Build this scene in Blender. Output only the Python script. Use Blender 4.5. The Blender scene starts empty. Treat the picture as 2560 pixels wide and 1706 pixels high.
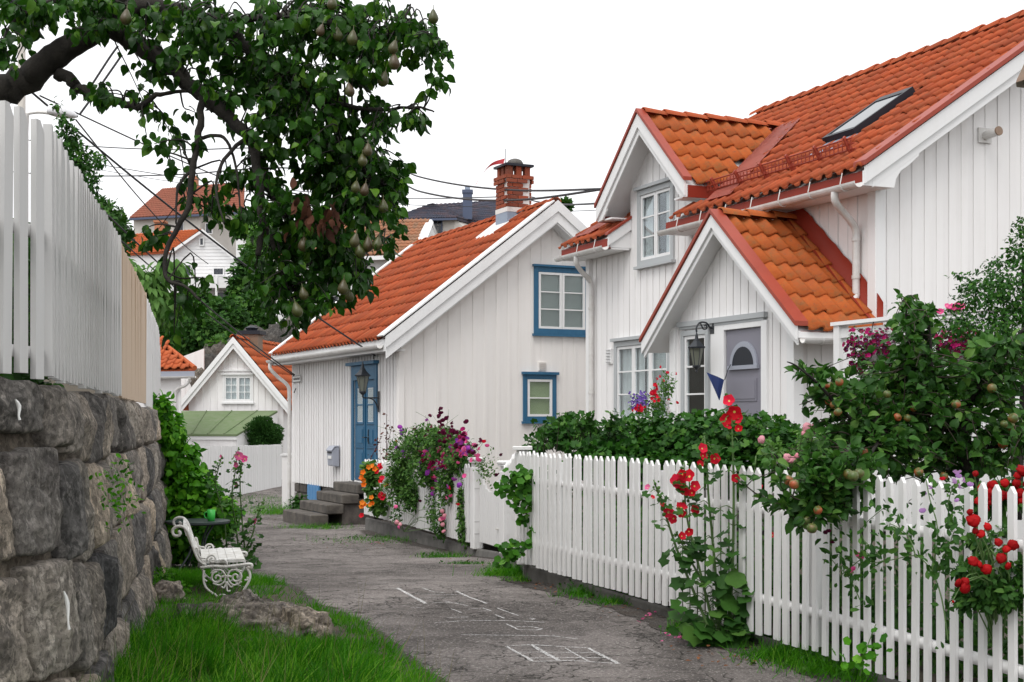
import bpy, math, random
import numpy as np
from mathutils import Vector, Matrix, noise
random.seed(7)
rng = np.random.default_rng(7)
sc = bpy.context.scene
COL = sc.collection
PI = math.pi
R = math.radians

# ------------------------------------------------------------------ camera
F, EYE = 3400.0, 1.45
cam = bpy.data.cameras.new('camera')
cam.sensor_width = 36.0
cam.lens = F / 2560 * 36.0
cam.shift_y = (1050 - 853) / 2560
cam.clip_start, cam.clip_end = 0.1, 2000.0
co = bpy.data.objects.new('camera', cam)
co.location = (0, 0, EYE)
co.rotation_euler = (R(90), 0, 0)
COL.objects.link(co)
sc.camera = co

# ------------------------------------------------------------------ overcast sky, soft sun
SUN_EL, SUN_AZ = R(58), R(204)          # azimuth clockwise from +Y: from behind, slightly to the side
world = bpy.data.worlds.new('World')
sc.world = world
world.use_nodes = True
nt = world.node_tree
nt.nodes.clear()
sky = nt.nodes.new('ShaderNodeTexSky')
sky.sky_type = 'NISHITA'
sky.sun_disc = False
sky.sun_elevation, sky.sun_rotation = SUN_EL, SUN_AZ
sky.dust_density = 4.0
hs = nt.nodes.new('ShaderNodeHueSaturation')
hs.inputs['Saturation'].default_value = 0.08
mx = nt.nodes.new('ShaderNodeMixRGB')
mx.inputs[0].default_value = 0.86
mx.inputs[2].default_value = (10.8, 10.9, 11.1, 1)      # the even white cloud cover
bg = nt.nodes.new('ShaderNodeBackground')
bg.inputs['Strength'].default_value = 0.11
wo = nt.nodes.new('ShaderNodeOutputWorld')
nt.links.new(sky.outputs[0], hs.inputs['Color'])
nt.links.new(hs.outputs[0], mx.inputs[1])
nt.links.new(mx.outputs[0], bg.inputs['Color'])
nt.links.new(bg.outputs[0], wo.inputs['Surface'])

sun = bpy.data.lights.new('sun', 'SUN')
sun.energy = 1.45
sun.angle = R(36)
sun.color = (1.0, 0.97, 0.93)
so = bpy.data.objects.new('sun', sun)
COL.objects.link(so)
_d = Vector((math.sin(SUN_AZ) * math.cos(SUN_EL), math.cos(SUN_AZ) * math.cos(SUN_EL), math.sin(SUN_EL)))
so.rotation_euler = _d.to_track_quat('Z', 'Y').to_euler()

sc.view_settings.view_transform = 'Standard'
sc.view_settings.look = 'None'
sc.view_settings.exposure = 0.28
sc.view_settings.gamma = 1.0
sc.view_settings.use_curve_mapping = False
sc.cycles.max_bounces = 8
sc.cycles.transparent_max_bounces = 16
sc.cycles.use_denoising = True

# ------------------------------------------------------------------ helpers
def W(u, v, Y):
    """world point whose direction from the viewpoint was measured at (u, v), standing Y metres away"""
    return Vector(((u - 1280) / F * Y, Y, EYE + (1050 - v) / F * Y))

def tag(o, label=None, cat=None, group=None, kind=None):
    if label: o['label'] = label
    if cat: o['category'] = cat
    if group: o['group'] = group
    if kind: o['kind'] = kind
    return o

def link(name, me, mat=None, parent=None):
    o = bpy.data.objects.new(name, me)
    COL.objects.link(o)
    if mat is not None and me is not None and not me.materials:
        me.materials.append(MAT[mat] if isinstance(mat, str) else mat)
    if parent is not None: o.parent = parent
    return o

def empty(name, loc=(0, 0, 0), rz=0.0):
    o = bpy.data.objects.new(name, None)
    o.empty_display_size = 0.2
    COL.objects.link(o)
    o.location = loc
    o.rotation_euler = (0, 0, rz)
    return o

def mesh_np(name, V, Fc, var=None, smooth=False):
    V = np.asarray(V, 'f'); Fc = np.asarray(Fc, 'i')
    me = bpy.data.meshes.new(name)
    me.vertices.add(len(V)); me.vertices.foreach_set('co', V.ravel())
    m, k = Fc.shape
    me.loops.add(m * k); me.loops.foreach_set('vertex_index', Fc.ravel())
    me.polygons.add(m); me.polygons.foreach_set('loop_start', np.arange(0, m * k, k, dtype='i'))
    if smooth: me.polygons.foreach_set('use_smooth', np.ones(m, dtype=bool))
    if var is not None:
        a = me.attributes.new('var', 'FLOAT', 'POINT')
        a.data.foreach_set('value', np.asarray(var, 'f'))
    me.update(calc_edges=True)
    return me

class MB:
    def __init__(self): self.v, self.f = [], []
    def add(self, vs, fs):
        n = len(self.v)
        self.v += [tuple(x) for x in vs]; self.f += [tuple(i + n for i in f) for f in fs]
        return self
    def box(self, x0, x1, y0, y1, z0, z1):
        return self.add([(x0,y0,z0),(x1,y0,z0),(x1,y1,z0),(x0,y1,z0),(x0,y0,z1),(x1,y0,z1),(x1,y1,z1),(x0,y1,z1)],
                        [(0,3,2,1),(4,5,6,7),(0,1,5,4),(1,2,6,5),(2,3,7,6),(3,0,4,7)])
    def prism(self, pts, d):
        """polygon (3D points) extruded along vector d"""
        n = len(pts); d = Vector(d); pts = [Vector(p) for p in pts]
        return self.add(pts + [p + d for p in pts], [tuple(range(n))[::-1], tuple(range(n, 2*n))] + [(i, (i+1) % n, n + (i+1) % n, n + i) for i in range(n)])
    def tube(self, pts, rad, sides=8, caps=True):
        V, Q = tube_np(pts, rad, sides)
        n = len(self.v)
        self.v += [tuple(x) for x in V]; self.f += [tuple(int(i) + n for i in q) for q in Q]
        if caps:
            self.f.append(tuple(n + i for i in range(sides))[::-1]); m = len(V) - sides
            self.f.append(tuple(n + m + i for i in range(sides)))
        return self
    def lathe(self, prof, centre=(0,0,0), sides=14):
        c = Vector(centre); n = len(self.v); k = len(prof)
        for r, z in prof:
            for i in range(sides):
                a = 2*PI*i/sides; self.v.append((c.x + r*math.cos(a), c.y + r*math.sin(a), c.z + z))
        for j in range(k-1):
            for i in range(sides):
                i2 = (i+1) % sides
                self.f.append((n+j*sides+i, n+j*sides+i2, n+(j+1)*sides+i2, n+(j+1)*sides+i))
        self.f.append(tuple(n+i for i in range(sides))[::-1]); self.f.append(tuple(n+(k-1)*sides+i for i in range(sides)))
        return self
    def mesh(self, name, smooth=False):
        me = bpy.data.meshes.new(name); me.from_pydata(self.v, [], self.f)
        if smooth: me.polygons.foreach_set('use_smooth', [True]*len(me.polygons))
        me.update(); return me
    def build(self, name, mat, parent=None, smooth=False, bevel=0):
        o = link(name, self.mesh(name, smooth), mat, parent)
        if bevel:
            m = o.modifiers.new('edge', 'BEVEL'); m.width = bevel; m.segments = 1; m.limit_method = 'ANGLE'
        return o

def tube_np(pts, rad, sides=8):
    P = np.array([tuple(p) for p in pts], float); n = len(P)
    rad = np.full(n, rad) if np.isscalar(rad) else np.asarray(rad, float)
    T = np.gradient(P, axis=0); T /= np.linalg.norm(T, axis=1)[:, None] + 1e-9
    up = np.array([0, 0, 1.0]) if abs(T[0][2]) < 0.9 else np.array([1.0, 0, 0])
    V = []
    U = np.cross(T[0], up); U /= np.linalg.norm(U)
    for i in range(n):
        U = U - T[i]*np.dot(U, T[i]); U /= np.linalg.norm(U) + 1e-9
        Bn = np.cross(T[i], U)
        for k in range(sides):
            a = 2*PI*k/sides
            V.append(P[i] + rad[i]*(math.cos(a)*U + math.sin(a)*Bn))
    Q = [(j*sides+k, j*sides+(k+1) % sides, (j+1)*sides+(k+1) % sides, (j+1)*sides+k) for j in range(n-1) for k in range(sides)]
    return np.array(V), np.array(Q)

def spline(pts, n=8):
    P = [Vector(p) for p in pts]; out = []
    for i in range(len(P)-1):
        p0, p1, p2, p3 = P[max(i-1, 0)], P[i], P[i+1], P[min(i+2, len(P)-1)]
        for j in range(n):
            t = j/n
            out.append(0.5*((2*p1) + (p2-p0)*t + (2*p0-5*p1+4*p2-p3)*t*t + (3*p1-p0-3*p2+p3)*t**3))
    out.append(P[-1]); return out

def fbm(x, y, z, o=4): return noise.fractal(Vector((x, y, z)), 1.0, 2.0, o)

# ------------------------------------------------------------------ materials (base colours only)
MAT = {}
def _n(nt, t, **kw):
    n = nt.nodes.new(t)
    for k, v in kw.items(): setattr(n, k, v)
    return n
def _coords(nt, scale=(1, 1, 1), kind='Object'):
    tc = _n(nt, 'ShaderNodeTexCoord'); mp = _n(nt, 'ShaderNodeMapping'); mp.inputs['Scale'].default_value = scale
    nt.links.new(tc.outputs[kind], mp.inputs['Vector']); return mp.outputs[0]
def _noise(nt, vec, scale, detail=6, rough=0.6, dist=0.0):
    n = _n(nt, 'ShaderNodeTexNoise'); n.inputs['Scale'].default_value = scale; n.inputs['Detail'].default_value = detail
    n.inputs['Roughness'].default_value = rough; n.inputs['Distortion'].default_value = dist
    nt.links.new(vec, n.inputs['Vector']); return n.outputs[0]
def _ramp(nt, fac, stops):
    r = _n(nt, 'ShaderNodeValToRGB'); el = r.color_ramp.elements
    while len(el) < len(stops): el.new(0.5)
    for e, (p, c) in zip(el, stops):
        e.position = p; e.color = (c[0], c[1], c[2], 1) if hasattr(c, '__len__') else (c, c, c, 1)
    nt.links.new(fac, r.inputs[0]); return r.outputs[0]
def _mix(nt, fac, a, b, mode='MIX'):
    m = _n(nt, 'ShaderNodeMixRGB', blend_type=mode)
    for i, x in ((0, fac), (1, a), (2, b)):
        if hasattr(x, 'links') or hasattr(x, 'is_linked'): nt.links.new(x, m.inputs[i])
        elif hasattr(x, '__len__'): m.inputs[i].default_value = (x[0], x[1], x[2], 1)
        else: m.inputs[i].default_value = x if i == 0 else (x, x, x, 1)
    return m.outputs[0]
def _bump(nt, bs, h, strength=0.4, dist=0.01):
    b = _n(nt, 'ShaderNodeBump'); b.inputs['Strength'].default_value = strength; b.inputs['Distance'].default_value = dist
    nt.links.new(h, b.inputs['Height']); nt.links.new(b.outputs[0], bs.inputs['Normal'])
def new_mat(name):
    m = bpy.data.materials.new(name); m.use_nodes = True
    MAT[name] = m; nt = m.node_tree
    return nt, nt.nodes['Principled BSDF']
def _rand(nt):
    """0..1 per piece: the object's own random number plus a per-piece attribute"""
    oi = _n(nt, 'ShaderNodeObjectInfo'); at = _n(nt, 'ShaderNodeAttribute', attribute_name='var')
    a = _n(nt, 'ShaderNodeMath', operation='ADD'); nt.links.new(oi.outputs['Random'], a.inputs[0]); nt.links.new(at.outputs['Fac'], a.inputs[1])
    f = _n(nt, 'ShaderNodeMath', operation='FRACT'); nt.links.new(a.outputs[0], f.inputs[0]); return f.outputs[0]

def plain(name, c, rough=0.55, c2=None, scale=6.0, stretch=(1, 1, 1), bump=0.0, bscale=30.0, spread=0.0, metal=0.0, spec=0.5):
    nt, bs = new_mat(name)
    bs.inputs['Roughness'].default_value = rough; bs.inputs['Metallic'].default_value = metal
    bs.inputs['Specular IOR Level'].default_value = spec
    vec = _coords(nt, stretch)
    col = _mix(nt, 0.0, c, c)
    if c2: col = _ramp(nt, _noise(nt, vec, scale), [(0.32, c), (0.72, c2)])
    if spread:
        col = _mix(nt, 1.0, col, _ramp(nt, _rand(nt), [(0, 1 - spread), (1, 1 + spread*0.4)]), 'MULTIPLY')
    nt.links.new(col, bs.inputs['Base Color'])
    if bump: _bump(nt, bs, _noise(nt, vec, bscale), bump)
    return MAT[name]

def white_paint(name, c, dirt, amount=0.5):
    nt, bs = new_mat(name); bs.inputs['Roughness'].default_value = 0.62; bs.inputs['Specular IOR Level'].default_value = 0.25
    st = _noise(nt, _coords(nt, (9, 9, 0.7)), 1.0, 8, 0.7)
    bl = _noise(nt, _coords(nt, (1, 1, 1)), 2.2, 6, 0.65)
    f = _n(nt, 'ShaderNodeMath', operation='MULTIPLY'); nt.links.new(_ramp(nt, st, [(0.42, 0), (0.85, 1)]), f.inputs[0]); nt.links.new(_ramp(nt, bl, [(0.35, 0.1), (0.7, 1)]), f.inputs[1])
    g = _n(nt, 'ShaderNodeMath', operation='MULTIPLY'); nt.links.new(f.outputs[0], g.inputs[0]); g.inputs[1].default_value = amount
    col = _mix(nt, g.outputs[0], c, dirt)
    col = _mix(nt, 1.0, col, _ramp(nt, _rand(nt), [(0, 0.96), (1, 1.0)]), 'MULTIPLY')
    nt.links.new(col, bs.inputs['Base Color'])
    _bump(nt, bs, _noise(nt, _coords(nt, (40, 40, 2.5)), 1.0, 5, 0.7), 0.12, 0.004)

white_paint('white_board', (0.85, 0.835, 0.83), (0.56, 0.52, 0.48), 0.34)
white_paint('cream_board', (0.88, 0.85, 0.825), (0.62, 0.55, 0.50), 0.30)
white_paint('white_trim', (0.81, 0.81, 0.81), (0.55, 0.53, 0.50), 0.3)
white_paint('picket_white', (0.79, 0.785, 0.78), (0.42, 0.40, 0.36), 0.4)
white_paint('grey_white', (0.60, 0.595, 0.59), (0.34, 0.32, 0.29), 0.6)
white_paint('bare_wood', (0.60, 0.47, 0.35), (0.40, 0.27, 0.18), 0.9)
plain('grey_trim', (0.42, 0.44, 0.45), 0.5)
plain('blue_paint', (0.021, 0.112, 0.212), 0.42, (0.028, 0.135, 0.25), 5, (4, 4, 1), 0.1, 40)
plain('light_blue', (0.085, 0.26, 0.50), 0.5, (0.06, 0.20, 0.42), 4, (6, 6, 1), 0.15, 30)
plain('door_grey', (0.215, 0.21, 0.25), 0.45)
plain('mail_grey', (0.33, 0.35, 0.41), 0.4)
plain('black_iron', (0.018, 0.022, 0.028), 0.4, bump=0.15, bscale=60)
plain('dark_metal', (0.016, 0.018, 0.026), 0.45, spec=0.3)
plain('red_metal', (0.33, 0.055, 0.03), 0.45, (0.27, 0.045, 0.026), 3, spec=0.3)
plain('flashing_red', (0.50, 0.14, 0.10), 0.5, (0.43, 0.11, 0.08), 3, spec=0.3)
plain('dark_red', (0.24, 0.028, 0.014), 0.5, spec=0.2)
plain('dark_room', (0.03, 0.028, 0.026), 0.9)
plain('curtain', (0.62, 0.63, 0.63), 0.9, (0.46, 0.47, 0.48), 1.0, (14, 14, 0.4))
plain('blind', (0.60, 0.63, 0.61), 0.7)
plain('green_blind', (0.34, 0.40, 0.22), 0.8)
plain('white_lace', (0.72, 0.74, 0.78), 0.9)
plain('gutter_white', (0.72, 0.71, 0.70), 0.4, (0.55, 0.53, 0.5), 5)
plain('cable', (0.02, 0.02, 0.024), 0.6)
plain('concrete', (0.085, 0.081, 0.075), 0.9, (0.145, 0.138, 0.128), 7, bump=0.5, bscale=60)
plain('step_stone', (0.052, 0.046, 0.041), 0.9, (0.15, 0.132, 0.112), 5, bump=0.6, bscale=40)
plain('dark_stone', (0.05, 0.045, 0.042), 0.95, (0.15, 0.13, 0.115), 6, bump=0.7, bscale=25, spread=0.4)
plain('soil', (0.05, 0.04, 0.03), 1.0, (0.09, 0.075, 0.05), 12, bump=0.8, bscale=40)
plain('bark', (0.010, 0.008, 0.007), 0.97, (0.032, 0.028, 0.022), 9, (1, 1, 1), 0.9, 45)
plain('twig', (0.05, 0.038, 0.028), 0.9)
plain('stem_green', (0.09, 0.17, 0.045), 0.6)
plain('white_iron', (0.84, 0.84, 0.82), 0.5, (0.52, 0.50, 0.45), 14, bump=0.6, bscale=90)
plain('green_mug', (0.05, 0.52, 0.07), 0.3)
plain('table_dark', (0.035, 0.05, 0.05), 0.45)
plain('shed_green', (0.12, 0.18, 0.075), 0.9, (0.17, 0.21, 0.12), 5, (1, 1, 1), 0.3, 40)
plain('terracotta', (0.42, 0.16, 0.08), 0.8)
plain('copper', (0.24, 0.15, 0.10), 0.5, (0.16, 0.12, 0.08), 6)
plain('lamp_white', (0.70, 0.70, 0.72), 0.35)
plain('mortar_white', (0.70, 0.68, 0.66), 0.9)
plain('lead', (0.25, 0.30, 0.38), 0.5)
nt_, bs_ = new_mat('chalk'); bs_.inputs['Roughness'].default_value = 1.0; bs_.inputs['Base Color'].default_value = (0.66, 0.65, 0.64, 1)
nt_.links.new(_ramp(nt_, _noise(nt_, _coords(nt_), 70, 4, 0.7), [(0.40, 0.05), (0.56, 0.9)]), bs_.inputs['Alpha'])
plain('flag_blue', (0.012, 0.03, 0.13), 0.8)
plain('pennant_red', (0.50, 0.05, 0.06), 0.8)
plain('far_white', (0.76, 0.76, 0.77), 0.7, (0.68, 0.67, 0.66), 1.0, (1, 1, 6))
plain('far_cream', (0.70, 0.66, 0.61), 0.8, (0.62, 0.58, 0.53), 0.8)
plain('far_blue', (0.06, 0.08, 0.14), 0.5)
plain('basket_grey', (0.40, 0.40, 0.40), 0.7)
plain('paper_white', (0.75, 0.75, 0.73), 0.8)

def tile_mat(name, a, b, c, moss=0.0):
    nt, bs = new_mat(name); bs.inputs['Roughness'].default_value = 0.72; bs.inputs['Specular IOR Level'].default_value = 0.14
    vec = _coords(nt)
    col = _mix(nt, _ramp(nt, _noise(nt, vec, 9, 6, 0.7), [(0.3, 0), (0.7, 1)]), a, b)
    col = _mix(nt, _ramp(nt, _rand(nt), [(0.2, 0), (1, 0.8)]), col, c)
    if moss:
        w = _n(nt, 'ShaderNodeNewGeometry')
        col = _mix(nt, _ramp(nt, _noise(nt, w.outputs['Position'], 5.5, 8, 0.75), [(0.50, 0), (0.72, moss)]), col, (0.13, 0.12, 0.05))
    wp = _n(nt, 'ShaderNodeNewGeometry')
    col = _mix(nt, _ramp(nt, _noise(nt, wp.outputs['Position'], 16, 6, 0.75), [(0.56, 0), (0.68, 0.55)]), col, (0.13, 0.075, 0.05))
    col = _mix(nt, _ramp(nt, _noise(nt, wp.outputs['Position'], 1.3, 5, 0.6), [(0.45, 0), (0.75, 0.35)]), col, (0.20, 0.085, 0.05))
    nt.links.new(col, bs.inputs['Base Color']); _bump(nt, bs, _noise(nt, vec, 40), 0.3, 0.006)
tile_mat('tile_orange', (0.44, 0.098, 0.035), (0.37, 0.074, 0.027), (0.27, 0.055, 0.024), 0.3)
tile_mat('tile_porch', (0.45, 0.115, 0.025), (0.37, 0.08, 0.02), (0.36, 0.085, 0.02), 0.65)
tile_mat('tile_old', (0.46, 0.19, 0.10), (0.30, 0.15, 0.09), (0.25, 0.17, 0.12), 0.7)
tile_mat('tile_far', (0.52, 0.13, 0.045), (0.45, 0.10, 0.035), (0.42, 0.10, 0.04), 0.1)
tile_mat('tile_rust', (0.30, 0.105, 0.07), (0.26, 0.09, 0.06), (0.24, 0.09, 0.06), 0.1)
tile_mat('tile_black', (0.055, 0.06, 0.085), (0.075, 0.08, 0.11), (0.05, 0.055, 0.075), 0.0)
tile_mat('brick_red', (0.33, 0.075, 0.035), (0.24, 0.06, 0.035), (0.16, 0.05, 0.035), 0.25)

def leaf_mat(name, dark, light, rough=0.5, trans=0.25, yellow=None):
    nt, bs = new_mat(name); bs.inputs['Roughness'].default_value = rough; bs.inputs['Specular IOR Level'].default_value = 0.16
    col = _ramp(nt, _rand(nt), [(0.0, dark), (0.8, light), (1.0, yellow or light)])
    nt.links.new(col, bs.inputs['Base Color'])
    tr = _n(nt, 'ShaderNodeBsdfTranslucent'); nt.links.new(_mix(nt, 1.0, col, (1.0, 1.25, 0.6), 'MULTIPLY'), tr.inputs['Color'])
    ms = _n(nt, 'ShaderNodeMixShader'); ms.inputs[0].default_value = trans
    nt.links.new(bs.outputs[0], ms.inputs[1]); nt.links.new(tr.outputs[0], ms.inputs[2])
    nt.links.new(ms.outputs[0], nt.nodes['Material Output'].inputs['Surface'])
leaf_mat('pear_leaf', (0.008, 0.032, 0.005), (0.029, 0.098, 0.008), 0.36, 0.26, (0.09, 0.19, 0.018))
leaf_mat('apple_leaf', (0.015, 0.055, 0.010), (0.050, 0.142, 0.022), 0.45, 0.24, (0.115, 0.22, 0.045))
leaf_mat('hedge_leaf', (0.012, 0.052, 0.008), (0.036, 0.128, 0.014), 0.5, 0.22, (0.075, 0.18, 0.022))
leaf_mat('vine_leaf', (0.025, 0.12, 0.007), (0.090, 0.30, 0.013), 0.45, 0.32, (0.19, 0.44, 0.035))
leaf_mat('bright_leaf', (0.05, 0.13, 0.025), (0.11, 0.23, 0.05), 0.5, 0.3, (0.16, 0.28, 0.07))
leaf_mat('climber_leaf', (0.020, 0.085, 0.008), (0.055, 0.19, 0.014), 0.45, 0.28, (0.11, 0.27, 0.03))
leaf_mat('holly_leaf', (0.016, 0.058, 0.010), (0.044, 0.128, 0.020), 0.55, 0.25, (0.085, 0.185, 0.035))
leaf_mat('far_leaf', (0.018, 0.062, 0.012), (0.048, 0.13, 0.022), 0.6, 0.2, (0.085, 0.185, 0.03))
leaf_mat('topiary_leaf', (0.016, 0.055, 0.012), (0.035, 0.10, 0.018), 0.6, 0.15)
leaf_mat('grass_blade', (0.022, 0.115, 0.005), (0.075, 0.275, 0.010), 0.5, 0.38, (0.20, 0.38, 0.04))
leaf_mat('dry_stalk', (0.12, 0.10, 0.045), (0.22, 0.19, 0.09), 0.8, 0.1)
leaf_mat('weed_leaf', (0.03, 0.10, 0.018), (0.07, 0.17, 0.035), 0.6, 0.2, (0.14, 0.20, 0.06))
leaf_mat('dry_leaf', (0.10, 0.045, 0.025), (0.22, 0.09, 0.04), 0.8, 0.1)
leaf_mat('withered', (0.03, 0.012, 0.008), (0.09, 0.035, 0.02), 0.8, 0.1)
leaf_mat('red_twig_leaf', (0.07, 0.02, 0.02), (0.13, 0.04, 0.03), 0.6, 0.1)

def petal(name, c, c2=None, tr=0.25):
    nt, bs = new_mat(name); bs.inputs['Roughness'].default_value = 0.6; bs.inputs['Specular IOR Level'].default_value = 0.15
    col = _ramp(nt, _rand(nt), [(0, c), (1, c2 or c)])
    nt.links.new(col, bs.inputs['Base Color'])
    t = _n(nt, 'ShaderNodeBsdfTranslucent'); nt.links.new(col, t.inputs['Color'])
    ms = _n(nt, 'ShaderNodeMixShader'); ms.inputs[0].default_value = tr
    nt.links.new(bs.outputs[0], ms.inputs[1]); nt.links.new(t.outputs[0], ms.inputs[2]); nt.links.new(ms.outputs[0], nt.nodes['Material Output'].inputs['Surface'])
petal('petal_red', (0.62, 0.008, 0.018), (0.75, 0.02, 0.06))
petal('petal_rose', (0.27, 0.003, 0.005), (0.50, 0.008, 0.010))
petal('petal_pink', (0.75, 0.09, 0.30), (0.80, 0.16, 0.36))
petal('petal_pale', (0.80, 0.42, 0.47), (0.80, 0.30, 0.38))
petal('petal_magenta', (0.24, 0.003, 0.06), (0.42, 0.012, 0.14))
petal('petal_purple', (0.32, 0.06, 0.50), (0.50, 0.08, 0.48))
petal('petal_lilac', (0.56, 0.30, 0.70), (0.62, 0.36, 0.66))
petal('petal_wine', (0.07, 0.006, 0.025), (0.13, 0.008, 0.045))
petal('petal_violet', (0.12, 0.06, 0.34), (0.20, 0.11, 0.46))
petal('petal_orange', (0.80, 0.16, 0.01), (0.85, 0.28, 0.03))
petal('petal_white', (0.75, 0.75, 0.74), (0.78, 0.72, 0.74))
petal('flower_eye', (0.70, 0.60, 0.12), (0.7, 0.6, 0.2))

def fruit_mat(name, a, b, c):
    nt, bs = new_mat(name); bs.inputs['Roughness'].default_value = 0.42
    vec = _coords(nt, kind='Object')
    sep = _n(nt, 'ShaderNodeSeparateXYZ'); nt.links.new(vec, sep.inputs[0])
    f = _noise(nt, vec, 26, 6, 0.7)
    side = _ramp(nt, _noise(nt, vec, 12, 2), [(0.42, 0), (0.62, 1)])
    col = _mix(nt, _ramp(nt, f, [(0.4, 0), (0.65, 0.8)]), a, b)
    at = _mix(nt, 1.0, side, _ramp(nt, _rand(nt), [(0.15, 0), (0.9, 1)]), 'MULTIPLY')
    nt.links.new(_mix(nt, at, col, c), bs.inputs['Base Color'])
fruit_mat('pear_skin', (0.052, 0.066, 0.012), (0.050, 0.046, 0.015), (0.060, 0.038, 0.015))
fruit_mat('apple_skin', (0.060, 0.105, 0.018), (0.095, 0.10, 0.030), (0.36, 0.075, 0.025))

# glass: sky reflections at a grazing look, the room behind at a straight one
nt_, bs_ = new_mat('window_glass')
_lf = _n(nt_, 'ShaderNodeLayerWeight'); _lf.inputs['Blend'].default_value = 0.5
_pw = _n(nt_, 'ShaderNodeMath', operation='POWER'); _pw.inputs[1].default_value = 4.0; nt_.links.new(_lf.outputs['Facing'], _pw.inputs[0])
_lw = _n(nt_, 'ShaderNodeMath', operation='ADD'); _lw.inputs[1].default_value = 0.05; nt_.links.new(_pw.outputs[0], _lw.inputs[0])
_gl = _n(nt_, 'ShaderNodeBsdfGlossy'); _gl.inputs['Roughness'].default_value = 0.03; _gl.inputs['Color'].default_value = (0.9, 0.95, 1, 1)
_tp = _n(nt_, 'ShaderNodeBsdfTransparent'); _tp.inputs['Color'].default_value = (0.93, 0.96, 0.96, 1)
_ms = _n(nt_, 'ShaderNodeMixShader')
nt_.links.new(_lw.outputs[0], _ms.inputs[0]); nt_.links.new(_tp.outputs[0], _ms.inputs[1]); nt_.links.new(_gl.outputs[0], _ms.inputs[2])
nt_.links.new(_ms.outputs[0], nt_.nodes['Material Output'].inputs['Surface'])
nt_, bs_ = new_mat('dark_glass')
bs_.inputs['Base Color'].default_value = (0.03, 0.035, 0.045, 1); bs_.inputs['Roughness'].default_value = 0.08
nt_, bs_ = new_mat('roof_glass')
bs_.inputs['Base Color'].default_value = (0.05, 0.06, 0.07, 1); bs_.inputs['Roughness'].default_value = 0.06; bs_.inputs['IOR'].default_value = 2.6
nt_, bs_ = new_mat('lamp_glass')
bs_.inputs['Base Color'].default_value = (0.20, 0.21, 0.17, 1); bs_.inputs['Roughness'].default_value = 0.15; bs_.inputs['Alpha'].default_value = 0.75

# weathered asphalt
nt_, bs_ = new_mat('asphalt'); bs_.inputs['Roughness'].default_value = 0.92; bs_.inputs['Specular IOR Level'].default_value = 0.2
_v = _coords(nt_)
_fine = _noise(nt_, _v, 42, 5, 0.85)
_col = _mix(nt_, _ramp(nt_, _noise(nt_, _v, 0.55, 8, 0.65, 0.6), [(0.40, 0), (0.58, 1)]), (0.130, 0.113, 0.105), (0.290, 0.258, 0.243))
_col = _mix(nt_, _ramp(nt_, _noise(nt_, _v, 2.3, 8, 0.75, 1.0), [(0.47, 0), (0.66, 0.85)]), _col, (0.070, 0.062, 0.057))
_col = _mix(nt_, _ramp(nt_, _fine, [(0.46, 0), (0.60, 0.75)]), _col, (0.075, 0.07, 0.067))
_col = _mix(nt_, _ramp(nt_, _noise(nt_, _v, 55, 3, 0.6), [(0.58, 0), (0.66, 0.8)]), _col, (0.45, 0.42, 0.40))
_vor = _n(nt_, 'ShaderNodeTexVoronoi', feature='DISTANCE_TO_EDGE'); _vor.inputs['Scale'].default_value = 3.2
_dv = _n(nt_, 'ShaderNodeVectorMath', operation='ADD')
_nz = _n(nt_, 'ShaderNodeTexNoise'); _nz.inputs['Scale'].default_value = 3.5; _nz.inputs['Detail'].default_value = 5; nt_.links.new(_v, _nz.inputs['Vector'])
_sc = _n(nt_, 'ShaderNodeVectorMath', operation='SCALE'); _sc.inputs['Scale'].default_value = 0.55; nt_.links.new(_nz.outputs['Color'], _sc.inputs[0])
nt_.links.new(_v, _dv.inputs[0]); nt_.links.new(_sc.outputs[0], _dv.inputs[1]); nt_.links.new(_dv.outputs[0], _vor.inputs['Vector'])
_crk = _ramp(nt_, _vor.outputs['Distance'], [(0.008, 1), (0.030, 0)])
_where = _ramp(nt_, _noise(nt_, _v, 0.6, 3), [(0.40, 0), (0.50, 1)])
_cm = _mix(nt_, 1.0, _crk, _where, 'MULTIPLY')
_col = _mix(nt_, _cm, _col, (0.028, 0.026, 0.022))
nt_.links.new(_col, bs_.inputs['Base Color'])
_h = _mix(nt_, _cm, _fine, 0.0)
_bump(nt_, bs_, _h, 0.8, 0.02)

nt_, bs_ = new_mat('gravel_dirt'); bs_.inputs['Roughness'].default_value = 0.95; bs_.inputs['Specular IOR Level'].default_value = 0.15
_v = _coords(nt_); _g1 = _noise(nt_, _v, 34, 5, 0.8); _g2 = _noise(nt_, _v, 3.0, 6, 0.7)
_col = _mix(nt_, _ramp(nt_, _g1, [(0.42, 0), (0.58, 1)]), (0.050, 0.045, 0.041), (0.125, 0.112, 0.103))
_col = _mix(nt_, _ramp(nt_, _g2, [(0.45, 0), (0.65, 0.7)]), _col, (0.075, 0.058, 0.046))
_col = _mix(nt_, _ramp(nt_, _noise(nt_, _v, 60, 3, 0.6), [(0.60, 0), (0.68, 0.8)]), _col, (0.30, 0.28, 0.26))
nt_.links.new(_col, bs_.inputs['Base Color']); _bump(nt_, bs_, _g1, 0.9, 0.03)

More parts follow.
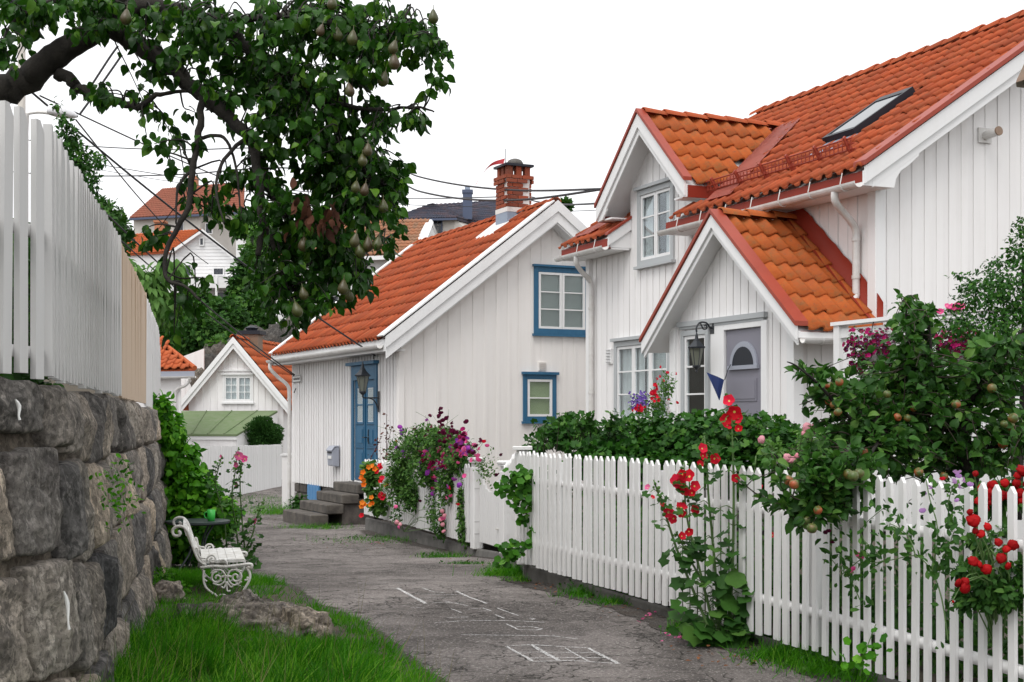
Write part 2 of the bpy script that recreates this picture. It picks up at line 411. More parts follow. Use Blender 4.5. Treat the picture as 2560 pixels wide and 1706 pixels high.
# grey granite of the retaining wall and the outcrop
def rock_mat(name, dark, mid, pale):
    nt, bs = new_mat(name); bs.inputs['Roughness'].default_value = 0.93; bs.inputs['Specular IOR Level'].default_value = 0.2
    v = _coords(nt)
    big = _noise(nt, v, 3.2, 10, 0.68, 0.7); mid_n = _noise(nt, _coords(nt, (1, 1, .55)), 13, 10, 0.78, 0.6); fine = _noise(nt, v, 48, 8, 0.85)
    rg = _n(nt, 'ShaderNodeTexNoise', noise_type='RIDGED_MULTIFRACTAL'); rg.inputs['Scale'].default_value = 4.0; rg.inputs['Detail'].default_value = 7; rg.inputs['Roughness'].default_value = 0.65; nt.links.new(_coords(nt, (1, 1, .7)), rg.inputs['Vector'])
    crack = _ramp(nt, rg.outputs[0], [(0.62, 0), (0.95, 1)])
    col = _mix(nt, _ramp(nt, big, [(0.40, 0), (0.56, 1)]), dark, mid)
    col = _mix(nt, _ramp(nt, mid_n, [(0.50, 0), (0.60, 0.85)]), col, pale)
    rv = _rand(nt)
    col = _mix(nt, 1.0, col, _ramp(nt, rv, [(0, (0.40, 0.41, 0.43)), (.5, (.85, .83, .80)), (1, (1.35, 1.22, 1.05))]), 'MULTIPLY')
    col = _mix(nt, _ramp(nt, fine, [(0.38, 0.7), (0.50, 0)]), col, (0.05, 0.047, 0.045))
    col = _mix(nt, _ramp(nt, _noise(nt, v, 4.5, 8, 0.7), [(0.58, 0), (0.66, 0.6)]), col, (0.06, 0.056, 0.053))
    col = _mix(nt, _mix(nt, 1.0, crack, .55, 'MULTIPLY'), col, (0.05, 0.047, 0.044))
    nt.links.new(col, bs.inputs['Base Color'])
    vo = _n(nt, 'ShaderNodeTexVoronoi'); vo.inputs['Scale'].default_value = 42; nt.links.new(v, vo.inputs['Vector'])
    col = _mix(nt, 0.5, col, _mix(nt, 1.0, col, _ramp(nt, vo.outputs['Color'], [(0.25, 0.45), (0.8, 1.5)]), 'MULTIPLY'))
    nt.links.new(col, bs.inputs['Base Color'])
    h = _mix(nt, 0.5, mid_n, fine)
    h = _mix(nt, _mix(nt, 1.0, crack, .6, 'MULTIPLY'), h, 0.0)
    _bump(nt, bs, h, 1.0, 0.04)
rock_mat('wall_stone', (0.21, 0.197, 0.185), (0.40, 0.367, 0.335), (0.70, 0.64, 0.58))
rock_mat('wall_stone_dark', (0.11, 0.107, 0.105), (0.235, 0.228, 0.222), (0.42, 0.40, 0.385))
rock_mat('wall_stone_pale', (0.30, 0.27, 0.245), (0.55, 0.50, 0.44), (0.80, 0.74, 0.67))
rock_mat('outcrop_rock', (0.17, 0.155, 0.145), (0.34, 0.31, 0.285), (0.60, 0.55, 0.49))
rock_mat('mortar', (0.17, 0.155, 0.135), (0.20, 0.185, 0.165), (0.26, 0.24, 0.21))
rock_mat('far_rock', (0.05, 0.048, 0.046), (0.12, 0.11, 0.10), (0.20, 0.19, 0.18))

# ------------------------------------------------------------------ terrain
_GY = [-80, 9, 12, 15, 19, 24, 36, 44, 52, 60, 78, 100, 135, 200, 600]
_GZ = [0, 0, -0.04, -0.20, -0.41, -0.46, -0.61, -0.3, 1.6, 3.6, 5.4, 9.2, 17.0, 21.0, 21.0]
def gz(x, y): return float(np.interp(y, _GY, _GZ))
_FY = [4.0, 5.2, 6.05, 6.8, 7.29, 7.71, 8.13, 8.79, 9.75, 10.6, 11.05, 11.6, 12.18, 12.84, 13.1]
_FX = [2.83, 2.51, 2.28, 2.08, 1.945, 1.825, 1.70, 1.49, 1.195, 0.885, 0.72, 0.52, 0.30, 0.115, 0.085]
_fc = np.polyfit(_FY, _FX, 4)
def fence_x(y): return float(np.polyval(_fc, y))
_LY = [2, 7.5, 8.07, 8.75, 9.85, 10.8, 12.6, 13.5, 15, 20, 25, 30, 36, 48]
_LX = [1.0, -0.465, -0.657, -0.847, -1.176, -1.617, -2.17, -2.57, -3.1, -4.9, -6.7, -8.3, -10, -13]
def lane_left(y): return float(np.interp(y, _LY, _LX))
_RY = [13.1, 17.0, 18.1, 23.6, 24.5, 30, 40, 48]
_RX = [0.10, -0.02, -0.42, -2.55, -2.3, -4.5, -6.2, -6.5]
def lane_right(y): return fence_x(y) + 0.02 if y < 13.1 else float(np.interp(y, _RY, _RX))

def sheet(name, xs_of, ys, nx, zf, mat, smooth=True):
    V = []
    for y in ys:
        a, b = xs_of(y)
        for i in range(nx):
            x = a + (b - a) * i / (nx - 1)
            V.append((x, y, zf(x, y)))
    ny = len(ys)
    Q = [(j*nx+i, j*nx+i+1, (j+1)*nx+i+1, (j+1)*nx+i) for j in range(ny-1) for i in range(nx-1)]
    return tag(link(name, mesh_np(name, V, Q, smooth=smooth), mat), kind='structure')

_ys = sorted(set([-80, -40, -15, 0] + list(np.arange(3, 60, 1.5)) + list(np.arange(60, 160, 5)) + [200, 300, 600]))
sheet('ground', lambda y: (-260, 260), _ys, 60, lambda x, y: gz(x, y) - 0.12 + (0.6*fbm(x*.05, y*.05, 3) if y > 46 else 0), 'soil')
_bumps = lambda x, y: 0.016*fbm(x*.8, y*.8, 5, 2)
sheet('lane', lambda y: (lane_left(y) - 0.5, lane_right(y) + 0.06), list(np.arange(1.0, 48, 0.16)), 36, lambda x, y: gz(x, y) + _bumps(x, y), 'asphalt')

# worn gravelly margins of the lane and a broken patch
sheet('lane_margin', lambda y: (lane_right(y) - .16 - .10*abs(fbm(y*1.7, 3, 1)) - .22*max(0, fbm(y*.6, 7, 1)) - .05*fbm(y*7, 1, 4), lane_right(y) + .05), list(np.arange(4.0, 23.4, 0.07)), 8, lambda x, y: gz(x, y) + _bumps(x, y) + .004, 'gravel_dirt')
sheet('lane_margin', lambda y: (lane_left(y) - .3, lane_left(y) + .10 + .10*abs(fbm(y*2.1, 9, 1)) + .05*fbm(y*7, 4, 4)), list(np.arange(6.0, 22, 0.07)), 8, lambda x, y: gz(x, y) + _bumps(x, y) + .004, 'gravel_dirt')

# garden behind the picket fence, a little above the lane
def garden_z(x, y): return 0.06 + 0.10*max(0.0, min(1.0, (x - fence_x(min(y, 13.1)))/1.0)) + 0.035*max(0, y - 10)
sheet('garden_ground', lambda y: ((fence_x(y) if y < 13.1 else np.interp(y, [13.1, 17, 19.5, 24.5], [0.12, 0.0, -0.7, -1.9])) + 0.12, 16), list(np.arange(1.0, 27, 0.5)), 30,
      lambda x, y: garden_z(x, y) + 0.03*fbm(x*2, y*2, 1) if y < 14 else max(gz(x, y) + 0.2, 0.08) + 0.03*fbm(x*2, y*2, 1), 'soil')

# ------------------------------------------------------------------ stone retaining wall
C0 = Vector((-1.72, 5.50))                                   # where the wall turns
DA, DB = Vector((-0.184, -0.983)), Vector((-0.213, 0.977))
def wall_pt(s, z, out=0.0):
    r = 0.34
    if s <= -r: p = C0 + DA*(-s); n = Vector((0.983, -0.184))
    elif s >= r: p = C0 + DB*s; n = Vector((0.977, 0.213))
    else:
        t = (s + r)/(2*r); p0, p2 = C0 + DA*r, C0 + DB*r
        p = p0*(1-t)**2 + C0*2*t*(1-t) + p2*t*t
        n = Vector((0.983, -0.184)).lerp(Vector((0.977, 0.213)), t).normalized()
    o = out - 0.13 + 0.085*(1.60 - z)
    return Vector((p.x + n.x*o, p.y + n.y*o, z))
def wall_top(s): return float(np.interp(s, [-1.2, 0.0, 1.0, 3.0, 6, 9, 12.5], [1.615, 1.60, 1.585, 1.61, 1.60, 1.57, 1.55]))

wall_root = tag(empty('stone_wall', (C0.x, C0.y, 0)), 'rough grey granite retaining wall under the tall white fence', 'wall')
def wchild(name, V, Q, mat, smooth=False):
    me = mesh_np(name, np.asarray(V) - np.array([C0.x, C0.y, 0]), Q, smooth=smooth)
    return link(name, me, mat, wall_root)
def stone(s0, s1, z0, z1, depth=0.07, n=(26, 26), rough=1.0, seed=0, gap=0.012, mat='wall_stone'):
    s0 += gap; s1 -= gap; z0 += gap; z1 -= gap
    nx, nz = n; V = []
    rc = [random.uniform(-0.16, 0.16) for _ in range(8)]
    planes = [(random.gauss(0, .20), random.gauss(0, .20), random.uniform(.65, 1.0)*depth) for _ in range(7)]
    for j in range(-1, nz + 2):
        for i in range(-1, nx + 2):
            fi, fj = min(max(i/nx, 0), 1), min(max(j/nz, 0), 1)
            # skewed, rounded quadrilateral outline
            sl = s0 + (s1-s0)*0.5*rc[0]*(fj-0.5) + 0.020*fbm(fj*3, seed, 1.3, 3); sr = s1 + (s1-s0)*0.5*rc[1]*(fj-0.5) + 0.020*fbm(fj*3, seed, 7.3, 3)
            zb = z0 + (z1-z0)*0.4*rc[2]*(fi-0.5) + 0.016*fbm(fi*3, seed, 3.1, 3); zt = z1 + (z1-z0)*0.4*rc[3]*(fi-0.5) + 0.016*fbm(fi*3, seed, 9.1, 3)
            cx, cz = fi*2-1, fj*2-1
            k = 1 - 0.06*(abs(cx)**4)*(abs(cz)**4)
            fi2, fj2 = 0.5 + (fi-0.5)*k, 0.5 + (fj-0.5)*k
            s = sl + (sr-sl)*fi2; z = zb + (zt-zb)*fj2
            e = min(fi, 1-fi)*(s1-s0), min(fj, 1-fj)*(z1-z0); e = min(e)
            pl = min(a*(s - (s0+s1)/2) + b*(z - (z0+z1)/2) + c for a, b, c in planes)
            d = max(pl, .012)*(1 - math.exp(-e/0.006))
            d += rough*(0.008*fbm(s*3 + seed, z*3, 2, 4) + 0.007*fbm(s*9, z*9, seed, 5) - 0.018*max(0, abs(fbm(s*5 + 9, z*8, seed, 3)) - .18) + 0.006*fbm(s*30, z*30, seed, 4))*min(1, e/0.015 + 0.5)
            if i < 0 or j < 0 or i > nx or j > nz: d = -0.10
            V.append(wall_pt(s, z, d))
    w = nx + 3
    Q = [(j*w+i, j*w+i+1, (j+1)*w+i+1, (j+1)*w+i) for j in range(nz+2) for i in range(nx+2)]
    return wchild('stone', V, Q, mat)

# mortar core
V, Q = [], []
_ss = list(np.linspace(-1.3, 13.2, 90)); _zs = np.linspace(-0.5, 1.0, 9)
for s in _ss:
    for k in _zs:
        z = -0.5 + (wall_top(s) - 0.09 + 0.5)*(k+0.5)/1.5
        V.append(wall_pt(s, z, -0.06 + 0.02*fbm(s*5, z*5, 4)))
    V.append(wall_pt(s, wall_top(s) - 0.09, -0.45))
nz_ = 10
Q = [(i*nz_+j, (i+1)*nz_+j, (i+1)*nz_+j+1, i*nz_+j+1) for i in range(len(_ss)-1) for j in range(nz_-1)]
wchild('mortar_core', V, Q, 'mortar')
# the near stones, then courses along the lane
GAP = 0.016
near = [(-1.25, -0.62, 1.36, 1.61), (-0.62, -0.06, 1.39, 1.615), (-0.06, 0.34, 1.33, 1.60), (0.34, 0.85, 1.30, 1.585),
        (-1.25, -0.78, 0.90, 1.31), (-0.78, -0.42, 0.90, 1.29), (-0.42, 0.06, 0.91, 1.35), (0.06, 0.55, 0.86, 1.28), (0.55, 1.05, 0.80, 1.27),
        (-1.25, -0.72, 0.40, 0.89), (-0.72, -0.36, 0.46, 0.86), (-0.36, 0.20, 0.44, 0.90), (0.20, 0.62, 0.36, 0.84), (0.62, 1.15, 0.34, 0.78),
        (-1.2, -0.5, -0.1, 0.42), (-0.5, 0.10, -0.12, 0.43), (0.10, 0.70, -0.12, 0.34), (0.70, 1.3, -0.15, 0.32)]
for i, q in enumerate(near):
    stone(*q, depth=random.uniform(0.045, 0.075), n=(36, 36), rough=1.15, seed=i*1.7 + 0.4, mat=['wall_stone_dark', 'wall_stone_dark', 'wall_stone_dark', 'wall_stone', 'wall_stone', 'wall_stone', 'wall_stone_pale', 'wall_stone_dark', 'wall_stone', 'wall_stone_pale', 'wall_stone', 'wall_stone_pale', 'wall_stone', 'wall_stone_dark', 'wall_stone', 'wall_stone_pale', 'wall_stone', 'wall_stone'][i])
z0s = [(1.24, None), (0.80, 1.24), (0.36, 0.80), (-0.25, 0.36)]
for ci, (za, zb) in enumerate(z0s):
    s = [0.85, 1.05, 1.15, 1.3][ci]
    while s < 12.6:
        L = random.uniform(0.45, 0.95); e = min(s + L, 12.9)
        stone(s, e, za + random.uniform(-0.03, 0.03), (zb if zb else wall_top((s+e)/2)) + random.uniform(-0.02, 0.02), depth=random.uniform(0.05, 0.12), n=(12, 14), rough=1.2, seed=ci*31 + s, mat=random.choice(['wall_stone', 'wall_stone', 'wall_stone_dark', 'wall_stone_pale']))
        s = e
# ground of the raised garden behind the wall
def _ter(y):
    s = (y - C0.y)/0.977 if y > C0.y else -(C0.y - y)/0.983
    return wall_pt(s, 1.55, -0.25).x
sheet('terrace_ground', lambda y: (-40, _ter(y)), list(np.arange(2, 24, 0.5)), 10, lambda x, y: 1.53 + 0.02*fbm(x, y, 3), 'soil')
# paint runs on the stones
for (s0, z0, z1) in ((-0.50, 1.45, 1.525), (-0.26, 0.64, 0.79)):
    c = [wall_pt(s0 + 0.012*math.sin(t*5) + 0.03*t, z1 + (z0 - z1)*t, 0.105) for t in np.linspace(0, 1, 7)]
    wchild('paint_run', *tube_np(c, [0.003, 0.007, 0.009, 0.007, 0.005, 0.004, 0.006], 6), 'paper_white')
# ------------------------------------------------------------------ grass bank
def bank_right(y): return lane_left(y) + 0.03*fbm(y*3, 2, 2) + 0.02
def bank_left(y): return _ter(max(y, 5.2)) + 0.42
def bank_z(x, y):
    a, b = bank_left(y), bank_right(y)
    t = max(0, min(1, (b - x)/max(b - a, 0.3)))
    return gz(x, y) + 0.005 + 0.20*t**0.8*np.interp(y, [5, 8, 9.2, 14], [0.7, 0.45, 0.12, 0.06]) + 0.03*fbm(x*2, y*2, 6)*min(1, t*5)
sheet('grass_bank', lambda y: (bank_left(y) - 0.3, bank_right(y)), list(np.arange(4.0, 15.5, 0.12)), 26, lambda x, y: bank_z(x, y), 'soil')

GT = np.array([(-0.5, 0, 0), (0.5, 0, 0), (-0.42, 0.36, 0.02), (0.42, 0.36, 0.02), (-0.28, 0.70, 0.12), (0.28, 0.70, 0.12), (0, 1.0, 0.30)])
GF = np.array([(0, 1, 3), (0, 3, 2), (2, 3, 5), (2, 5, 4), (4, 5, 6)])
def scatter(T, Fc, pos, ydir, nrm, wid, lng, var=None):
    """many copies of one small template: x across, y along ydir, z along nrm"""
    pos, ydir, nrm = (np.asarray(a, float) for a in (pos, ydir, nrm))
    ydir = ydir/(np.linalg.norm(ydir, axis=1)[:, None] + 1e-9)
    x = np.cross(ydir, nrm); x /= np.linalg.norm(x, axis=1)[:, None] + 1e-9
    n = np.cross(x, ydir)
    wid, lng = np.asarray(wid), np.asarray(lng)
    V = pos[:, None, :] + T[None, :, 0:1]*x[:, None, :]*wid[:, None, None] + T[None, :, 1:2]*ydir[:, None, :]*lng[:, None, None] + T[None, :, 2:3]*n[:, None, :]*lng[:, None, None]
    N, k = len(pos), len(T)
    Fa = (Fc[None] + (np.arange(N)*k)[:, None, None]).reshape(-1, Fc.shape[1])
    v = rng.random(N) if var is None else var
    return V.reshape(-1, 3), Fa, np.repeat(v, k)
def grass(name, pts, hmin, hmax, label=None, cat='grass', lean=0.5, width=0.006, mat='grass_blade', parent=None, wind=(0.25, 0.1)):
    pts = np.asarray(pts); n = len(pts)
    h = rng.uniform(hmin, hmax, n)
    d = np.stack([rng.normal(wind[0], lean, n), rng.normal(wind[1], lean, n), np.full(n, 1.0)], 1)
    nr = np.stack([rng.normal(0, 1, n), rng.normal(0, 1, n) - 0.3, np.full(n, 0.2)], 1)
    cl = np.array([.5 + .9*fbm(x*2.3, y*2.3, 8, 3) for x, y in (pts[:, :2] + (np.array(parent.location)[:2] if parent else 0))])
    vv = np.clip(.45*cl + .55*rng.random(n) - .05, 0, .999)
    V, Fa, var = scatter(GT, GF, pts, d, nr, rng.uniform(0.7, 1.4, n)*width, h, vv)
    V[:, 2] = np.maximum(V[:, 2], np.repeat(pts[:, 2], len(GT)) - 0.01)
    o = link(name, mesh_np(name, V, Fa, var), mat, parent)
    return tag(o, label, cat if label else None, kind='stuff')
P = []
while len(P) < 60000:
    y = 4.6 + 9.2*random.random()**1.25
    x = random.uniform(bank_left(y) - 0.25, bank_right(y) + 0.03)
    e = bank_right(y) - x
    if random.random() > 0.35 + 2.0*e: continue
    # bare soil and rock round the bench
    if ((x + 2.25)/0.8)**2 + ((y - 11.1)/1.3)**2 < 1 and random.random() < 0.86: continue
    if 8.7 < y < 11.2 and abs(x - (-2.05 + (10.9 - y)*0.42)) < 0.24 and random.random() < 0.9: continue
    if fbm(x*2.6 + 3, y*2.6, 11, 3) < -.16 and random.random() < .8: continue
    P.append((x, y, bank_z(x, y) - 0.01))
P = np.array(P)
clump = np.array([.5 + .5*fbm(x*1.7, y*1.7, 4, 3) for x, y, z in P])
near_wall = np.array([bank_right(y) - x for x, y, z in P])
tall = (near_wall > .22 + .25*clump) & ((P[:, 1] < 7.9 + .5*clump) | ((near_wall > 1.0) & (P[:, 1] < 9)))
for lo, hi, a, b, lb in ((-1, .42, .04, .12, 'ankle-high green grass in the hollows of the bank'), (.42, .62, .07, .20, 'long bright green grass growing along the foot of the stone wall'), (.62, 2, .12, .30, 'tallest arching grass blades beside the stone wall')):
    k = tall & (clump > lo) & (clump <= hi)
    if k.sum() > 10: grass('grass', P[k], a, b, lb, lean=.48, width=.0062, wind=(.35, .1))
grass('grass', P[~tall], 0.035, 0.12, 'short green grass fringe beside the asphalt lane', lean=0.6, width=0.0055)

k = rng.choice(len(P), 420, replace=False); Ps = P[k]; Ps = Ps[Ps[:, 1] < 10.5]
grass('seed_stalks', Ps, .22, .46, 'thin dry seed stalks standing above the green grass', lean=.22, width=.0028, mat='dry_stalk', wind=(.15, .05))
k = rng.choice(len(P), 1500, replace=False); Pw = P[k]; Pw = Pw[(Pw[:, 1] > 6)]
grass('clover', Pw, .03, .07, 'patches of low broad weeds between the grass blades', lean=1.6, width=.022, mat='weed_leaf', wind=(0, -.3))
# rock outcrop under the bench
def rock(name, c, size, rz, label, seed, mat='outcrop_rock', sub=28, parent=None, tilt=0.0):
    V = []; nu, nv = sub*2, sub
    for j in range(nv+1):
        th = PI*j/nv
        for i in range(nu):
            ph = 2*PI*i/nu
            d = Vector((math.sin(th)*math.cos(ph), math.sin(th)*math.sin(ph), math.cos(th)))
            r = 1 + 0.30*fbm(d.x*1.6 + seed, d.y*1.6, d.z*1.6, 3) + 0.12*fbm(d.x*5, d.y*5 + seed, d.z*5, 4) - 0.10*abs(fbm(d.x*3, d.y*9 + seed, d.z*3, 3))
            p = Vector((d.x*size[0]*r, d.y*size[1]*r, d.z*size[2]*r))
            V.append(Matrix.Rotation(tilt, 3, 'Y') @ p)
    Q = [(j*nu+i, j*nu+(i+1) % nu, (j+1)*nu+(i+1) % nu, (j+1)*nu+i) for j in range(nv) for i in range(nu)]
    o = link(name, mesh_np(name, V, np.array(Q)[:, ::-1], smooth=True), mat, parent); o.location = c; o.rotation_euler = (0, 0, rz)
    if label: tag(o, label, 'rock')
    return o
def gpt(u, v, dz=0.0):
    """point on the ground seen at (u, v)"""
    Y = 8.0
    for _ in range(30): Y = (EYE - gz(0, Y) - dz)*F/(v - 1050)
    return W(u, v, Y)
p = gpt(700, 1575); rock('rock', (p.x, p.y, p.z + 0.03), (0.78, 0.24, 0.15), R(115), 'long grey rock ridge running from the bench foot through the grass', 1.3, sub=36)
p = gpt(745, 1590); rock('rock', (p.x, p.y, p.z + 0.05), (0.42, 0.18, 0.15), R(118), 'lichen spotted rock slab at the tip of the long ridge', 4.7)
p = gpt(600, 1590); rock('rock', (p.x, p.y, p.z + 0.07), (0.42, 0.17, 0.15), R(160), 'low grey rock half buried in grass below the bench', 8.1)
p = gpt(520, 1585); rock('rock', (p.x, p.y, p.z + 0.09), (0.28, 0.14, 0.13), R(10), 'flat speckled rock in the grass beside the low rock', 2.2)
p = gpt(420, 1510); rock('rock', (p.x, p.y, p.z + 0.08), (0.14, 0.12, 0.10), R(30), 'rounded stone in the grass at the foot of the wall', 6.2)
p = gpt(605, 1515); rock('rock', (p.x, p.y, p.z + 0.0), (0.16, 0.16, 0.12), R(60), 'dark stone under the front foot of the bench', 9.9)

# ------------------------------------------------------------------ generic house pieces
def cut_planks(p0, p1, base, top, openings, kinks):
    """strips of one plank after cutting out openings: list of (a, b, za, zb, ta, tb)"""
    bp = sorted({p0, p1} | {x for o in openings for x in (o[0], o[1]) if p0 < x < p1} | {k for k in kinks if p0 < k < p1})
    out = []
    for a, b in zip(bp[:-1], bp[1:]):
        if b - a < 1e-4: continue
        m = (a+b)/2
        iv = [(base(m) if callable(base) else base, None)]
        for (o0, o1, z0, z1) in openings:
            if o0 - 1e-6 <= a and b <= o1 + 1e-6:
                new = []
                for (lo, hi) in iv:
                    h = top(m) if hi is None else hi
                    if z0 > lo: new.append((lo, min(z0, h)) if z0 < h else (lo, hi))
                    if z1 < h: new.append((max(z1, lo), hi))
                iv = new
        for lo, hi in iv:
            ta, tb = (top(a + 1e-4), top(b - 1e-4)) if hi is None else (hi, hi)
            if max(ta, tb) > lo + 0.01: out.append((a, b, lo, lo, max(ta, lo), max(tb, lo)))
    return out
def plank_wall(root, m, p0, p1, base, top, openings, mat, period=0.18, over=0.11, kinks=(), t0=0.0, d1=0.017, d2=0.0245, name='wall', pname='board', narrow=None):
    """vertical board cladding: each board its own piece; m(p, z, d) maps to the house's frame"""
    wb = MB()
    for (a, b, lo, _, ta, tb) in cut_planks(p0, p1, base, top, openings, list(kinks) + [p0 + (p1-p0)*i/6 for i in range(1, 6)]):
        wb.add([m(a, lo, -0.05), m(b, lo, -0.05), m(b, tb, -0.05), m(a, ta, -0.05), m(a, lo, 0), m(b, lo, 0), m(b, tb, 0), m(a, ta, 0)],
               [(0,1,2,3), (4,7,6,5), (0,4,5,1), (2,6,7,3), (1,5,6,2), (0,3,7,4)])
    wall = wb.build(name, mat, root)
    x = p0; k = 0
    def piece(a, b, da, db):
        groups = {}
        for q in cut_planks(a, b, base, top, openings, kinks): groups.setdefault(round(q[2], 3), []).append(q)
        for g in groups.values():
            mb = MB()
            for (a, b, lo, _, ta, tb) in g:
                mb.add([m(a, lo, da), m(b, lo, da), m(b, tb, da), m(a, ta, da), m(a, lo, db), m(b, lo, db), m(b, tb, db), m(a, ta, db)],
                       [(0,1,2,3), (4,7,6,5), (0,4,5,1), (2,6,7,3), (1,5,6,2), (0,3,7,4)])
            mb.build(pname, mat, wall)
    while x < p1 - 0.02:
        w = period + random.uniform(-0.012, 0.012)
        e = min(x + w, p1)
        j = random.uniform(-0.002, 0.003)
        piece(x, e, 0.001, d1 + j - (0.003 if k % 2 else 0))
        c0, c1 = max(p0, e - over/2), min(p1, e + over/2)
        if over: piece(c0, c1, d1 + 0.0035, d2 + j)
        x = e; k += 1
    return wall

def pbox(mb, m, p0, p1, z0, z1, d0, d1):
    return mb.add([m(p0, z0, d0), m(p1, z0, d0), m(p1, z1, d0), m(p0, z1, d0), m(p0, z0, d1), m(p1, z0, d1), m(p1, z1, d1), m(p0, z1, d1)],
                  [(0,1,2,3), (4,7,6,5), (0,4,5,1), (2,6,7,3), (1,5,6,2), (0,3,7,4)])
def window(root, m, p0, p1, z0, z1, casing='white_trim', sash='white_trim', sashes=2, rows=3, cols=1, cw=0.09, crown=0.05, sill=True, behind=None, proud=0.045, glass='window_glass', sw=0.045, bar=0.022, room=True, sill_mat=None):
    """window > sash, pane, sill, crown, curtain; (p0..z1) is the opening inside the casing"""
    c = MB(); D = proud + 0.018
    pbox(c, m, p0 - cw, p0, z0 - cw, z1 + cw, 0.0, D); pbox(c, m, p1, p1 + cw, z0 - cw, z1 + cw, 0.0, D)
    pbox(c, m, p0, p1, z1, z1 + cw, 0.0, D); pbox(c, m, p0, p1, z0 - cw, z0, 0.0, D)
    win = c.build('window', casing, root, bevel=0.004)
    if crown: pbox(MB(), m, p0 - cw - 0.03, p1 + cw + 0.03, z1 + cw + 0.001, z1 + cw + crown, 0.0, D + 0.05).build('crown', sill_mat or casing, win)
    if sill: pbox(MB(), m, p0 - cw - 0.03, p1 + cw + 0.03, z0 - cw - 0.045, z0 - cw - 0.001, 0.0, D + 0.045).build('sill', sill_mat or casing, win)
    w = (p1 - p0)/sashes
    for i in range(sashes):
        a, b = p0 + i*w + 0.004, p0 + (i+1)*w - 0.004
        s = MB()
        pbox(s, m, a, a + sw, z0 + .003, z1 - .003, 0.004, 0.042); pbox(s, m, b - sw, b, z0 + .003, z1 - .003, 0.004, 0.042)
        pbox(s, m, a + sw, b - sw, z0 + .003, z0 + sw, 0.004, 0.042); pbox(s, m, a + sw, b - sw, z1 - sw, z1 - .003, 0.004, 0.042)
        hh = (z1 - z0 - 2*sw)/rows; ww = (b - a - 2*sw)/cols
        for r in range(1, rows): pbox(s, m, a + sw, b - sw, z0 + sw + r*hh - bar/2, z0 + sw + r*hh + bar/2, 0.010, 0.036)
        for q in range(1, cols): pbox(s, m, a + sw + q*ww - bar/2, a + sw + q*ww + bar/2, z0 + sw, z1 - sw, 0.012, 0.0355)
        s.build('sash', sash, win)
        for r in range(rows):
            for q in range(cols):
                pbox(MB(), m, a + sw + q*ww + 0.001, a + sw + (q+1)*ww - 0.001, z0 + sw + r*hh + .001, z0 + sw + (r+1)*hh - .001, 0.016, 0.021).build('pane', glass, win)
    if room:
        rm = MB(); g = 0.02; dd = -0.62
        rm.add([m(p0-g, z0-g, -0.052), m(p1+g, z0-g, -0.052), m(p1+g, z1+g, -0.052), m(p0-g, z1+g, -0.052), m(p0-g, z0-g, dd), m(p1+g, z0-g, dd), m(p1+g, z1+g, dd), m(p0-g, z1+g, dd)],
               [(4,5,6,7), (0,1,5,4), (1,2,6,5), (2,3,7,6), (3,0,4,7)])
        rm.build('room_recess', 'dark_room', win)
    if behind == 'blind':
        nn = int((z1 - z0)/0.035); b = MB()
        for i in range(nn):
            z = z0 + 0.035*i + 0.01
            b.add([m(p0+.0, z, -0.03), m(p1-.0, z, -0.03), m(p1-.0, z+0.034, -0.008), m(p0+.0, z+0.034, -0.008)], [(0,1,2,3)])
        tag(b.build('blind', 'blind', win), kind='stuff')
    elif behind == 'green':
        b = MB(); pbox(b, m, p0+.005, p1-.005, z0+.005, z1-.005, -0.02, -0.012); b.build('roller_blind', 'green_blind', win)
    elif behind in ('curtain', 'sides'):
        for k, (a, b) in enumerate(((p0, p0 + (p1-p0)*(0.5 if behind == 'curtain' else 0.3)), (p1 - (p1-p0)*(0.5 if behind == 'curtain' else 0.3), p1))):
            n = 26; V = []
            for i in range(n+1):
                t = i/n; pp = a + (b-a)*t; dd = -0.035 + 0.014*math.sin(t*30 + k)
                V += [m(pp, z0, dd), m(pp, z1, dd)]
            link('curtain', mesh_np('curtain', V, [(2*i, 2*i+2, 2*i+3, 2*i+1) for i in range(n)], smooth=True), 'curtain', win)
    return win

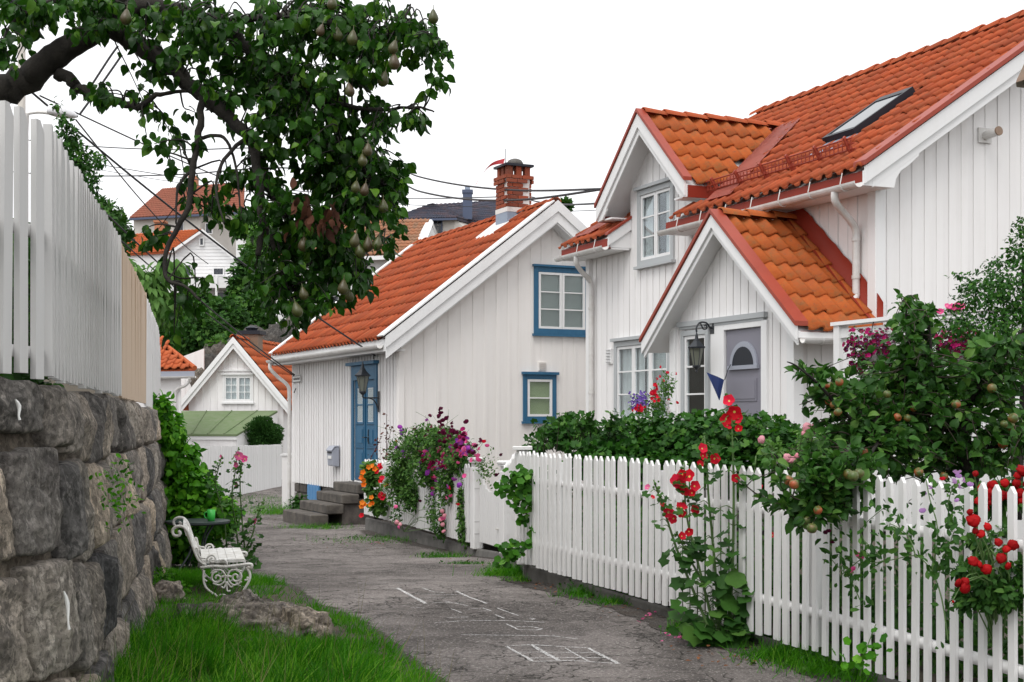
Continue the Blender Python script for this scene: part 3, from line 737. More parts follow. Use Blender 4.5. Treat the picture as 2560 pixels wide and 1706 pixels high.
# roof tiles: an S-shaped clay tile, lower edge lipped
TPROF = [(0, .20), (.10, .04), (.28, 0.0), (.46, .10), (.58, .45), (.70, .86), (.82, 1.0), (.93, .86), (.99, .48), (1.0, .02)]
def tile_template(w, l, h=0.055):
    V, Fq = [], []
    for t, k in TPROF:
        a = (t - 0.5)*w; z = h*k
        V += [(a, -0.5*l - 0.02, z + 0.032), (a, 0.5*l + 0.03, z - 0.002), (a, -0.5*l - 0.02, z + 0.004)]
    for i in range(len(TPROF)-1):
        o = 3*i; Fq += [(o, o+3, o+4, o+1), (o+2, o+5, o+3, o)]
    return np.array(V), np.array(Fq)
class Tiles:
    """collects a house's tiles; the 300 that show largest become pieces, the rest one mass"""
    def __init__(self, root): self.root, self.items, self.templ = root, [], {}
    def field(self, roof, P0, A, B, na, nb, w, l, mat, keep=None, h=0.058):
        A, B = Vector(A).normalized(), Vector(B).normalized(); N = A.cross(B)
        if N.z < 0: N = -N
        X = B.cross(N)
        for r in range(nb):
            for c in range(na):
                q = ((c+0.5)*w, (r+0.5)*l)
                p = Vector(P0) + A*q[0] + B*q[1]
                if keep and not keep(p, q): continue
                jit = Vector((random.gauss(0, .004), random.gauss(0, .005), random.gauss(0, .004)))
                M = Matrix((X, B, N)).transposed()
                self.items.append((roof, p + jit, M, w, l, h, mat))
    def build(self, most=300):
        mw = self.root.matrix_world if self.root.parent is None else None
        MWr = Matrix.Translation(self.root.location) @ self.root.rotation_euler.to_matrix().to_4x4()
        cam = Vector((0, 0, EYE)); sc_ = []
        for k, it in enumerate(self.items):
            p = MWr @ it[1]; n = (MWr.to_3x3() @ it[2]).col[2]; d = cam - p
            f = d.normalized().dot(n); u = 1280 + F*p.x/max(p.y, .1); v = 1050 - F*(p.z - EYE)/max(p.y, .1)
            s = f*it[3]*it[4]/d.length_squared if (-40 < u < 2600 and -40 < v < 1740) else -1 + f*1e-3
            sc_.append((-s, k))
        sc_.sort()
        big = [k for s, k in sc_[:most] if s < 0]; rest = [k for s, k in sc_ if k not in set(big)]
        meshes = {}
        for k in big:
            roof, p, M, w, l, h, mat = self.items[k]
            key = (w, l, h, mat)
            if key not in meshes:
                V, Fq = tile_template(w, l, h); me = mesh_np('roof_tile', V, Fq, smooth=True); me.materials.append(MAT[mat])
                meshes[key] = me
            o = bpy.data.objects.new('roof_tile', meshes[key]); COL.objects.link(o); o.parent = roof
            o.location = p; o.rotation_euler = (M @ Matrix.Rotation(random.gauss(0, .012), 3, 'Z')).to_euler()
        groups = {}
        for k in rest: groups.setdefault((self.items[k][0].name, self.items[k][6]), []).append(self.items[k])
        for (rn, mat), its in groups.items():
            Vs, Fs, vr = [], [], []; n = 0
            for roof, p, M, w, l, h, mat in its:
                V, Fq = tile_template(w, l, h); Vs.append(V @ np.array(M).T + np.array(p)); Fs.append(Fq + n); n += len(V); vr.append(np.full(len(V), random.random()))
            o = link('roof_tiling', mesh_np('roof_tiling', np.concatenate(Vs), np.concatenate(Fs), np.concatenate(vr), smooth=True), mat, its[0][0])
            tag(o, kind='stuff')

def gutter(root, a, b, r=0.065, mat='gutter_white', hooks=0.0, hook_up=(0, 0, 0.2)):
    a, b = Vector(a), Vector(b); d = (b - a).normalized(); s = Vector((d.y, -d.x, 0)); mb = MB(); n = 9
    prof = [(math.cos(PI + PI*i/n)*r, math.sin(PI + PI*i/n)*r) for i in range(n+1)] + [(math.cos(2*PI - PI*i/n)*(r-.008), math.sin(2*PI - PI*i/n)*(r-.008)) for i in range(n+1)]
    mb.prism([a + s*x + Vector((0, 0, z)) for x, z in prof], b - a)
    g = mb.build('gutter', mat, root, smooth=False)
    if hooks:
        L = (b - a).length; k = 0.25
        while k < L:
            p = a + d*k
            h = MB(); pts = [p + s*(-r*1.1*math.cos(t)) + Vector((0, 0, -r*1.12*math.sin(t))) for t in np.linspace(0, PI, 8)]
            pts = [pts[0] + Vector(hook_up)] + pts
            h.tube(pts, 0.007, 5).build('gutter_bracket', mat, g); k += hooks
    return g
def downpipe(root, pts, r=0.042, mat='gutter_white', clamps=()):
    o = MB().tube(spline(pts, 5), r, 12).build('downpipe', mat, root, smooth=True)
    for c in clamps: MB().lathe([(r+.008, -.02), (r+.008, .02)], c, 12).build('pipe_clamp', mat, o)
    return o
def ridge_caps(roof, a, b, r=0.10, step=0.36, mat='tile_orange'):
    a, b = Vector(a), Vector(b); L = (b-a).length; d = (b-a)/L; s = Vector((d.y, -d.x, 0)).normalized()
    n = max(1, int(L/step)); V = []; k = 9
    for e, rr, up in ((0, r*1.12, 0.012), (step*1.08, r*0.94, -0.004)):
        for i in range(k):
            t = PI*i/(k-1)
            V.append((math.cos(t)*rr, e, math.sin(t)*rr*0.85 + up))
    for i in range(k):
        t = PI*i/(k-1); V.append((math.cos(t)*(r*1.12-.02), 0, math.sin(t)*(r*1.12-.02)*.85 + .012))
    Q = [(i, i+1, k+i+1, k+i) for i in range(k-1)] + [(2*k+i, 2*k+i+1, i+1, i) for i in range(k-1)]
    me = mesh_np('ridge_tile', V, Q, smooth=True); me.materials.append(MAT[mat])
    up = Vector((0, 0, 1)); M = Matrix((s, d, s.cross(d))).transposed()
    for i in range(n):
        o = bpy.data.objects.new('ridge_tile', me); COL.objects.link(o); o.parent = roof
        o.location = a + d*(L*i/n) + Vector((0, 0, random.gauss(0, .004))); o.rotation_euler = M.to_euler()
def slope_slab(mb, x0, z0, x1, z1, y0, y1, t=0.06, below=0.0):
    """roof deck between (x0, z0) and (x1, z1), y0..y1"""
    mb.prism([(x0, y0, z0 - below), (x1, y0, z1 - below), (x1, y0, z1 - below - t), (x0, y0, z0 - below - t)], (0, y1 - y0, 0))

# ------------------------------------------------------------------ the large white house with dormer and porch
H = tag(empty('white_house', (4.288, 16.0, 0), R(23.5)), 'large white wooden house with orange tiled roof, dormer window and gabled porch', 'house')
E_X, E_Z, R_X, R_Z = -0.40, 4.34, 3.45, 6.89
SL = (R_Z - E_Z)/(R_X - E_X); TH = math.atan(SL)
zmain = lambda x: E_Z + SL*(x - E_X) if x <= R_X else R_Z - SL*(x - R_X)
DY, DZ, DS = 5.07, 6.04, 0.90                      # dormer ridge: position, height, pitch
zdorm = lambda y: DZ - DS*abs(y - DY)
PY, PZ, PS, PX = 1.60, 3.98, 0.835, -0.95          # porch ridge, pitch, front plane
zporch = lambda y: PZ - PS*abs(y - PY)
m_eave = lambda p, z, d: Vector((-d, p, z))
m_gab = lambda p, z, d: Vector((p, -d, z))
m_pf = lambda p, z, d: Vector((PX - d, p, z))
m_pr = lambda p, z, d: Vector((p, 0.28 - d, z))
m_pl = lambda p, z, d: Vector((p, 3.0 + d, z))
def top_eave(y):
    if 4.12 < y < 6.02: return zdorm(y) - 0.12
    return zmain(0) - 0.10
WD = (4.70, 5.64, 3.92, 4.93)                       # dormer window opening
WL = (4.80, 6.42, 1.45, 2.62)                       # living room window
plank_wall(H, m_eave, 0.0, 7.4, 0.25, top_eave, [(WD[0]-.03, WD[1]+.03, WD[2]-.03, WD[3]+.03), (WL[0]-.03, WL[1]+.03, WL[2]-.03, WL[3]+.03)], 'white_board', 0.19, 0.105, kinks=(4.12, DY, 6.02))
plank_wall(H, m_gab, 0.0, 6.9, 0.25, lambda p: zmain(p) - 0.10, [], 'white_board', 0.185, 0.105, kinks=(R_X,))
MB().box(-0.075, 0.075, -0.075, 0.075, 0.25, zmain(0) - 0.2).build('corner_board', 'white_trim', H, bevel=.004)
MB().box(-0.075, 0.075, 7.36, 7.48, 0.25, zmain(0) - 0.2).build('corner_board', 'white_trim', H, bevel=.004)
far = MB(); far.prism([(0, 7.40, 0.25), (0, 7.40, zmain(0) - .1), (R_X, 7.40, R_Z - .1), (6.9, 7.40, zmain(6.9) - .1), (6.9, 7.40, .25)], (0, 0.05, 0)); far.box(6.86, 6.9, 0.02, 7.4, 0.25, zmain(6.9) - .1)
far.build('rear_wall', 'white_board', H)

# main roof
rb = MB()
slope_slab(rb, E_X, E_Z, R_X, R_Z, -0.32, 4.10, 0.07, 0.05); slope_slab(rb, E_X, E_Z, R_X, R_Z, 6.04, 7.74, 0.07, 0.05)
slope_slab(rb, 1.75, zmain(1.75), R_X, R_Z, 4.10, 6.04, 0.07, 0.05)
slope_slab(rb, 2*R_X - E_X, E_Z, R_X, R_Z, -0.32, 7.74, 0.07, 0.05)
roof = rb.build('roof', 'white_trim', H)
T = Tiles(H)
SKY = (0.70, 1.66, 1.26, 1.92)
def keep_main(p, q):
    if 4.02 < p.y < 6.12 and zdorm(p.y) + 0.02 > zmain(p.x): return False
    if 4.47 < p.z < DZ - .05 and p.y < DY:
        if DY - p.y < (DZ - p.z)/DS + .52: return False
    if SKY[0] - 0.04 < p.x < SKY[1] + 0.06 and SKY[2] - 0.05 < p.y < SKY[3] + 0.05: return False
    return True
LS = math.hypot(R_X - E_X, R_Z - E_Z); NR = 14
T.field(roof, (E_X - 0.03, -0.30, E_Z - 0.015), (0, 1, 0), (math.cos(TH), 0, math.sin(TH)), 37, NR, 8.04/37, (LS + .02)/NR, 'tile_orange', keep_main)
ridge_caps(roof, (R_X, -0.33, R_Z + 0.03), (R_X, 7.75, R_Z + 0.03), 0.105, 0.38)
# near gable: cap, boards, shaped tail
def rake(root, f, a0, z0, a1, z1, t, b, d0, d1, mat, name='bargeboard'):
    mb = MB(); pts = [f(a0, z0 - t, d0), f(a1, z1 - t, d0), f(a1, z1 - b, d0), f(a0, z0 - b, d0)]
    return mb.prism(pts, f(0, 0, d1) - f(0, 0, d0)).build(name, mat, root)
fg = lambda a, z, d: Vector((a, -d, z))
for (xa, za, xb, zb) in ((E_X - .03, zmain(E_X - .03), R_X, R_Z), (R_X, R_Z, 2*R_X - E_X, E_Z)):
    rake(H, fg, xa, za + .03, xb, zb + .03, 0.0, 0.20, 0.322, 0.352, 'white_trim')
    rake(H, fg, xa + .12, za + .03 + .08*(1 if xb == R_X else -1), xb, zb + .03, 0.20, 0.315, 0.292, 0.32, 'white_trim')
    rake(H, fg, xa - .02, za + .055, xb, zb + .068, -0.04, 0.018, 0.15, 0.375, 'red_metal', 'verge_cap')
MB().prism([fg(-.43, 4.30, .292), fg(.36, zmain(.36) - .05, .292), fg(.36, zmain(.36) - .31, .292), fg(.20, 4.40, .292), fg(.10, 4.34, .292), fg(.03, 4.24, .292), fg(0, 4.13, .292), fg(-.43, 4.13, .292)], (0, -0.026, 0)).build('bargeboard_tail', 'white_trim', H)
MB().box(-0.43, 0.0, -0.29, -0.05, 4.135, 4.16).build('soffit_return', 'white_trim', H)
# eaves: red fascia, white gutter with straps
for (ya, yb) in ((-0.28, 4.22), (6.0, 7.72)):
    MB().box(E_X - .01, E_X + .02, ya, yb, E_Z - 0.20, E_Z - 0.035).build('fascia', 'dark_red', H)
    MB().box(E_X + .03, -0.045, ya, yb, E_Z - 0.21, E_Z - 0.185).build('soffit', 'white_trim', H)
    gutter(H, (E_X - .085, ya - .02, E_Z - 0.165), (E_X - .085, yb + .02, E_Z - 0.165), 0.068, hooks=0.62, hook_up=(0.03, 0, 0.13))
downpipe(H, [(-.485, .15, 4.12), (-.47, .16, 4.02), (-.36, .2, 3.93), (-.16, .26, 3.80), (-.085, .27, 3.68), (-.085, .27, 3.4), (-.085, .27, 3.0), (-.085, .27, 2.93), (-.15, .265, 2.80), (-.2, .26, 2.76)], 0.045, clamps=((-.085, .27, 3.6), (-.085, .27, 3.15)))
downpipe(H, [(-.485, 7.0, 4.12), (-.47, 7.02, 4.0), (-.35, 7.1, 3.9), (-.15, 7.22, 3.78), (-.09, 7.25, 3.65), (-.09, 7.25, 3.0), (-.09, 7.25, 1.6), (-.09, 7.25, .3)], 0.042, clamps=((-.09, 7.25, 3.3), (-.09, 7.25, 1.9)))
# left gable return of the short roof beside the dormer
fr = lambda a, z, d: Vector((a, 6.0 - d, z))
rake(H, fr, E_X - .03, zmain(E_X - .03) + .03, 0.30, zmain(.3) + .03, 0.0, .17, 0, .03, 'white_trim'); rake(H, fr, E_X - .05, zmain(E_X - .05) + .06, 0.30, zmain(.3) + .06, -.02, .02, -.06, .05, 'red_metal', 'verge_cap')
MB().prism([fr(-.42, 4.16, .0), fr(0.02, 4.16, .0), fr(.02, 4.45, .0), fr(-.42, 4.26, .0)], (0, .025, 0)).build('soffit_return', 'white_trim', H)
# snow guard
gx = 0.02; gzz = zmain(gx)
for dz in (0.09, 0.15, 0.21):
    MB().tube([(gx - dz*.5, 0.35, gzz + dz), (gx - dz*.5, 4.15, gzz + dz)], 0.011, 6).build('snow_guard_rail', 'red_metal', roof)
for i in range(7):
    y = 0.45 + i*0.60
    MB().prism([(gx + .06, y, gzz + .02), (gx - .13, y, gzz + .25), (gx - .15, y, gzz + .22), (gx - .02, y, gzz + .0)], (0, .03, 0)).build('snow_guard_bracket', 'red_metal', roof)
mb = MB()
for i in range(45): y = 0.40 + i*0.083; mb.box(gx - .085, gx - .073, y, y + .008, gzz + .085, gzz + .2)
tag(mb.build('snow_guard_bars', 'red_metal', roof), kind='stuff')
# skylight
ct, st = math.cos(TH), math.sin(TH)
def rp(x, y, n): return Vector((x - n*st, y, zmain(x) + n*ct))
def slab(x0, x1, y0, y1, n0, n1):
    return MB().add([rp(x0,y0,n0), rp(x1,y0,n0), rp(x1,y1,n0), rp(x0,y1,n0), rp(x0,y0,n1), rp(x1,y0,n1), rp(x1,y1,n1), rp(x0,y1,n1)], [(0,3,2,1),(4,5,6,7),(0,1,5,4),(1,2,6,5),(2,3,7,6),(3,0,4,7)])
x0, x1, y0, y1 = SKY
sk = MB()
for q in ((x0, x0 + .06, y0, y1), (x1 - .12, x1, y0, y1), (x0 + .06, x1 - .12, y0, y0 + .045), (x0 + .06, x1 - .12, y1 - .045, y1)):
    b = slab(*q, 0.0, 0.13); sk.add(b.v, b.f)
skw = sk.build('skylight', 'dark_metal', roof)
slab(x0 + .06, x1 - .12, y0 + .045, y1 - .045, 0.105, 0.12).build('pane', 'roof_glass', skw)
slab(x0 - .28, x0, y0 - .05, y1 + .05, 0.035, 0.05).build('flashing', 'lead', skw)
# valleys each side of the dormer
def vpt(z, sgn): return Vector(((z - E_Z)/SL + E_X, DY - sgn*(DZ - z)/DS, z))
for sgn in (1, -1):
    a, b = vpt(4.42, sgn), vpt(DZ - 0.02, sgn); off = Vector((-st, 0, ct))*0.085; side = Vector((0, -sgn*0.62, 0))
    MB().add([a + off, b + off, b + off + side, a + off + side], [(0, 1, 2, 3), (3, 2, 1, 0)]).build('valley_flashing', 'flashing_red', roof)
# dormer roof
dth = math.atan(DS); dr = MB()
for sgn in (1, -1):
    yo = DY - sgn*1.36; zo = DZ - DS*1.36
    dr.prism([(-.38, yo, zo - .05), (-.38, DY, DZ - .05), (-.38, DY, DZ - .12), (-.38, yo, zo - .12)], (0.72, 0, 0))
    xr = (DZ - E_Z)/SL + E_X
    dr.add([(0.34, DY, DZ - .05), (xr, DY, DZ - .05), (0.34, yo, zo - .05)], [(0, 1, 2), (2, 1, 0)])
droof = dr.build('dormer_roof', 'white_trim', H)
xr = (DZ - E_Z)/SL + E_X
LD = 1.36/math.cos(dth)
for sgn in (1, -1):
    T.field(droof, (-.25, DY - sgn*1.37, DZ - DS*1.37 + .0), (1, 0, 0), (0, sgn*math.cos(dth), math.sin(dth)), 11, 5, 0.235, LD/5, 'tile_porch', lambda p, q: p.z > zmain(p.x) + 0.04)
ridge_caps(droof, (-.32, DY, DZ + .03), (xr + .05, DY, DZ + .03), 0.095, 0.36)
fd = lambda a, z, d: Vector((-d, a, z))
for sgn in (1, -1):
    yo, zo = DY - sgn*1.37, DZ - DS*1.37
    rake(H, fd, yo, zo + .03, DY, DZ + .03, 0.0, 0.21, 0.385, 0.415, 'white_trim'); rake(H, fd, yo + sgn*.10, zo + .12, DY, DZ + .03, 0.21, 0.32, 0.352, 0.383, 'white_trim')
    rake(H, fd, yo - sgn*.02, zo + .05, DY, DZ + .07, -.035, .02, 0.30, 0.44, 'red_metal', 'verge_cap')
    MB().prism([fd(yo - sgn*.0, zo - .02, .352), fd(yo + sgn*.30, zo + .20, .352), fd(yo + sgn*.30, zo - .05, .352), fd(yo + sgn*.16, zo - .18, .352), fd(yo, zo - .20, .352)], (-.03, 0, 0)).build('bargeboard_tail', 'white_trim', H)
    MB().box(-.36, .25, min(yo, yo + sgn*.025), max(yo, yo + sgn*.025), zo - .20, zo - .03).build('fascia', 'dark_red', H)
    MB().box(-.34, 0.22, min(yo + sgn*.03, yo + sgn*.40), max(yo + sgn*.03, yo + sgn*.40), zo - .19, zo - .165).build('soffit', 'white_trim', H)
    yw = DY - sgn*0.95
    MB().box(0.02, 1.35, min(yw, yw + sgn*.04), max(yw, yw + sgn*.04), 4.3, zdorm(yw) - .13).build('dormer_cheek', 'white_board', H)
MB().box(-0.05, -0.042, DY - .03, DY + .03, 5.60, 5.62).build('gable_hook', 'black_iron', H)
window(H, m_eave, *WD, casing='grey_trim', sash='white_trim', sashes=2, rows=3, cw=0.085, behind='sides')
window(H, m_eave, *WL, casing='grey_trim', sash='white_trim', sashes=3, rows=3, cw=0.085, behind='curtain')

# porch
PD = (0.90, 1.73, 0.59, 2.58); PW = (2.17, 2.72, 1.38, 2.56)
plank_wall(H, m_pf, 0.28, 3.0, 0.25, lambda p: zporch(p) - 0.12, [PD, (PW[0]-.02, PW[1]+.02, PW[2]-.02, PW[3]+.02)], 'white_board', 0.165, 0.09, kinks=(PY,), name='porch_wall')
plank_wall(H, m_pr, PX, 0.0, 0.25, lambda p: zporch(.28) - 0.10, [], 'white_board', 0.2, 0.1, name='porch_wall')
plank_wall(H, m_pl, PX, 0.0, 0.25, lambda p: zporch(3.0) - 0.10, [], 'white_board', 0.2, 0.1, name='porch_wall')
for y in (0.28, 3.0): MB().box(PX - .07, PX + .07, y - .07, y + .07, .25, zporch(y) - .12).build('corner_board', 'white_trim', H, bevel=.004)
pth = math.atan(PS); pr = MB(); HW = 1.79
for sgn in (1, -1):
    yo, zo = PY - sgn*HW, PZ - PS*HW
    pr.prism([(-1.24, yo, zo - .045), (-1.24, PY, PZ - .045), (-1.24, PY, PZ - .11), (-1.24, yo, zo - .11)], (1.23, 0, 0))
proof = pr.build('porch_roof', 'white_trim', H)
LP = HW/math.cos(pth)
for sgn in (1, -1):
    T.field(proof, (-1.14, PY - sgn*(HW + .02), PZ - PS*(HW + .02)), (1, 0, 0), (0, sgn*math.cos(pth), math.sin(pth)), 5, 7, 0.216, LP/7, 'tile_porch', h=.05)
ridge_caps(proof, (-1.15, PY, PZ + .03), (0.0, PY, PZ + .03), 0.10, 0.38, 'tile_porch')
fp = lambda a, z, d: Vector((-d, a, z))
for sgn in (1, -1):
    yo, zo = PY - sgn*HW, PZ - PS*HW
    rake(H, fp, yo, zo + .03, PY, PZ + .03, 0.0, 0.16, 1.245, 1.275, 'white_trim'); rake(H, fp, yo + sgn*.02, zo + .045, PY, PZ + .03, 0.16, 0.235, 1.215, 1.243, 'white_trim')
    rake(H, fp, yo - sgn*.02, zo + .045, PY, PZ + .07, -.035, .02, 1.12, 1.30, 'red_metal', 'verge_cap')
    MB().prism([(-1.23, yo + sgn*.03, zo - .02), (-1.23, PY - sgn*.1, PZ - .16), (-1.23, PY - sgn*.1, PZ - .185), (-1.23, yo + sgn*.03, zo - .12)], (0.27, 0, 0)).build('soffit', 'white_trim', H)
    # wall flashing with the wavy tile edge below it
    n = 22; V = []
    for i in range(n+1):
        t = i/n; y = yo + (PY - yo)*t; z = zo + (PZ - zo)*t
        V += [(-.052, y, z + .33 + .03*abs(math.sin(t*22))), (-.055, y, z + .06), (-0.17, y, z + .055)]
    Q = [(3*i+k, 3*i+3+k, 3*i+4+k, 3*i+1+k) for i in range(n) for k in (0, 1)]
    link('wall_flashing', mesh_np('wall_flashing', V, Q), 'dark_red', proof)
yo, zo = PY - HW, PZ - PS*HW
MB().box(-1.2, -0.05, yo + .01, yo + .035, zo - .15, zo - .03).build('fascia', 'dark_red', H)
gutter(H, (-1.22, yo - .055, zo - .115), (0.0, yo - .055, zo - .115), 0.06, hooks=0.6, hook_up=(0, .03, .1))
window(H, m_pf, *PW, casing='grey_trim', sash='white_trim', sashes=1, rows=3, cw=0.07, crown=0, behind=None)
# lintel moulding over door and window
c = MB(); pbox(c, m_pf, 0.80, 2.86, 2.685, 2.75, 0, .085); pbox(c, m_pf, 0.84, 2.82, 2.65, 2.684, 0, .065); c.build('lintel_moulding', 'grey_trim', H)
# front door
d = MB()
for q in ((PD[0] - .12, PD[0], PD[2], PD[3] + .07), (PD[1], PD[1] + .30, PD[2], PD[3] + .07), (PD[0], PD[1], PD[3], PD[3] + .07)): pbox(d, m_pf, *q, 0, .06)
fr_ = d.build('door_frame', 'white_trim', H, bevel=.004)
door = pbox(MB(), m_pf, PD[0] + .005, PD[1] - .005, PD[2], PD[3] - .005, -.03, .02).build('front_door', 'door_grey', H)
cy = (PD[0] + PD[1])/2
arch = lambda r, z0, n=16: [(cy + r*math.cos(PI*i/n), z0 + r*0.98*math.sin(PI*i/n)) for i in range(n+1)]
for r, a, b, mt, nm in ((0.30, .021, .045, 'mail_grey', 'arch_frame'), (0.235, .046, .05, 'dark_glass', 'arch_pane')):
    MB().prism([m_pf(p, z, a) for p, z in arch(r, 2.125)], m_pf(0, 0, b) - m_pf(0, 0, a)).build(nm, mt, door)
pbox(MB(), m_pf, cy - .33, cy + .33, 2.075, 2.124, .021, .06).build('arch_ledge', 'mail_grey', door)
for (z0, z1) in ((1.68, 1.96), (1.22, 1.56), (0.72, 1.10)):
    b = MB(); pbox(b, m_pf, cy - .28, cy + .28, z0, z1, .021, .030); pbox(b, m_pf, cy - .25, cy + .25, z0 + .03, z1 - .03, .0305, .036); b.build('door_panel', 'door_grey', door)
MB().tube([m_pf(PD[1] - .07, 1.52, .03), m_pf(PD[1] - .07, 1.52, .07), m_pf(PD[1] - .07, 1.40, .07), m_pf(PD[1] - .07, 1.40, .03)], .012, 8).build('door_handle', 'black_iron', door)
# small fittings on the walls
def vent(root, m, p0, p1, z0, z1, d=.045, mat='white_trim'):
    v = pbox(MB(), m, p0, p1, z0, z1, 0, d + .012).build('vent', mat, root); n = 5
    for i in range(n):
        z = z0 + (z1-z0)*(i+.15)/n
        MB().add([m(p0+.01, z, d+.013), m(p1-.01, z, d+.013), m(p1-.01, z+(z1-z0)*.55/n, d+.035), m(p0+.01, z+(z1-z0)*.55/n, d+.035)], [(0,1,2,3),(3,2,1,0)]).build('slat', mat, v)
    return v
vent(H, m_eave, 6.60, 6.76, 2.36, 2.60); vent(H, m_pr, -.20, -.05, 2.33, 2.50)
pbox(MB(), m_pr, -.72, -.62, 2.43, 2.56, 0, .10).build('eave_lamp', 'dark_metal', H)
ex = MB().tube([(1.6, -.03, 4.915), (1.6, -.27, 4.93)], 0.052, 14).build('exhaust_pipe', 'gutter_white', H, smooth=False)
MB().tube([(1.6, -.265, 4.93), (1.6, -.285, 4.932)], 0.057, 14).build('pipe_mouth', 'copper', ex); pbox(MB(), m_gab, 1.50, 1.70, 4.83, 5.01, .03, .05).build('pipe_plate', 'gutter_white', ex)
MB().tube([m_gab(2.42, 4.88, .05), m_gab(2.44, 4.85, .09), m_gab(2.47, 4.88, .07)], .008, 6).build('cable_hook', 'black_iron', H)
MB().box(-1.15, 0.1, 0.1, 3.2, 0.15, 0.58).build('porch_step', 'concrete', H)
T.build()

# ------------------------------------------------------------------ the small house with blue windows
B = tag(empty('blue_trim_house', (-1.97, 24.0, 0), R(26.03)), 'small white house with blue door and blue window frames beside the lane', 'house')
bE, bZ, bR, bRZ = -0.36, 2.88, 2.95, 5.42
bS = (bRZ - bZ)/(bR - bE); bT = math.atan(bS)
zb = lambda x: bZ + bS*(x - bE) if x <= bR else bRZ - bS*(x - bR)
DO = (1.16, 2.32, 0.29, 2.36)
W1 = (2.72, 3.71, 3.14, 4.19); W2 = (2.49, 3.01, 1.51, 2.20)
ex_ = lambda w, g=.03: (w[0]-g, w[1]+g, w[2]-g, w[3]+g)
plank_wall(B, m_eave, 0.0, 6.28, 0.09, lambda y: zb(0) - .08, [DO], 'white_board', 0.165, 0.075, d1=.018, d2=.040)
plank_wall(B, m_gab, 0.0, 5.9, 0.09, lambda p: zb(p) - .08, [ex_(W1), ex_(W2)], 'cream_board', 0.235, 0.07, kinks=(bR,), d1=.014, d2=.023)
MB().box(-.055, .055, -.055, .055, 0.09, zb(0) - .1).build('corner_board', 'cream_board', B, bevel=.004); MB().box(-.055, .055, 6.24, 6.34, 0.09, zb(0) - .1).build('corner_board', 'white_board', B, bevel=.004)
bk = MB(); bk.prism([(0, 6.28, 0.0), (0, 6.28, zb(0) - .08), (bR, 6.28, bRZ - .08), (5.9, 6.28, zb(5.9) - .08), (5.9, 6.28, 0)], (0, .04, 0)); bk.box(5.86, 5.9, .02, 6.28, 0, zb(5.9) - .1); bk.build('rear_wall', 'cream_board', B)
# foundation stones
fnd = MB().box(0.03, 5.86, 0.03, 6.25, -.8, 0.088).build('foundation', 'dark_stone', B)
random.seed(3)
for row, (za, zc) in enumerate(((-.12, .085), (-.36, -.12), (-.62, -.36))):
    y = 0.0
    while y < 6.2:
        L = random.uniform(.35, .7); e = min(y + L, 6.25)
        if not (e > 4.45 and y < 5.35):
            MB().box(-.02 + random.uniform(-.015, .015), .03, y + .012, e - .012, za + .012, zc - .01).build('foundation_stone', 'dark_stone', fnd, bevel=.02)
        y = e
pbox(MB(), m_eave, 4.50, 5.30, -.60, .10, .0, .035).build('cellar_hatch', 'light_blue', B)
for k in range(4): pbox(MB(), m_eave, 4.53 + k*.19, 4.70 + k*.19, -.58, .06, .036, .046).build('hatch_board', 'light_blue', B)
# roof
rb = MB(); slope_slab(rb, bE, bZ, bR, bRZ, -.32, 6.66, .07, .05); slope_slab(rb, 2*bR - bE, bZ, bR, bRZ, -.32, 6.66, .07, .05)
broof = rb.build('roof', 'white_trim', B)
T2 = Tiles(B); bL = math.hypot(bR - bE, bRZ - bZ)
CH = (bR - .28, bR + .22, 1.18, 1.66)
T2.field(broof, (bE - .05, -.10, bZ - .03), (0, 1, 0), (math.cos(bT), 0, math.sin(bT)), 34, 11, 6.60/34, (bL + .05)/11, 'tile_orange', lambda p, q: not (p.x > bR - .62 and CH[2] - .02 < p.y < CH[3] + .35), h=.07)
ridge_caps(broof, (bR, -.30, bRZ + .03), (bR, 6.66, bRZ + .03), .10, .36)
mb = MB()                                        # mortar bedding under the ridge
for i in range(36):
    y = -.25 + i*.19; mb.box(bR - .13, bR - .05, y, y + .12, zb(bR - .13) + .02, zb(bR - .13) + .07)
tag(mb.build('ridge_mortar', 'mortar_white', broof), kind='stuff')
def bslab(x0, x1, y0, y1, n0, n1):
    f = lambda x, y, n: Vector((x - n*math.sin(bT), y, zb(x) + n*math.cos(bT)))
    return MB().add([f(x0,y0,n0), f(x1,y0,n0), f(x1,y1,n0), f(x0,y1,n0), f(x0,y0,n1), f(x1,y0,n1), f(x1,y1,n1), f(x0,y1,n1)], [(0,3,2,1),(4,5,6,7),(0,1,5,4),(1,2,6,5),(2,3,7,6),(3,0,4,7)])
bslab(bR - .62, bR - .05, 1.10, 2.02, .035, .055).build('chimney_apron', 'mortar_white', broof)
bslab(bE - .06, bR - .03, -.40, -.10, .075, .10).build('verge_cap', 'white_trim', broof); bslab(bE - .06, bR - .03, 6.50, 6.72, .075, .10).build('verge_cap', 'white_trim', broof)
for (xa, za, xb, zc) in ((bE - .06, zb(bE - .06), bR, bRZ), (bR, bRZ, 2*bR - bE, bZ)):
    rake(B, fg, xa, za + .06, xb, zc + .06, 0.0, 0.20, .36, .39, 'white_trim'); rake(B, fg, xa + (.02 if xb == bR else 0), za + .06 + (.016 if xb == bR else 0), xb, zc + .06, 0.20, 0.40, .325, .355, 'white_trim')
    rake(B, fg, xa + (.30 if xb == bR else 0), za + .06 + (.23 if xb == bR else 0), xb, zc + .06, .36, .43, .04, .325, 'white_trim', 'soffit_board')
fb = lambda a, z, d: Vector((a, 6.3 + d, z))
rake(B, fb, bE - .06, zb(bE - .06) + .06, bR, bRZ + .06, 0, .25, .36, .39, 'white_trim')
MB().box(bE - .03, bE + .0, -.36, 6.68, bZ - .24, bZ - .03).build('fascia', 'white_trim', B); MB().box(bE, -.04, -.3, 6.6, bZ - .23, bZ - .20).build('soffit', 'grey_white', B)
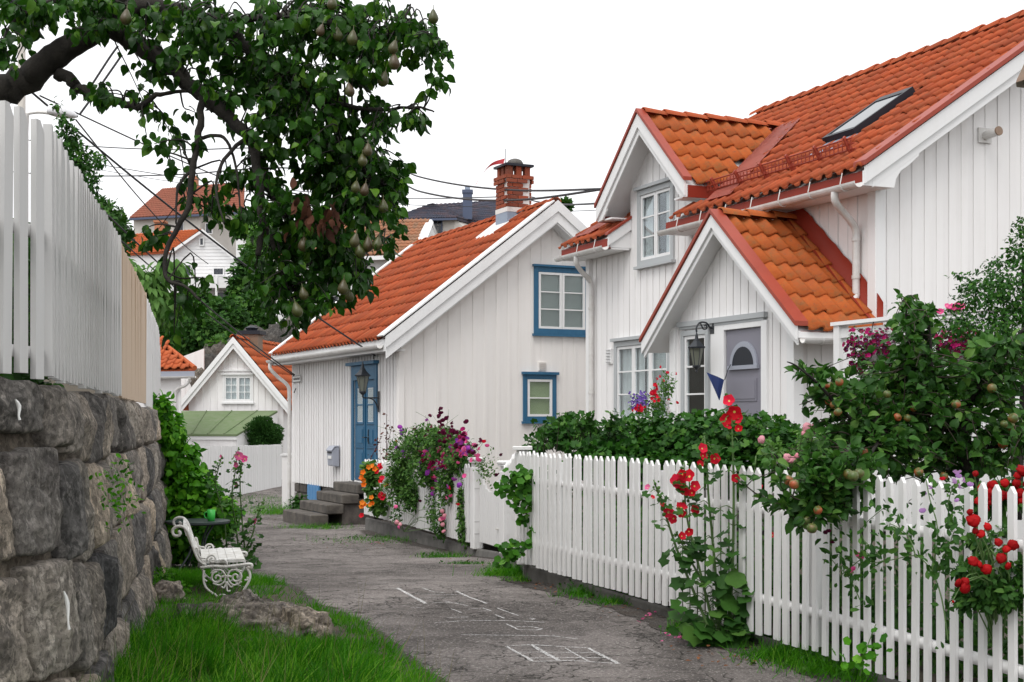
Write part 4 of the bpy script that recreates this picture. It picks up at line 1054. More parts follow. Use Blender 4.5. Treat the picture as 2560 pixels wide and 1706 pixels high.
gutter(B, (bE - .10, -.20, bZ - .13), (bE - .10, 6.75, bZ - .13), .065)
downpipe(B, [(bE - .1, 6.62, bZ - .2), (bE - .1, 6.6, bZ - .32), (-.3, 6.55, bZ - .5), (-.12, 6.45, bZ - .68), (-.09, 6.42, bZ - .9), (-.09, 6.42, 1.2), (-.09, 6.42, .3), (-.09, 6.42, -.45)], .04, clamps=((-.09, 6.42, 1.9), (-.09, 6.42, .5)))
window(B, m_gab, *W1, casing='blue_paint', sash='white_trim', sashes=2, rows=3, cw=.095, crown=.04, behind='blind', proud=.03)
window(B, m_gab, *W2, casing='blue_paint', sash='white_trim', sashes=1, rows=2, cw=.085, crown=.05, behind='green', proud=.03)
vent(B, m_gab, 2.72, 2.88, 2.36, 2.52, .03, 'cream_board'); vent(B, m_gab, 3.86, 4.04, 2.06, 2.30, .03, 'cream_board')
# blue double door
d = MB()
for q in ((DO[0] - .12, DO[0], DO[2], DO[3] + .12), (DO[1], DO[1] + .12, DO[2], DO[3] + .12), (DO[0], DO[1], DO[3] - .16, DO[3] + .12)): pbox(d, m_eave, *q, 0, .065)
df = d.build('door_frame', 'blue_paint', B, bevel=.005)
pbox(MB(), m_eave, DO[0] - .20, DO[1] + .20, DO[3] + .121, DO[3] + .18, 0, .15).build('door_crown', 'blue_paint', df)
mid = (DO[0] + DO[1])/2; zt = DO[3] - .165
for k, (a, b) in enumerate(((DO[0] + .005, mid - .004), (mid + .004, DO[1] - .005))):
    lf = pbox(MB(), m_eave, a, b, DO[2] + .02, zt, -.02, .02).build('door_leaf', 'blue_paint', B)
    pbox(MB(), m_eave, a + .12, b - .12, 1.42, zt - .16, .0205, .026).build('pane', 'window_glass', lf)
    pbox(MB(), m_eave, a + .11, b - .11, 1.41, zt - .15, .0201, .0203).build('lace_curtain', 'white_lace', lf)
    for (z0, z1) in ((0.96, 1.32), (0.38, 0.88)):
        q = MB(); pbox(q, m_eave, a + .09, b - .09, z0, z1, .0202, .030); pbox(q, m_eave, a + .14, b - .14, z0 + .05, z1 - .05, .0302, .042); q.build('door_panel', 'blue_paint', lf)
    for z in (1.37, .92): pbox(MB(), m_eave, a + .07, b - .07, z, z + .022, .0203, .04).build('door_moulding', 'blue_paint', lf)
    fr2 = MB(); pbox(fr2, m_eave, a + .09, a + .12, 1.40, zt - .13, .0205, .035); pbox(fr2, m_eave, b - .12, b - .09, 1.40, zt - .13, .0205, .035); pbox(fr2, m_eave, a + .12, b - .12, 1.72, 1.745, .0265, .033); fr2.build('glazing_bead', 'blue_paint', lf)
pbox(MB(), m_eave, mid - .02, mid + .02, DO[2] + .02, zt, .0205, .045).build('door_astragal', 'blue_paint', B)
q = MB(); q.tube([m_eave(mid - .10, 1.12, .03), m_eave(mid - .10, 1.12, .08), m_eave(mid - .02, 1.12, .085)], .012, 6); q.build('door_handle', 'black_iron', B)
# iron house number 14 on one leaf
nb = MB(); pbox(nb, m_eave, mid - .235, mid - .215, 1.16, 1.27, .043, .055); pbox(nb, m_eave, mid - .25, mid - .20, 1.145, 1.16, .043, .055); nb.build('number_one', 'black_iron', B)
nb = MB(); pbox(nb, m_eave, mid - .245, mid - .228, 1.00, 1.13, .043, .055); pbox(nb, m_eave, mid - .26, mid - .19, 1.035, 1.05, .043, .055); pbox(nb, m_eave, mid - .205, mid - .19, 1.05, 1.12, .043, .055); nb.build('number_four', 'black_iron', B)
# brick chimney with cowl
ch = MB().box(CH[0] + .01, CH[1] - .01, CH[2] + .01, CH[3] - .01, 5.0, 6.16).build('chimney', 'mortar_white', B)
MB().box(CH[0] - .015, CH[1] + .015, CH[2] - .015, CH[3] + .015, 4.9, 5.47).build('lead_base', 'lead', ch); MB().box(CH[0] - .02, CH[1] + .02, CH[2] - .02, CH[3] + .02, 5.471, 5.56).build('render_band', 'mortar_white', ch)
bme = MB().box(-.108, .108, -.02, .02, 0, .066).mesh('brick'); bme.materials.append(MAT['brick_red']); bm2 = MB().box(-.05, .05, -.02, .02, 0, .066).mesh('brick'); bm2.materials.append(MAT['brick_red'])
def course(z, g, long_first):
    cx, cyy = (CH[0]+CH[1])/2, (CH[2]+CH[3])/2; hx, hy = (CH[1]-CH[0])/2 + g, (CH[3]-CH[2])/2 + g
    for side in range(4):
        L = hx if side % 2 == 0 else hy; off = hy if side % 2 == 0 else hx
        xs = [-L + .108 + i*.2277 for i in range(int((2*L)/.2277 + .4))] if long_first else [-L + .05] + [-L + .22 + i*.2277 for i in range(int((2*L - .1)/.2277 + .2))]
        for x in xs:
            if x > L - .03: continue
            o = bpy.data.objects.new('brick', bm2 if (not long_first and x == xs[0]) or x > L - .1 else bme); COL.objects.link(o); o.parent = ch
            a = side*PI/2; o.rotation_euler = (0, 0, a)
            o.location = (cx + x*math.cos(a) + off*math.sin(a), cyy + x*math.sin(a) - off*math.cos(a), z)
for i in range(8): course(5.57 + i*.078, .035 if i in (6, 7) else 0.0, i % 2 == 0)
pts = [(CH[0] + .06, CH[2] + .06), (CH[1] - .06, CH[2] + .06), (CH[1] - .06, CH[3] - .06), (CH[0] + .06, CH[3] - .06), ((CH[0]+CH[1])/2, CH[2] + .06), ((CH[0]+CH[1])/2, CH[3] - .06), (CH[0] + .06, (CH[2]+CH[3])/2)]
for (x, y) in pts: MB().box(x - .055, x + .055, y - .055, y + .055, 6.16, 6.36).build('chimney_pier', 'brick_red', ch)
MB().prism([(CH[0] - .05, CH[2] - .05, 6.36), (CH[1] + .05, CH[2] - .05, 6.36), (CH[1] + .05, CH[3] + .05, 6.36), (CH[0] - .05, CH[3] + .05, 6.36)], (0, 0, .045)).build('cap_slab', 'dark_metal', ch)
MB().lathe([(.16, 0), (.16, .06), (.13, .11), (.06, .14)], ((CH[0]+CH[1])/2 + .03, (CH[2]+CH[3])/2, 6.405), 14).build('cowl', 'concrete', ch, smooth=True)
MB().tube([(CH[0] + .05, CH[2] + .2, 6.4), (CH[0] + .05, CH[2] + .2, 6.72)], .007, 6).build('flag_rod', 'black_iron', ch)
V = []
for i in range(13):
    t = i/12; w = .05*(1 - t*.8); x = CH[0] + .04 - .62*t**1.1; y = CH[2] + .2 + .05*math.sin(t*6); z = 6.48 - .10*t - .42*t**3
    V += [(x, y, z + w), (x - .02, y + .01, z - w)]
link('pennant', mesh_np('pennant', V, [(2*i, 2*i+2, 2*i+3, 2*i+1) for i in range(12)], smooth=True), 'pennant_red', ch)
T2.build()
# entrance steps
S = tag(empty('stone_steps', B.matrix_basis @ Vector((-.7, 1.74, -.46)), R(26.03)), 'worn stone steps leading up to the blue door', 'steps')
for i in range(4):
    z1 = 0.27 - i*.175; x1 = -.06 - 0; x0 = -.42 - i*.30
    MB().box(x0 + .7, (-.06 if i == 0 else -.42 - (i-1)*.30 + .03) + .7, -.68 - .02*i, .72 + .10*i, z1 - .175 + .46 - (0 if i < 3 else .1), z1 + .46).build('step', 'step_stone', S, bevel=.018)
MB().box(.0 + .0, .62, -.64, .66, -.15, .46).build('step_core', 'dark_stone', S)
# boarded corner pier beside the downpipe
pp = tag(empty('boarded_pier', W(723, 1275, 30.6)), 'white boarded pier at the far corner of the blue-trimmed house', 'pier')
MB().box(-.14, .14, -.14, .14, -.2, 1.22).build('pier_body', 'white_board', pp); MB().box(-.17, .17, -.17, .17, 1.22, 1.26).build('pier_cap', 'white_trim', pp)

# ------------------------------------------------------------------ picket fences
def picket_mesh(w, h, t=0.022, flat=False):
    mb = MB(); pk = 0.0 if flat else w*0.62
    if flat == 'cut':
        return mb.prism([(-w/2, -t/2, 0), (w/2, -t/2, 0), (w/2, -t/2, h - w*.75), (w*.0, -t/2, h), (-w/2, -t/2, h)], (0, t, 0)).mesh('picket')
    mb.prism([(-w/2, -t/2, 0), (w/2, -t/2, 0), (w/2, -t/2, h - pk), (0, -t/2, h), (-w/2, -t/2, h - pk)] if not flat else [(-w/2, -t/2, 0), (w/2, -t/2, 0), (w/2, -t/2, h), (-w/2, -t/2, h)], (0, t, 0))
    return mb.mesh('picket')
_pk = {}
def fence(name, label, path, base, top, spacing, width, mat, rails=(0.2, 0.75), side=-1, flat=False, t=0.022, post_every=0, jitter=.004, group=None, wide=None, pname='picket', rail_h=.05):
    """path: list of (x, y); base/top: functions of arc length; pickets on the given side of the rails"""
    P = [Vector((p[0], p[1])) for p in path]
    d = [0.0]
    for a, b in zip(P[:-1], P[1:]): d.append(d[-1] + (b-a).length)
    L = d[-1]
    def at(s):
        i = max(0, min(len(P)-2, int(np.searchsorted(d, s)) - 1)); q = (s - d[i])/(d[i+1]-d[i]); return P[i].lerp(P[i+1], q), (P[i+1]-P[i]).normalized()
    p0, _ = at(0); root = tag(empty(name, (p0.x, p0.y, base(0))), label, 'fence', group)
    s = spacing/2; z00 = base(0)
    while s < L:
        p, t_ = at(s); nrm = Vector((t_.y, -t_.x))*side; h = top(s) - base(s); w = wide(s) if wide else width
        key = (round(w, 3), round(h, 2), flat, mat)
        if key not in _pk: me = picket_mesh(w, h, t, flat); me.materials.append(MAT[mat]); _pk[key] = me
        o = bpy.data.objects.new(pname, _pk[key]); COL.objects.link(o); o.parent = root
        q = p + nrm*(0.018 + t/2)
        o.location = (q.x - p0.x, q.y - p0.y, base(s) - z00 + random.gauss(0, jitter)); o.rotation_euler = (random.gauss(0, .004), random.gauss(0, .007), math.atan2(t_.y, t_.x))
        s += spacing*random.uniform(.985, 1.015)
    for f in rails:
        n = max(2, int(L/.5)); seg = []
        V = []
        for i in range(n+1):
            p, t_ = at(min(L*i/n, L - 1e-4)); nrm = Vector((t_.y, -t_.x))*side; z = base(L*i/n) + f*(top(L*i/n) - base(L*i/n)) - z00
            for (o_, dz) in ((.016, -rail_h/2), (.016, rail_h/2), (-.024, rail_h/2), (-.024, -rail_h/2)): V.append((p.x - p0.x + nrm.x*o_, p.y - p0.y + nrm.y*o_, z + dz))
        Q = [(4*i+k, 4*i+(k+1) % 4, 4*i+4+(k+1) % 4, 4*i+4+k) for i in range(n) for k in range(4)] + [(0, 1, 2, 3), (4*n+3, 4*n+2, 4*n+1, 4*n)]
        link('rail', mesh_np('rail', V, Q), mat, root)
    if post_every:
        s = post_every/2
        while s < L:
            p, t_ = at(s); nrm = Vector((t_.y, -t_.x))*side; q = p - nrm*.07
            mb = MB().box(-.045, .045, -.045, .045, .01, top(s) - base(s) - .08).build('fence_post', mat, root); mb.location = (q.x - p0.x, q.y - p0.y, base(s) - z00); mb.rotation_euler = (0, 0, math.atan2(t_.y, t_.x)); s += post_every
    return root
random.seed(11)
path = [(fence_x(y), y) for y in np.arange(13.0, 4.2, -0.2)]
fence('picket_fence', 'long curved white picket fence beside the lane, in front of the garden', path, lambda s: 0.105, lambda s: 1.155, 0.116, .07, 'picket_white', rails=(.21, .745), side=1, t=.018, post_every=2.1, wide=lambda s: .061 if s < 5.2 else .048)
fence('picket_fence', 'short white picket fence running from the gate to the long curved one', [(-.06, 16.95), (.02, 15.0), (.07, 13.15)], lambda s: float(np.interp(s, [0, 3.85], [-.20, .10])), lambda s: float(np.interp(s, [0, 3.85], [.88, 1.14])), .115, .08, 'picket_white', rails=(.22, .75), side=1, t=.024)
fence('picket_fence', 'white picket fence on the concrete kerb, overgrown with sweet peas', [(-2.50, 23.3), (-1.45, 20.7), (-.53, 18.25)], lambda s: float(np.interp(s, [0, 5.4], [-.16, -.20])), lambda s: float(np.interp(s, [0, 5.4], [.78, .86])), .115, .085, 'picket_white', rails=(.22, .78), side=1, t=.024)
# corner post with flat cap where the long fence begins
p = tag(empty('gate_post', (.10, 13.1, .06)), 'square white post with wide flat cap at the start of the curved fence', 'post')
MB().box(-.055, .055, -.055, .055, 0, 1.10).build('post_shaft', 'picket_white', p, bevel=.006); MB().box(-.095, .095, -.095, .095, 1.10, 1.135).build('post_cap', 'picket_white', p, bevel=.004)
def turned_post(x, y, z, h, label):
    r = tag(empty('gate_post', (x, y, z), R(22)), label, 'post')
    MB().box(-.07, .07, -.07, .07, 0, h - .13).build('post_shaft', 'picket_white', r, bevel=.012)
    for zz in (.20, .36, h - .42): MB().box(-.058, .058, -.0725, .0725, zz, zz + .018).build('post_groove', 'grey_white', r)
    MB().box(-.055, .055, -.055, .055, h - .13, h - .07).build('post_neck', 'picket_white', r)
    MB().box(-.085, .085, -.085, .085, h - .07, h - .045).build('post_collar', 'picket_white', r, bevel=.004); MB().box(-.10, .10, -.10, .10, h - .0445, h).build('post_cap', 'picket_white', r, bevel=.012)
turned_post(-.47, 18.1, -.27, 1.22, 'white moulded gate post on the kerb end, hinge side of the gate')
turned_post(-.07, 17.0, -.25, 1.19, 'white moulded gate post behind the climbing plant, latch side of the gate')
# garden gate with a dished top
g = tag(empty('garden_gate', (-.42, 17.98, -.16)), 'white garden gate with dished top between two posts', 'gate')
ga, gb = Vector((-.42, 17.98)), Vector((-.13, 17.1)); gd = (gb - ga); gl = gd.length; gd.normalize(); gn = Vector((gd.y, -gd.x))
nn = 10
for i in range(nn):
    t = (i + .5)/nn; q = gd*(gl*t); h = .98 - .30*math.sin(PI*t)**.9
    me = MB().box(-.042, .042, -.012, .012, 0, h).mesh('picket'); me.materials.append(MAT['picket_white'])
    o = bpy.data.objects.new('picket', me); COL.objects.link(o); o.parent = g; o.location = (q.x, q.y, 0); o.rotation_euler = (0, 0, math.atan2(gd.y, gd.x))
for z in (.16, .56):
    o = MB().box(0, gl, .014, .05, z, z + .07).build('rail', 'picket_white', g); o.rotation_euler = (0, 0, math.atan2(gd.y, gd.x))
o = MB().box(gl*.86, gl*.90, -.04, -.013, .22, .235).build('latch', 'white_iron', g); o.rotation_euler = (0, 0, math.atan2(gd.y, gd.x))
# concrete kerb below the flowered fence and the low footing of the curved one
def strip(name, pts, w, z0, z1, mat, label=None, cat=None, jit=0.0):
    P = [Vector(p) for p in pts]; V = []
    for i, p in enumerate(P):
        t = (P[min(i+1, len(P)-1)] - P[max(i-1, 0)]).normalized(); n = Vector((t.y, -t.x)); j = jit*fbm(p.x*3, p.y*3, 2)
        for (o_, z) in ((w + j, z0(p)), (w + j - .01, z1(p) - .02), (w + j - .03, z1(p)), (-.12, z1(p)), (-.12, z0(p))): V.append((p.x + n.x*o_ - P[0].x, p.y + n.y*o_ - P[0].y, z))
    k = 5; Q = [(k*i+a, k*i+a+1, k*i+k+a+1, k*i+k+a) for i in range(len(P)-1) for a in range(k-1)]
    me = mesh_np(name, V, Q); bm_ = link(name, me, mat); bm_.location = (P[0].x, P[0].y, 0); 
    e = MB(); e.v = [V[i] for i in range(5)]; e.f = [(0, 1, 2, 3, 4)]
    return tag(bm_, label, cat) if label else bm_
kp = spline([(-2.62, 23.55, 0), (-1.52, 20.8, 0), (-.60, 18.2, 0), (-.22, 16.9, 0), (-.02, 14.6, 0), (.05, 13.2, 0)], 12)
strip('kerb', [(p.x, p.y) for p in kp], -.06, lambda p: -.75, lambda p: float(np.interp(p.y, [13, 17, 18.2, 23.6], [.02, -.215, -.27, -.24])), 'concrete', jit=.02)['kind'] = 'structure'
kp = [(fence_x(y), y) for y in np.arange(13.2, 4.2, -.3)]
strip('footing', kp, -.075, lambda p: -.3, lambda p: .055, 'concrete', jit=.04)['kind'] = 'structure'
# the tall white fence on the stone wall
def tall_at(s): q = wall_pt(s, 1.6, -.20); return (q.x, q.y)
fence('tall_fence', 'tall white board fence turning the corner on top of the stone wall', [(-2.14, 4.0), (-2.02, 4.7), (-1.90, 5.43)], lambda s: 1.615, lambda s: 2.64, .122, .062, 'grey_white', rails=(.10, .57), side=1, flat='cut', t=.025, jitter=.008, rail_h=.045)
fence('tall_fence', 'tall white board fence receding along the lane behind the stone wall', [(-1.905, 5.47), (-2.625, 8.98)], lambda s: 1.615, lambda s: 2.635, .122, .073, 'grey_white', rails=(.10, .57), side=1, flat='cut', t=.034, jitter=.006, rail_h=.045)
fence('tall_fence', 'bare brown wooden stretch of the tall fence, stained and unpainted', [(-2.632, 9.02), (-3.42, 12.55)], lambda s: 1.60, lambda s: 2.62, .108, .104, 'bare_wood', rails=(.10, .57), side=1, t=.022, flat=True, jitter=.002)
fence('tall_fence', 'white far end of the tall fence beyond the bare wooden stretch', [(-3.43, 12.6), (-4.72, 18.1)], lambda s: 1.58, lambda s: 2.60 - (0.30*((s - 4.4)/1.25)**2 if s > 4.4 else 0), .108, .104, 'picket_white', rails=(.10, .57), side=1, t=.022, flat=True, jitter=.002)

# ------------------------------------------------------------------ houses farther off
def local(root, pts): return [Vector(p) - root.location for p in pts]
# small gabled cottage at the end of the lane
s42 = empty('gabled_cottage', (-8.52, 42.0, -.6), R(-7.7)); tag(s42, 'little white cottage with steep orange roof at the end of the lane', 'house')
mg = lambda p, z, d: Vector((p, -d, z + .6)); cz = lambda p: 3.95 - 1.17*abs(p)
CW = (-.36, .50, 2.05, 2.78)
plank_wall(s42, mg, -1.52, 1.52, -.6, lambda p: cz(p) - .14, [ex_(CW, .02)], 'white_board', .22, .06, kinks=(0,), d1=.02, d2=.035)
bx = MB(); bx.box(-1.52, -1.46, .02, 6, 0, 2.4); bx.box(1.46, 1.52, .02, 6, 0, 2.4); bx.build('side_wall', 'white_board', s42)
rb = MB()
for sg in (-1, 1): rb.prism([(sg*1.78, -.25, cz(1.78) + .55), (0, -.25, 4.5), (0, -.25, 4.42), (sg*1.78, -.25, cz(1.78) + .47)], (0, 6.4, 0))
cr = rb.build('roof', 'tile_far', s42)
T3 = Tiles(s42); cth = math.atan(1.17); cl = 1.80/math.cos(cth)
T3.field(cr, (1.80, -.1, cz(1.80) + .60), (0, 1, 0), (-math.cos(cth), 0, math.sin(cth)), 26, 8, .24, cl/8, 'tile_far'); T3.field(cr, (-1.80, -.1, cz(1.80) + .60), (0, 1, 0), (math.cos(cth), 0, math.sin(cth)), 3, 8, .24, cl/8, 'tile_far')
T3.build(); ridge_caps(cr, (0, -.28, 4.57), (0, 6.1, 4.57), .10, .38, 'tile_far')
for sg in (-1, 1):
    rake(s42, fg, sg*1.80, cz(1.80) + .66, 0, 4.60, 0, .20, .27, .30, 'white_trim'); rake(s42, fg, sg*1.76, cz(1.76) + .66, 0, 4.60, .20, .36, .235, .265, 'white_trim')
window(s42, mg, *CW, sashes=2, rows=3, cols=2, cw=.06, crown=.05, behind='curtain', proud=.03, sw=.04, bar=.02)
pbox(MB(), mg, -.60, .72, 2.95, 3.0, 0, .09).build('lintel_board', 'white_trim', s42)
cm = MB().box(-.20, .36, 1.0, 1.5, 4.2, 4.75).build('chimney', 'copper', s42); MB().box(-.29, .45, .92, 1.58, 4.75, 4.87).build('cap_slab', 'dark_metal', cm); MB().lathe([(.16, 0), (.2, .08), (.22, .1), (.05, .17)], (.08, 1.25, 4.87), 10).build('cowl', 'dark_metal', cm)
# lean-to with mossy green felt roof
lt = empty('lean_to_shed', (-9.2, 40.5, -.6)); tag(lt, 'low shed with sloping green felt roof in front of the cottage', 'shed')
q = local(lt, [W(440, 1028, 41.6), W(694, 1027, 41.6), W(592, 1086, 39.6), W(430, 1086, 39.6)])
MB().prism(q, (0, 0, -.06)).build('roof', 'shed_green', lt)
for t in (.30, .55, .80):
    a = q[0].lerp(q[1], t) + Vector((0, 0, .012)); b = q[3].lerp(q[2], t) + Vector((0, 0, .012)); MB().tube([a, b], .018, 5).build('felt_seam', 'shed_green', lt)
w = local(lt, [W(430, 1088, 39.62), W(592, 1088, 39.62), W(592, 1100, 39.62), W(430, 1100, 39.62)]); MB().prism(w, (0, .04, 0)).build('fascia', 'white_trim', lt)
mf = lambda p, z, d: Vector((p, -.82 - d, z + .6))
plank_wall(lt, mf, W(430, 1, 39.7).x + 9.2, W(590, 1, 39.7).x + 9.2, -.6, lambda p: W(1, 1098, 39.7).z, [], 'white_board', .2, .06)
mb = MB(); q2 = local(lt, [W(592, 1088, 39.66), W(694, 1029, 41.6), W(694, 1240, 41.6), W(592, 1240, 39.66)]); mb.prism(q2, (-.04, .02, 0)).build('side_wall', 'white_board', lt)
fence('board_fence', 'white close-boarded fence below the green shed, foot in the weeds', [(W(470, 1, 34.6).x, 34.6), (W(590, 1, 36.6).x, 36.6), (W(700, 1, 39.4).x, 39.4)], lambda s: float(np.interp(s, [0, 7], [-.58, -.60])), lambda s: float(np.interp(s, [0, 7], [.76, .72])), .118, .108, 'picket_white', rails=(.2, .8), side=1, flat=True)
# house corner behind the tall fence end
hc = empty('tiled_outhouse', W(440, 1240, 37.5)); tag(hc, 'white outhouse with hipped orange roof showing past the tall fence', 'house')
ev = [W(330, 928, 37.0), W(487, 925, 37.0), W(400, 858, 38.8), W(330, 850, 38.8)]
e0 = local(hc, ev); MB().prism(e0, (0, .02, -.05)).build('roof', 'tile_far', hc)
T4 = Tiles(hc); A_ = (e0[1] - e0[0]).normalized(); B_ = (e0[3] - e0[0]); B_ = (B_ - A_*B_.dot(A_)); LB = B_.length; B_.normalize(); LA = (e0[1]-e0[0]).length
rr = [o for o in hc.children][0]
T4.field(rr, e0[0] + Vector((0, -.02, .04)), A_, B_, int(LA/.22), 7, .22, LB/7, 'tile_far', lambda p, q: q[0] < LA - (q[1]/LB)*(LA - (e0[2]-e0[0]).dot(A_)) - .05); T4.build()
a, b = e0[1], e0[2]; MB().tube([a + Vector((0, 0, .05)), b + Vector((0, 0, .05))], .07, 8).build('hip_ridge', 'tile_far', hc)
hb = local(hc, [W(487, 925, 37.0), W(400, 858, 38.8), W(470, 900, 41)]); MB().add(hb, [(0, 1, 2), (2, 1, 0)]).build('hip_face', 'tile_far', hc)
w = local(hc, [W(330, 935, 37.15), W(470, 935, 37.15), W(470, 1260, 37.15), W(330, 1260, 37.15)])
mo = lambda p, z, d: Vector((p, w[0].y - d, z))
plank_wall(hc, mo, w[0].x, W(452, 1, 37.15).x - hc.location.x, -.3, lambda p: w[0].z, [], 'white_board', .22, .06)
f0 = local(hc, [W(330, 930, 36.98), W(486, 928, 36.98), W(486, 941, 36.98), W(330, 943, 36.98)]); MB().prism(f0, (0, .04, 0)).build('fascia', 'mail_grey', hc)
gutter(hc, f0[3] + Vector((0, -.06, 0)), f0[2] + Vector((.05, -.06, 0)), .06)
downpipe(hc, local(hc, [W(474, 945, 36.9), W(472, 955, 36.95), W(462, 965, 37.0), W(445, 972, 37.05), W(439, 985, 37.08), W(438, 1020, 37.08), W(438, 1200, 37.08)]), .04)
# sloping white boarded gable end behind the outhouse
gv = empty('boarded_screen', W(480, 930, 46)); tag(gv, 'white boarded screen with sloping top between outhouse and cottage', 'screen')
x0_, x1_ = W(448, 1, 46).x - gv.location.x, W(510, 1, 46).x - gv.location.x
ms_ = lambda p, z, d: Vector((p, -d, z))
plank_wall(gv, ms_, x0_, x1_, -2.6, lambda p: float(np.interp(p, [x0_, x1_], [W(1, 895, 46).z, W(1, 872, 46).z])) - gv.location.z, [], 'white_board', .18, .06)
for k, (u, v, Y, sx) in enumerate(((520, 905, 47, .7), (545, 880, 48, .8), (505, 930, 45.5, .5), (640, 850, 50, 1.0), (720, 850, 52, 1.2), (760, 835, 53, 1.4))):
    p = W(u, v, Y); rock('rock', (p.x, p.y, p.z - .3), (sx, sx*.8, sx*.8), k*1.1, ['broken grey boulder beside the cottage roof', 'mossy boulder against the hill above the cottage', 'lowest dark boulder between screen and cottage', 'dark rock face behind the cottage chimney', 'grey rock ledge above the cottage ridge', 'rock ledge under the weathered roofed house'][k], k*3.3, 'far_rock', sub=14)

def face_wall(root, name, pts, mat, thick=(0, .25, 0)): return MB().prism(local(root, pts), thick).build(name, mat, root)
def far_window(root, u0, u1, v0, v1, Y, cols=2, rows=1, frame='far_white', pane='dark_glass', fw=.07):
    a, b = W(u0, v1, Y), W(u1, v0, Y); o = root.location; m = lambda p, z, d: Vector((p, a.y - o.y - d, z))
    x0, x1, z0, z1 = a.x - o.x, b.x - o.x, a.z - o.z, b.z - o.z; c = MB()
    for q in ((x0 - fw, x0, z0 - fw, z1 + fw), (x1, x1 + fw, z0 - fw, z1 + fw), (x0, x1, z1, z1 + fw), (x0, x1, z0 - fw, z0)): pbox(c, m, *q, 0, .09)
    win = c.build('window', frame, root); w = (x1 - x0)/cols; h = (z1 - z0)/rows
    for i in range(cols):
        for j in range(rows): pbox(MB(), m, x0 + i*w + (.03 if i else 0), x0 + (i+1)*w, z0 + j*h + (.03 if j else 0), z0 + (j+1)*h, .02, .04).build('pane', pane, win)
    return win
def tri_roof(root, name, quad, mat, rows, cols, w=.3, h=.05):
    """tiled plane from four points: eave a, eave b, ridge b, ridge a"""
    q = local(root, quad); o = MB().prism(q, (0, .05, -.12)).build(name, mat, root)
    V, Fq, vr = [], [], []; n = 0
    for r in range(rows):
        for c in range(cols):
            t0, t1, s0, s1 = r/rows, (r+1)/rows, c/cols, (c+1)/cols
            f = lambda s, t: q[0].lerp(q[1], s).lerp(q[3].lerp(q[2], s), t)
            nr = (f(s1, t0) - f(s0, t0)).cross(f(s0, t1) - f(s0, t0)).normalized(); nr = nr if nr.z > 0 else -nr
            for i in range(5):
                k = h*(.5 + .5*math.cos(2*PI*i/4)); V += [f(s0 + (s1-s0)*i/4, t0) + nr*(k + .05), f(s0 + (s1-s0)*i/4, t1 + .02) + nr*(k + .0), f(s0 + (s1-s0)*i/4, t0) + nr*(k)]
            for i in range(4): Fq += [(n+3*i, n+3*i+3, n+3*i+4, n+3*i+1), (n+3*i+2, n+3*i+5, n+3*i+3, n+3*i)]
            vr += [random.random()]*15; n += 15
    tag(link('roof_tiling', mesh_np('roof_tiling', V, Fq, vr, smooth=True), mat, o), kind='stuff')
    return o
# white house with balcony on the hill
h1 = empty('hill_house', W(480, 800, 100)); tag(h1, 'white weatherboarded house on the hill with orange roof and balcony', 'house')
Y = 100
face_wall(h1, 'gable_wall', [W(428, 628, Y), W(505, 580, Y), W(604, 656, Y), W(598, 830, Y), W(428, 830, Y)], 'far_white')
mb = MB()
for i in range(26):
    v = 590 + i*8.5; a = max(430, 505 - (v - 580)*1.6); b = min(600, 505 + (v - 578)*1.30)
    if b - a > 4: q = local(h1, [W(a, v, Y - .02), W(b, v, Y - .02), W(b, v + 8.2, Y - .045), W(a, v + 8.2, Y - .045)]); mb.add(q, [(0, 1, 2, 3)])
tag(mb.build('siding', 'far_white', h1), kind='stuff')
tri_roof(h1, 'roof', [W(280, 638, Y + 3), W(427, 629, Y - .3), W(506, 574, Y - .3), W(255, 592, Y + 6)], 'tile_far', 12, 30)
face_wall(h1, 'side_wall', [W(290, 640, Y + 3), W(428, 630, Y + .1), W(428, 800, Y + .1), W(290, 800, Y + 3)], 'far_white')
for pts in ([(506, 573), (608, 659), (604, 664), (505, 581)], [(422, 630), (506, 573), (505, 581), (428, 634)]): face_wall(h1, 'bargeboard', [W(u, v, Y - .45) for u, v in pts], 'white_trim', (0, .12, 0))
far_window(h1, 501, 508, 597, 613, Y - .1, 1); far_window(h1, 464, 477, 664, 690, Y - .1, 1); far_window(h1, 535, 558, 672, 687, Y - .1, 3)
face_wall(h1, 'balcony', [W(448, 694, Y - 2.2), W(602, 694, Y - 2.2), W(602, 720, Y - 2.2), W(448, 720, Y - 2.2)], 'far_white', (0, 2.1, 0))
for u in (450, 538, 570, 598): face_wall(h1, 'balcony_post', [W(u, 690, Y - 2.3), W(u + 5, 690, Y - 2.3), W(u + 5, 800, Y - 2.3), W(u, 800, Y - 2.3)], 'white_trim', (0, .15, 0))
far_window(h1, 545, 566, 732, 762, Y - .1, 1); far_window(h1, 573, 594, 732, 762, Y - .1, 1)
ch1 = face_wall(h1, 'chimney', [W(386, 612, Y + 4), W(410, 612, Y + 4), W(410, 556, Y + 4), W(386, 556, Y + 4)], 'terracotta', (0, .7, 0)); face_wall(h1, 'chimney_cap', [W(383, 556, Y + 3.9), W(413, 556, Y + 3.9), W(413, 551, Y + 3.9), W(383, 551, Y + 3.9)], 'terracotta', (0, .9, 0))
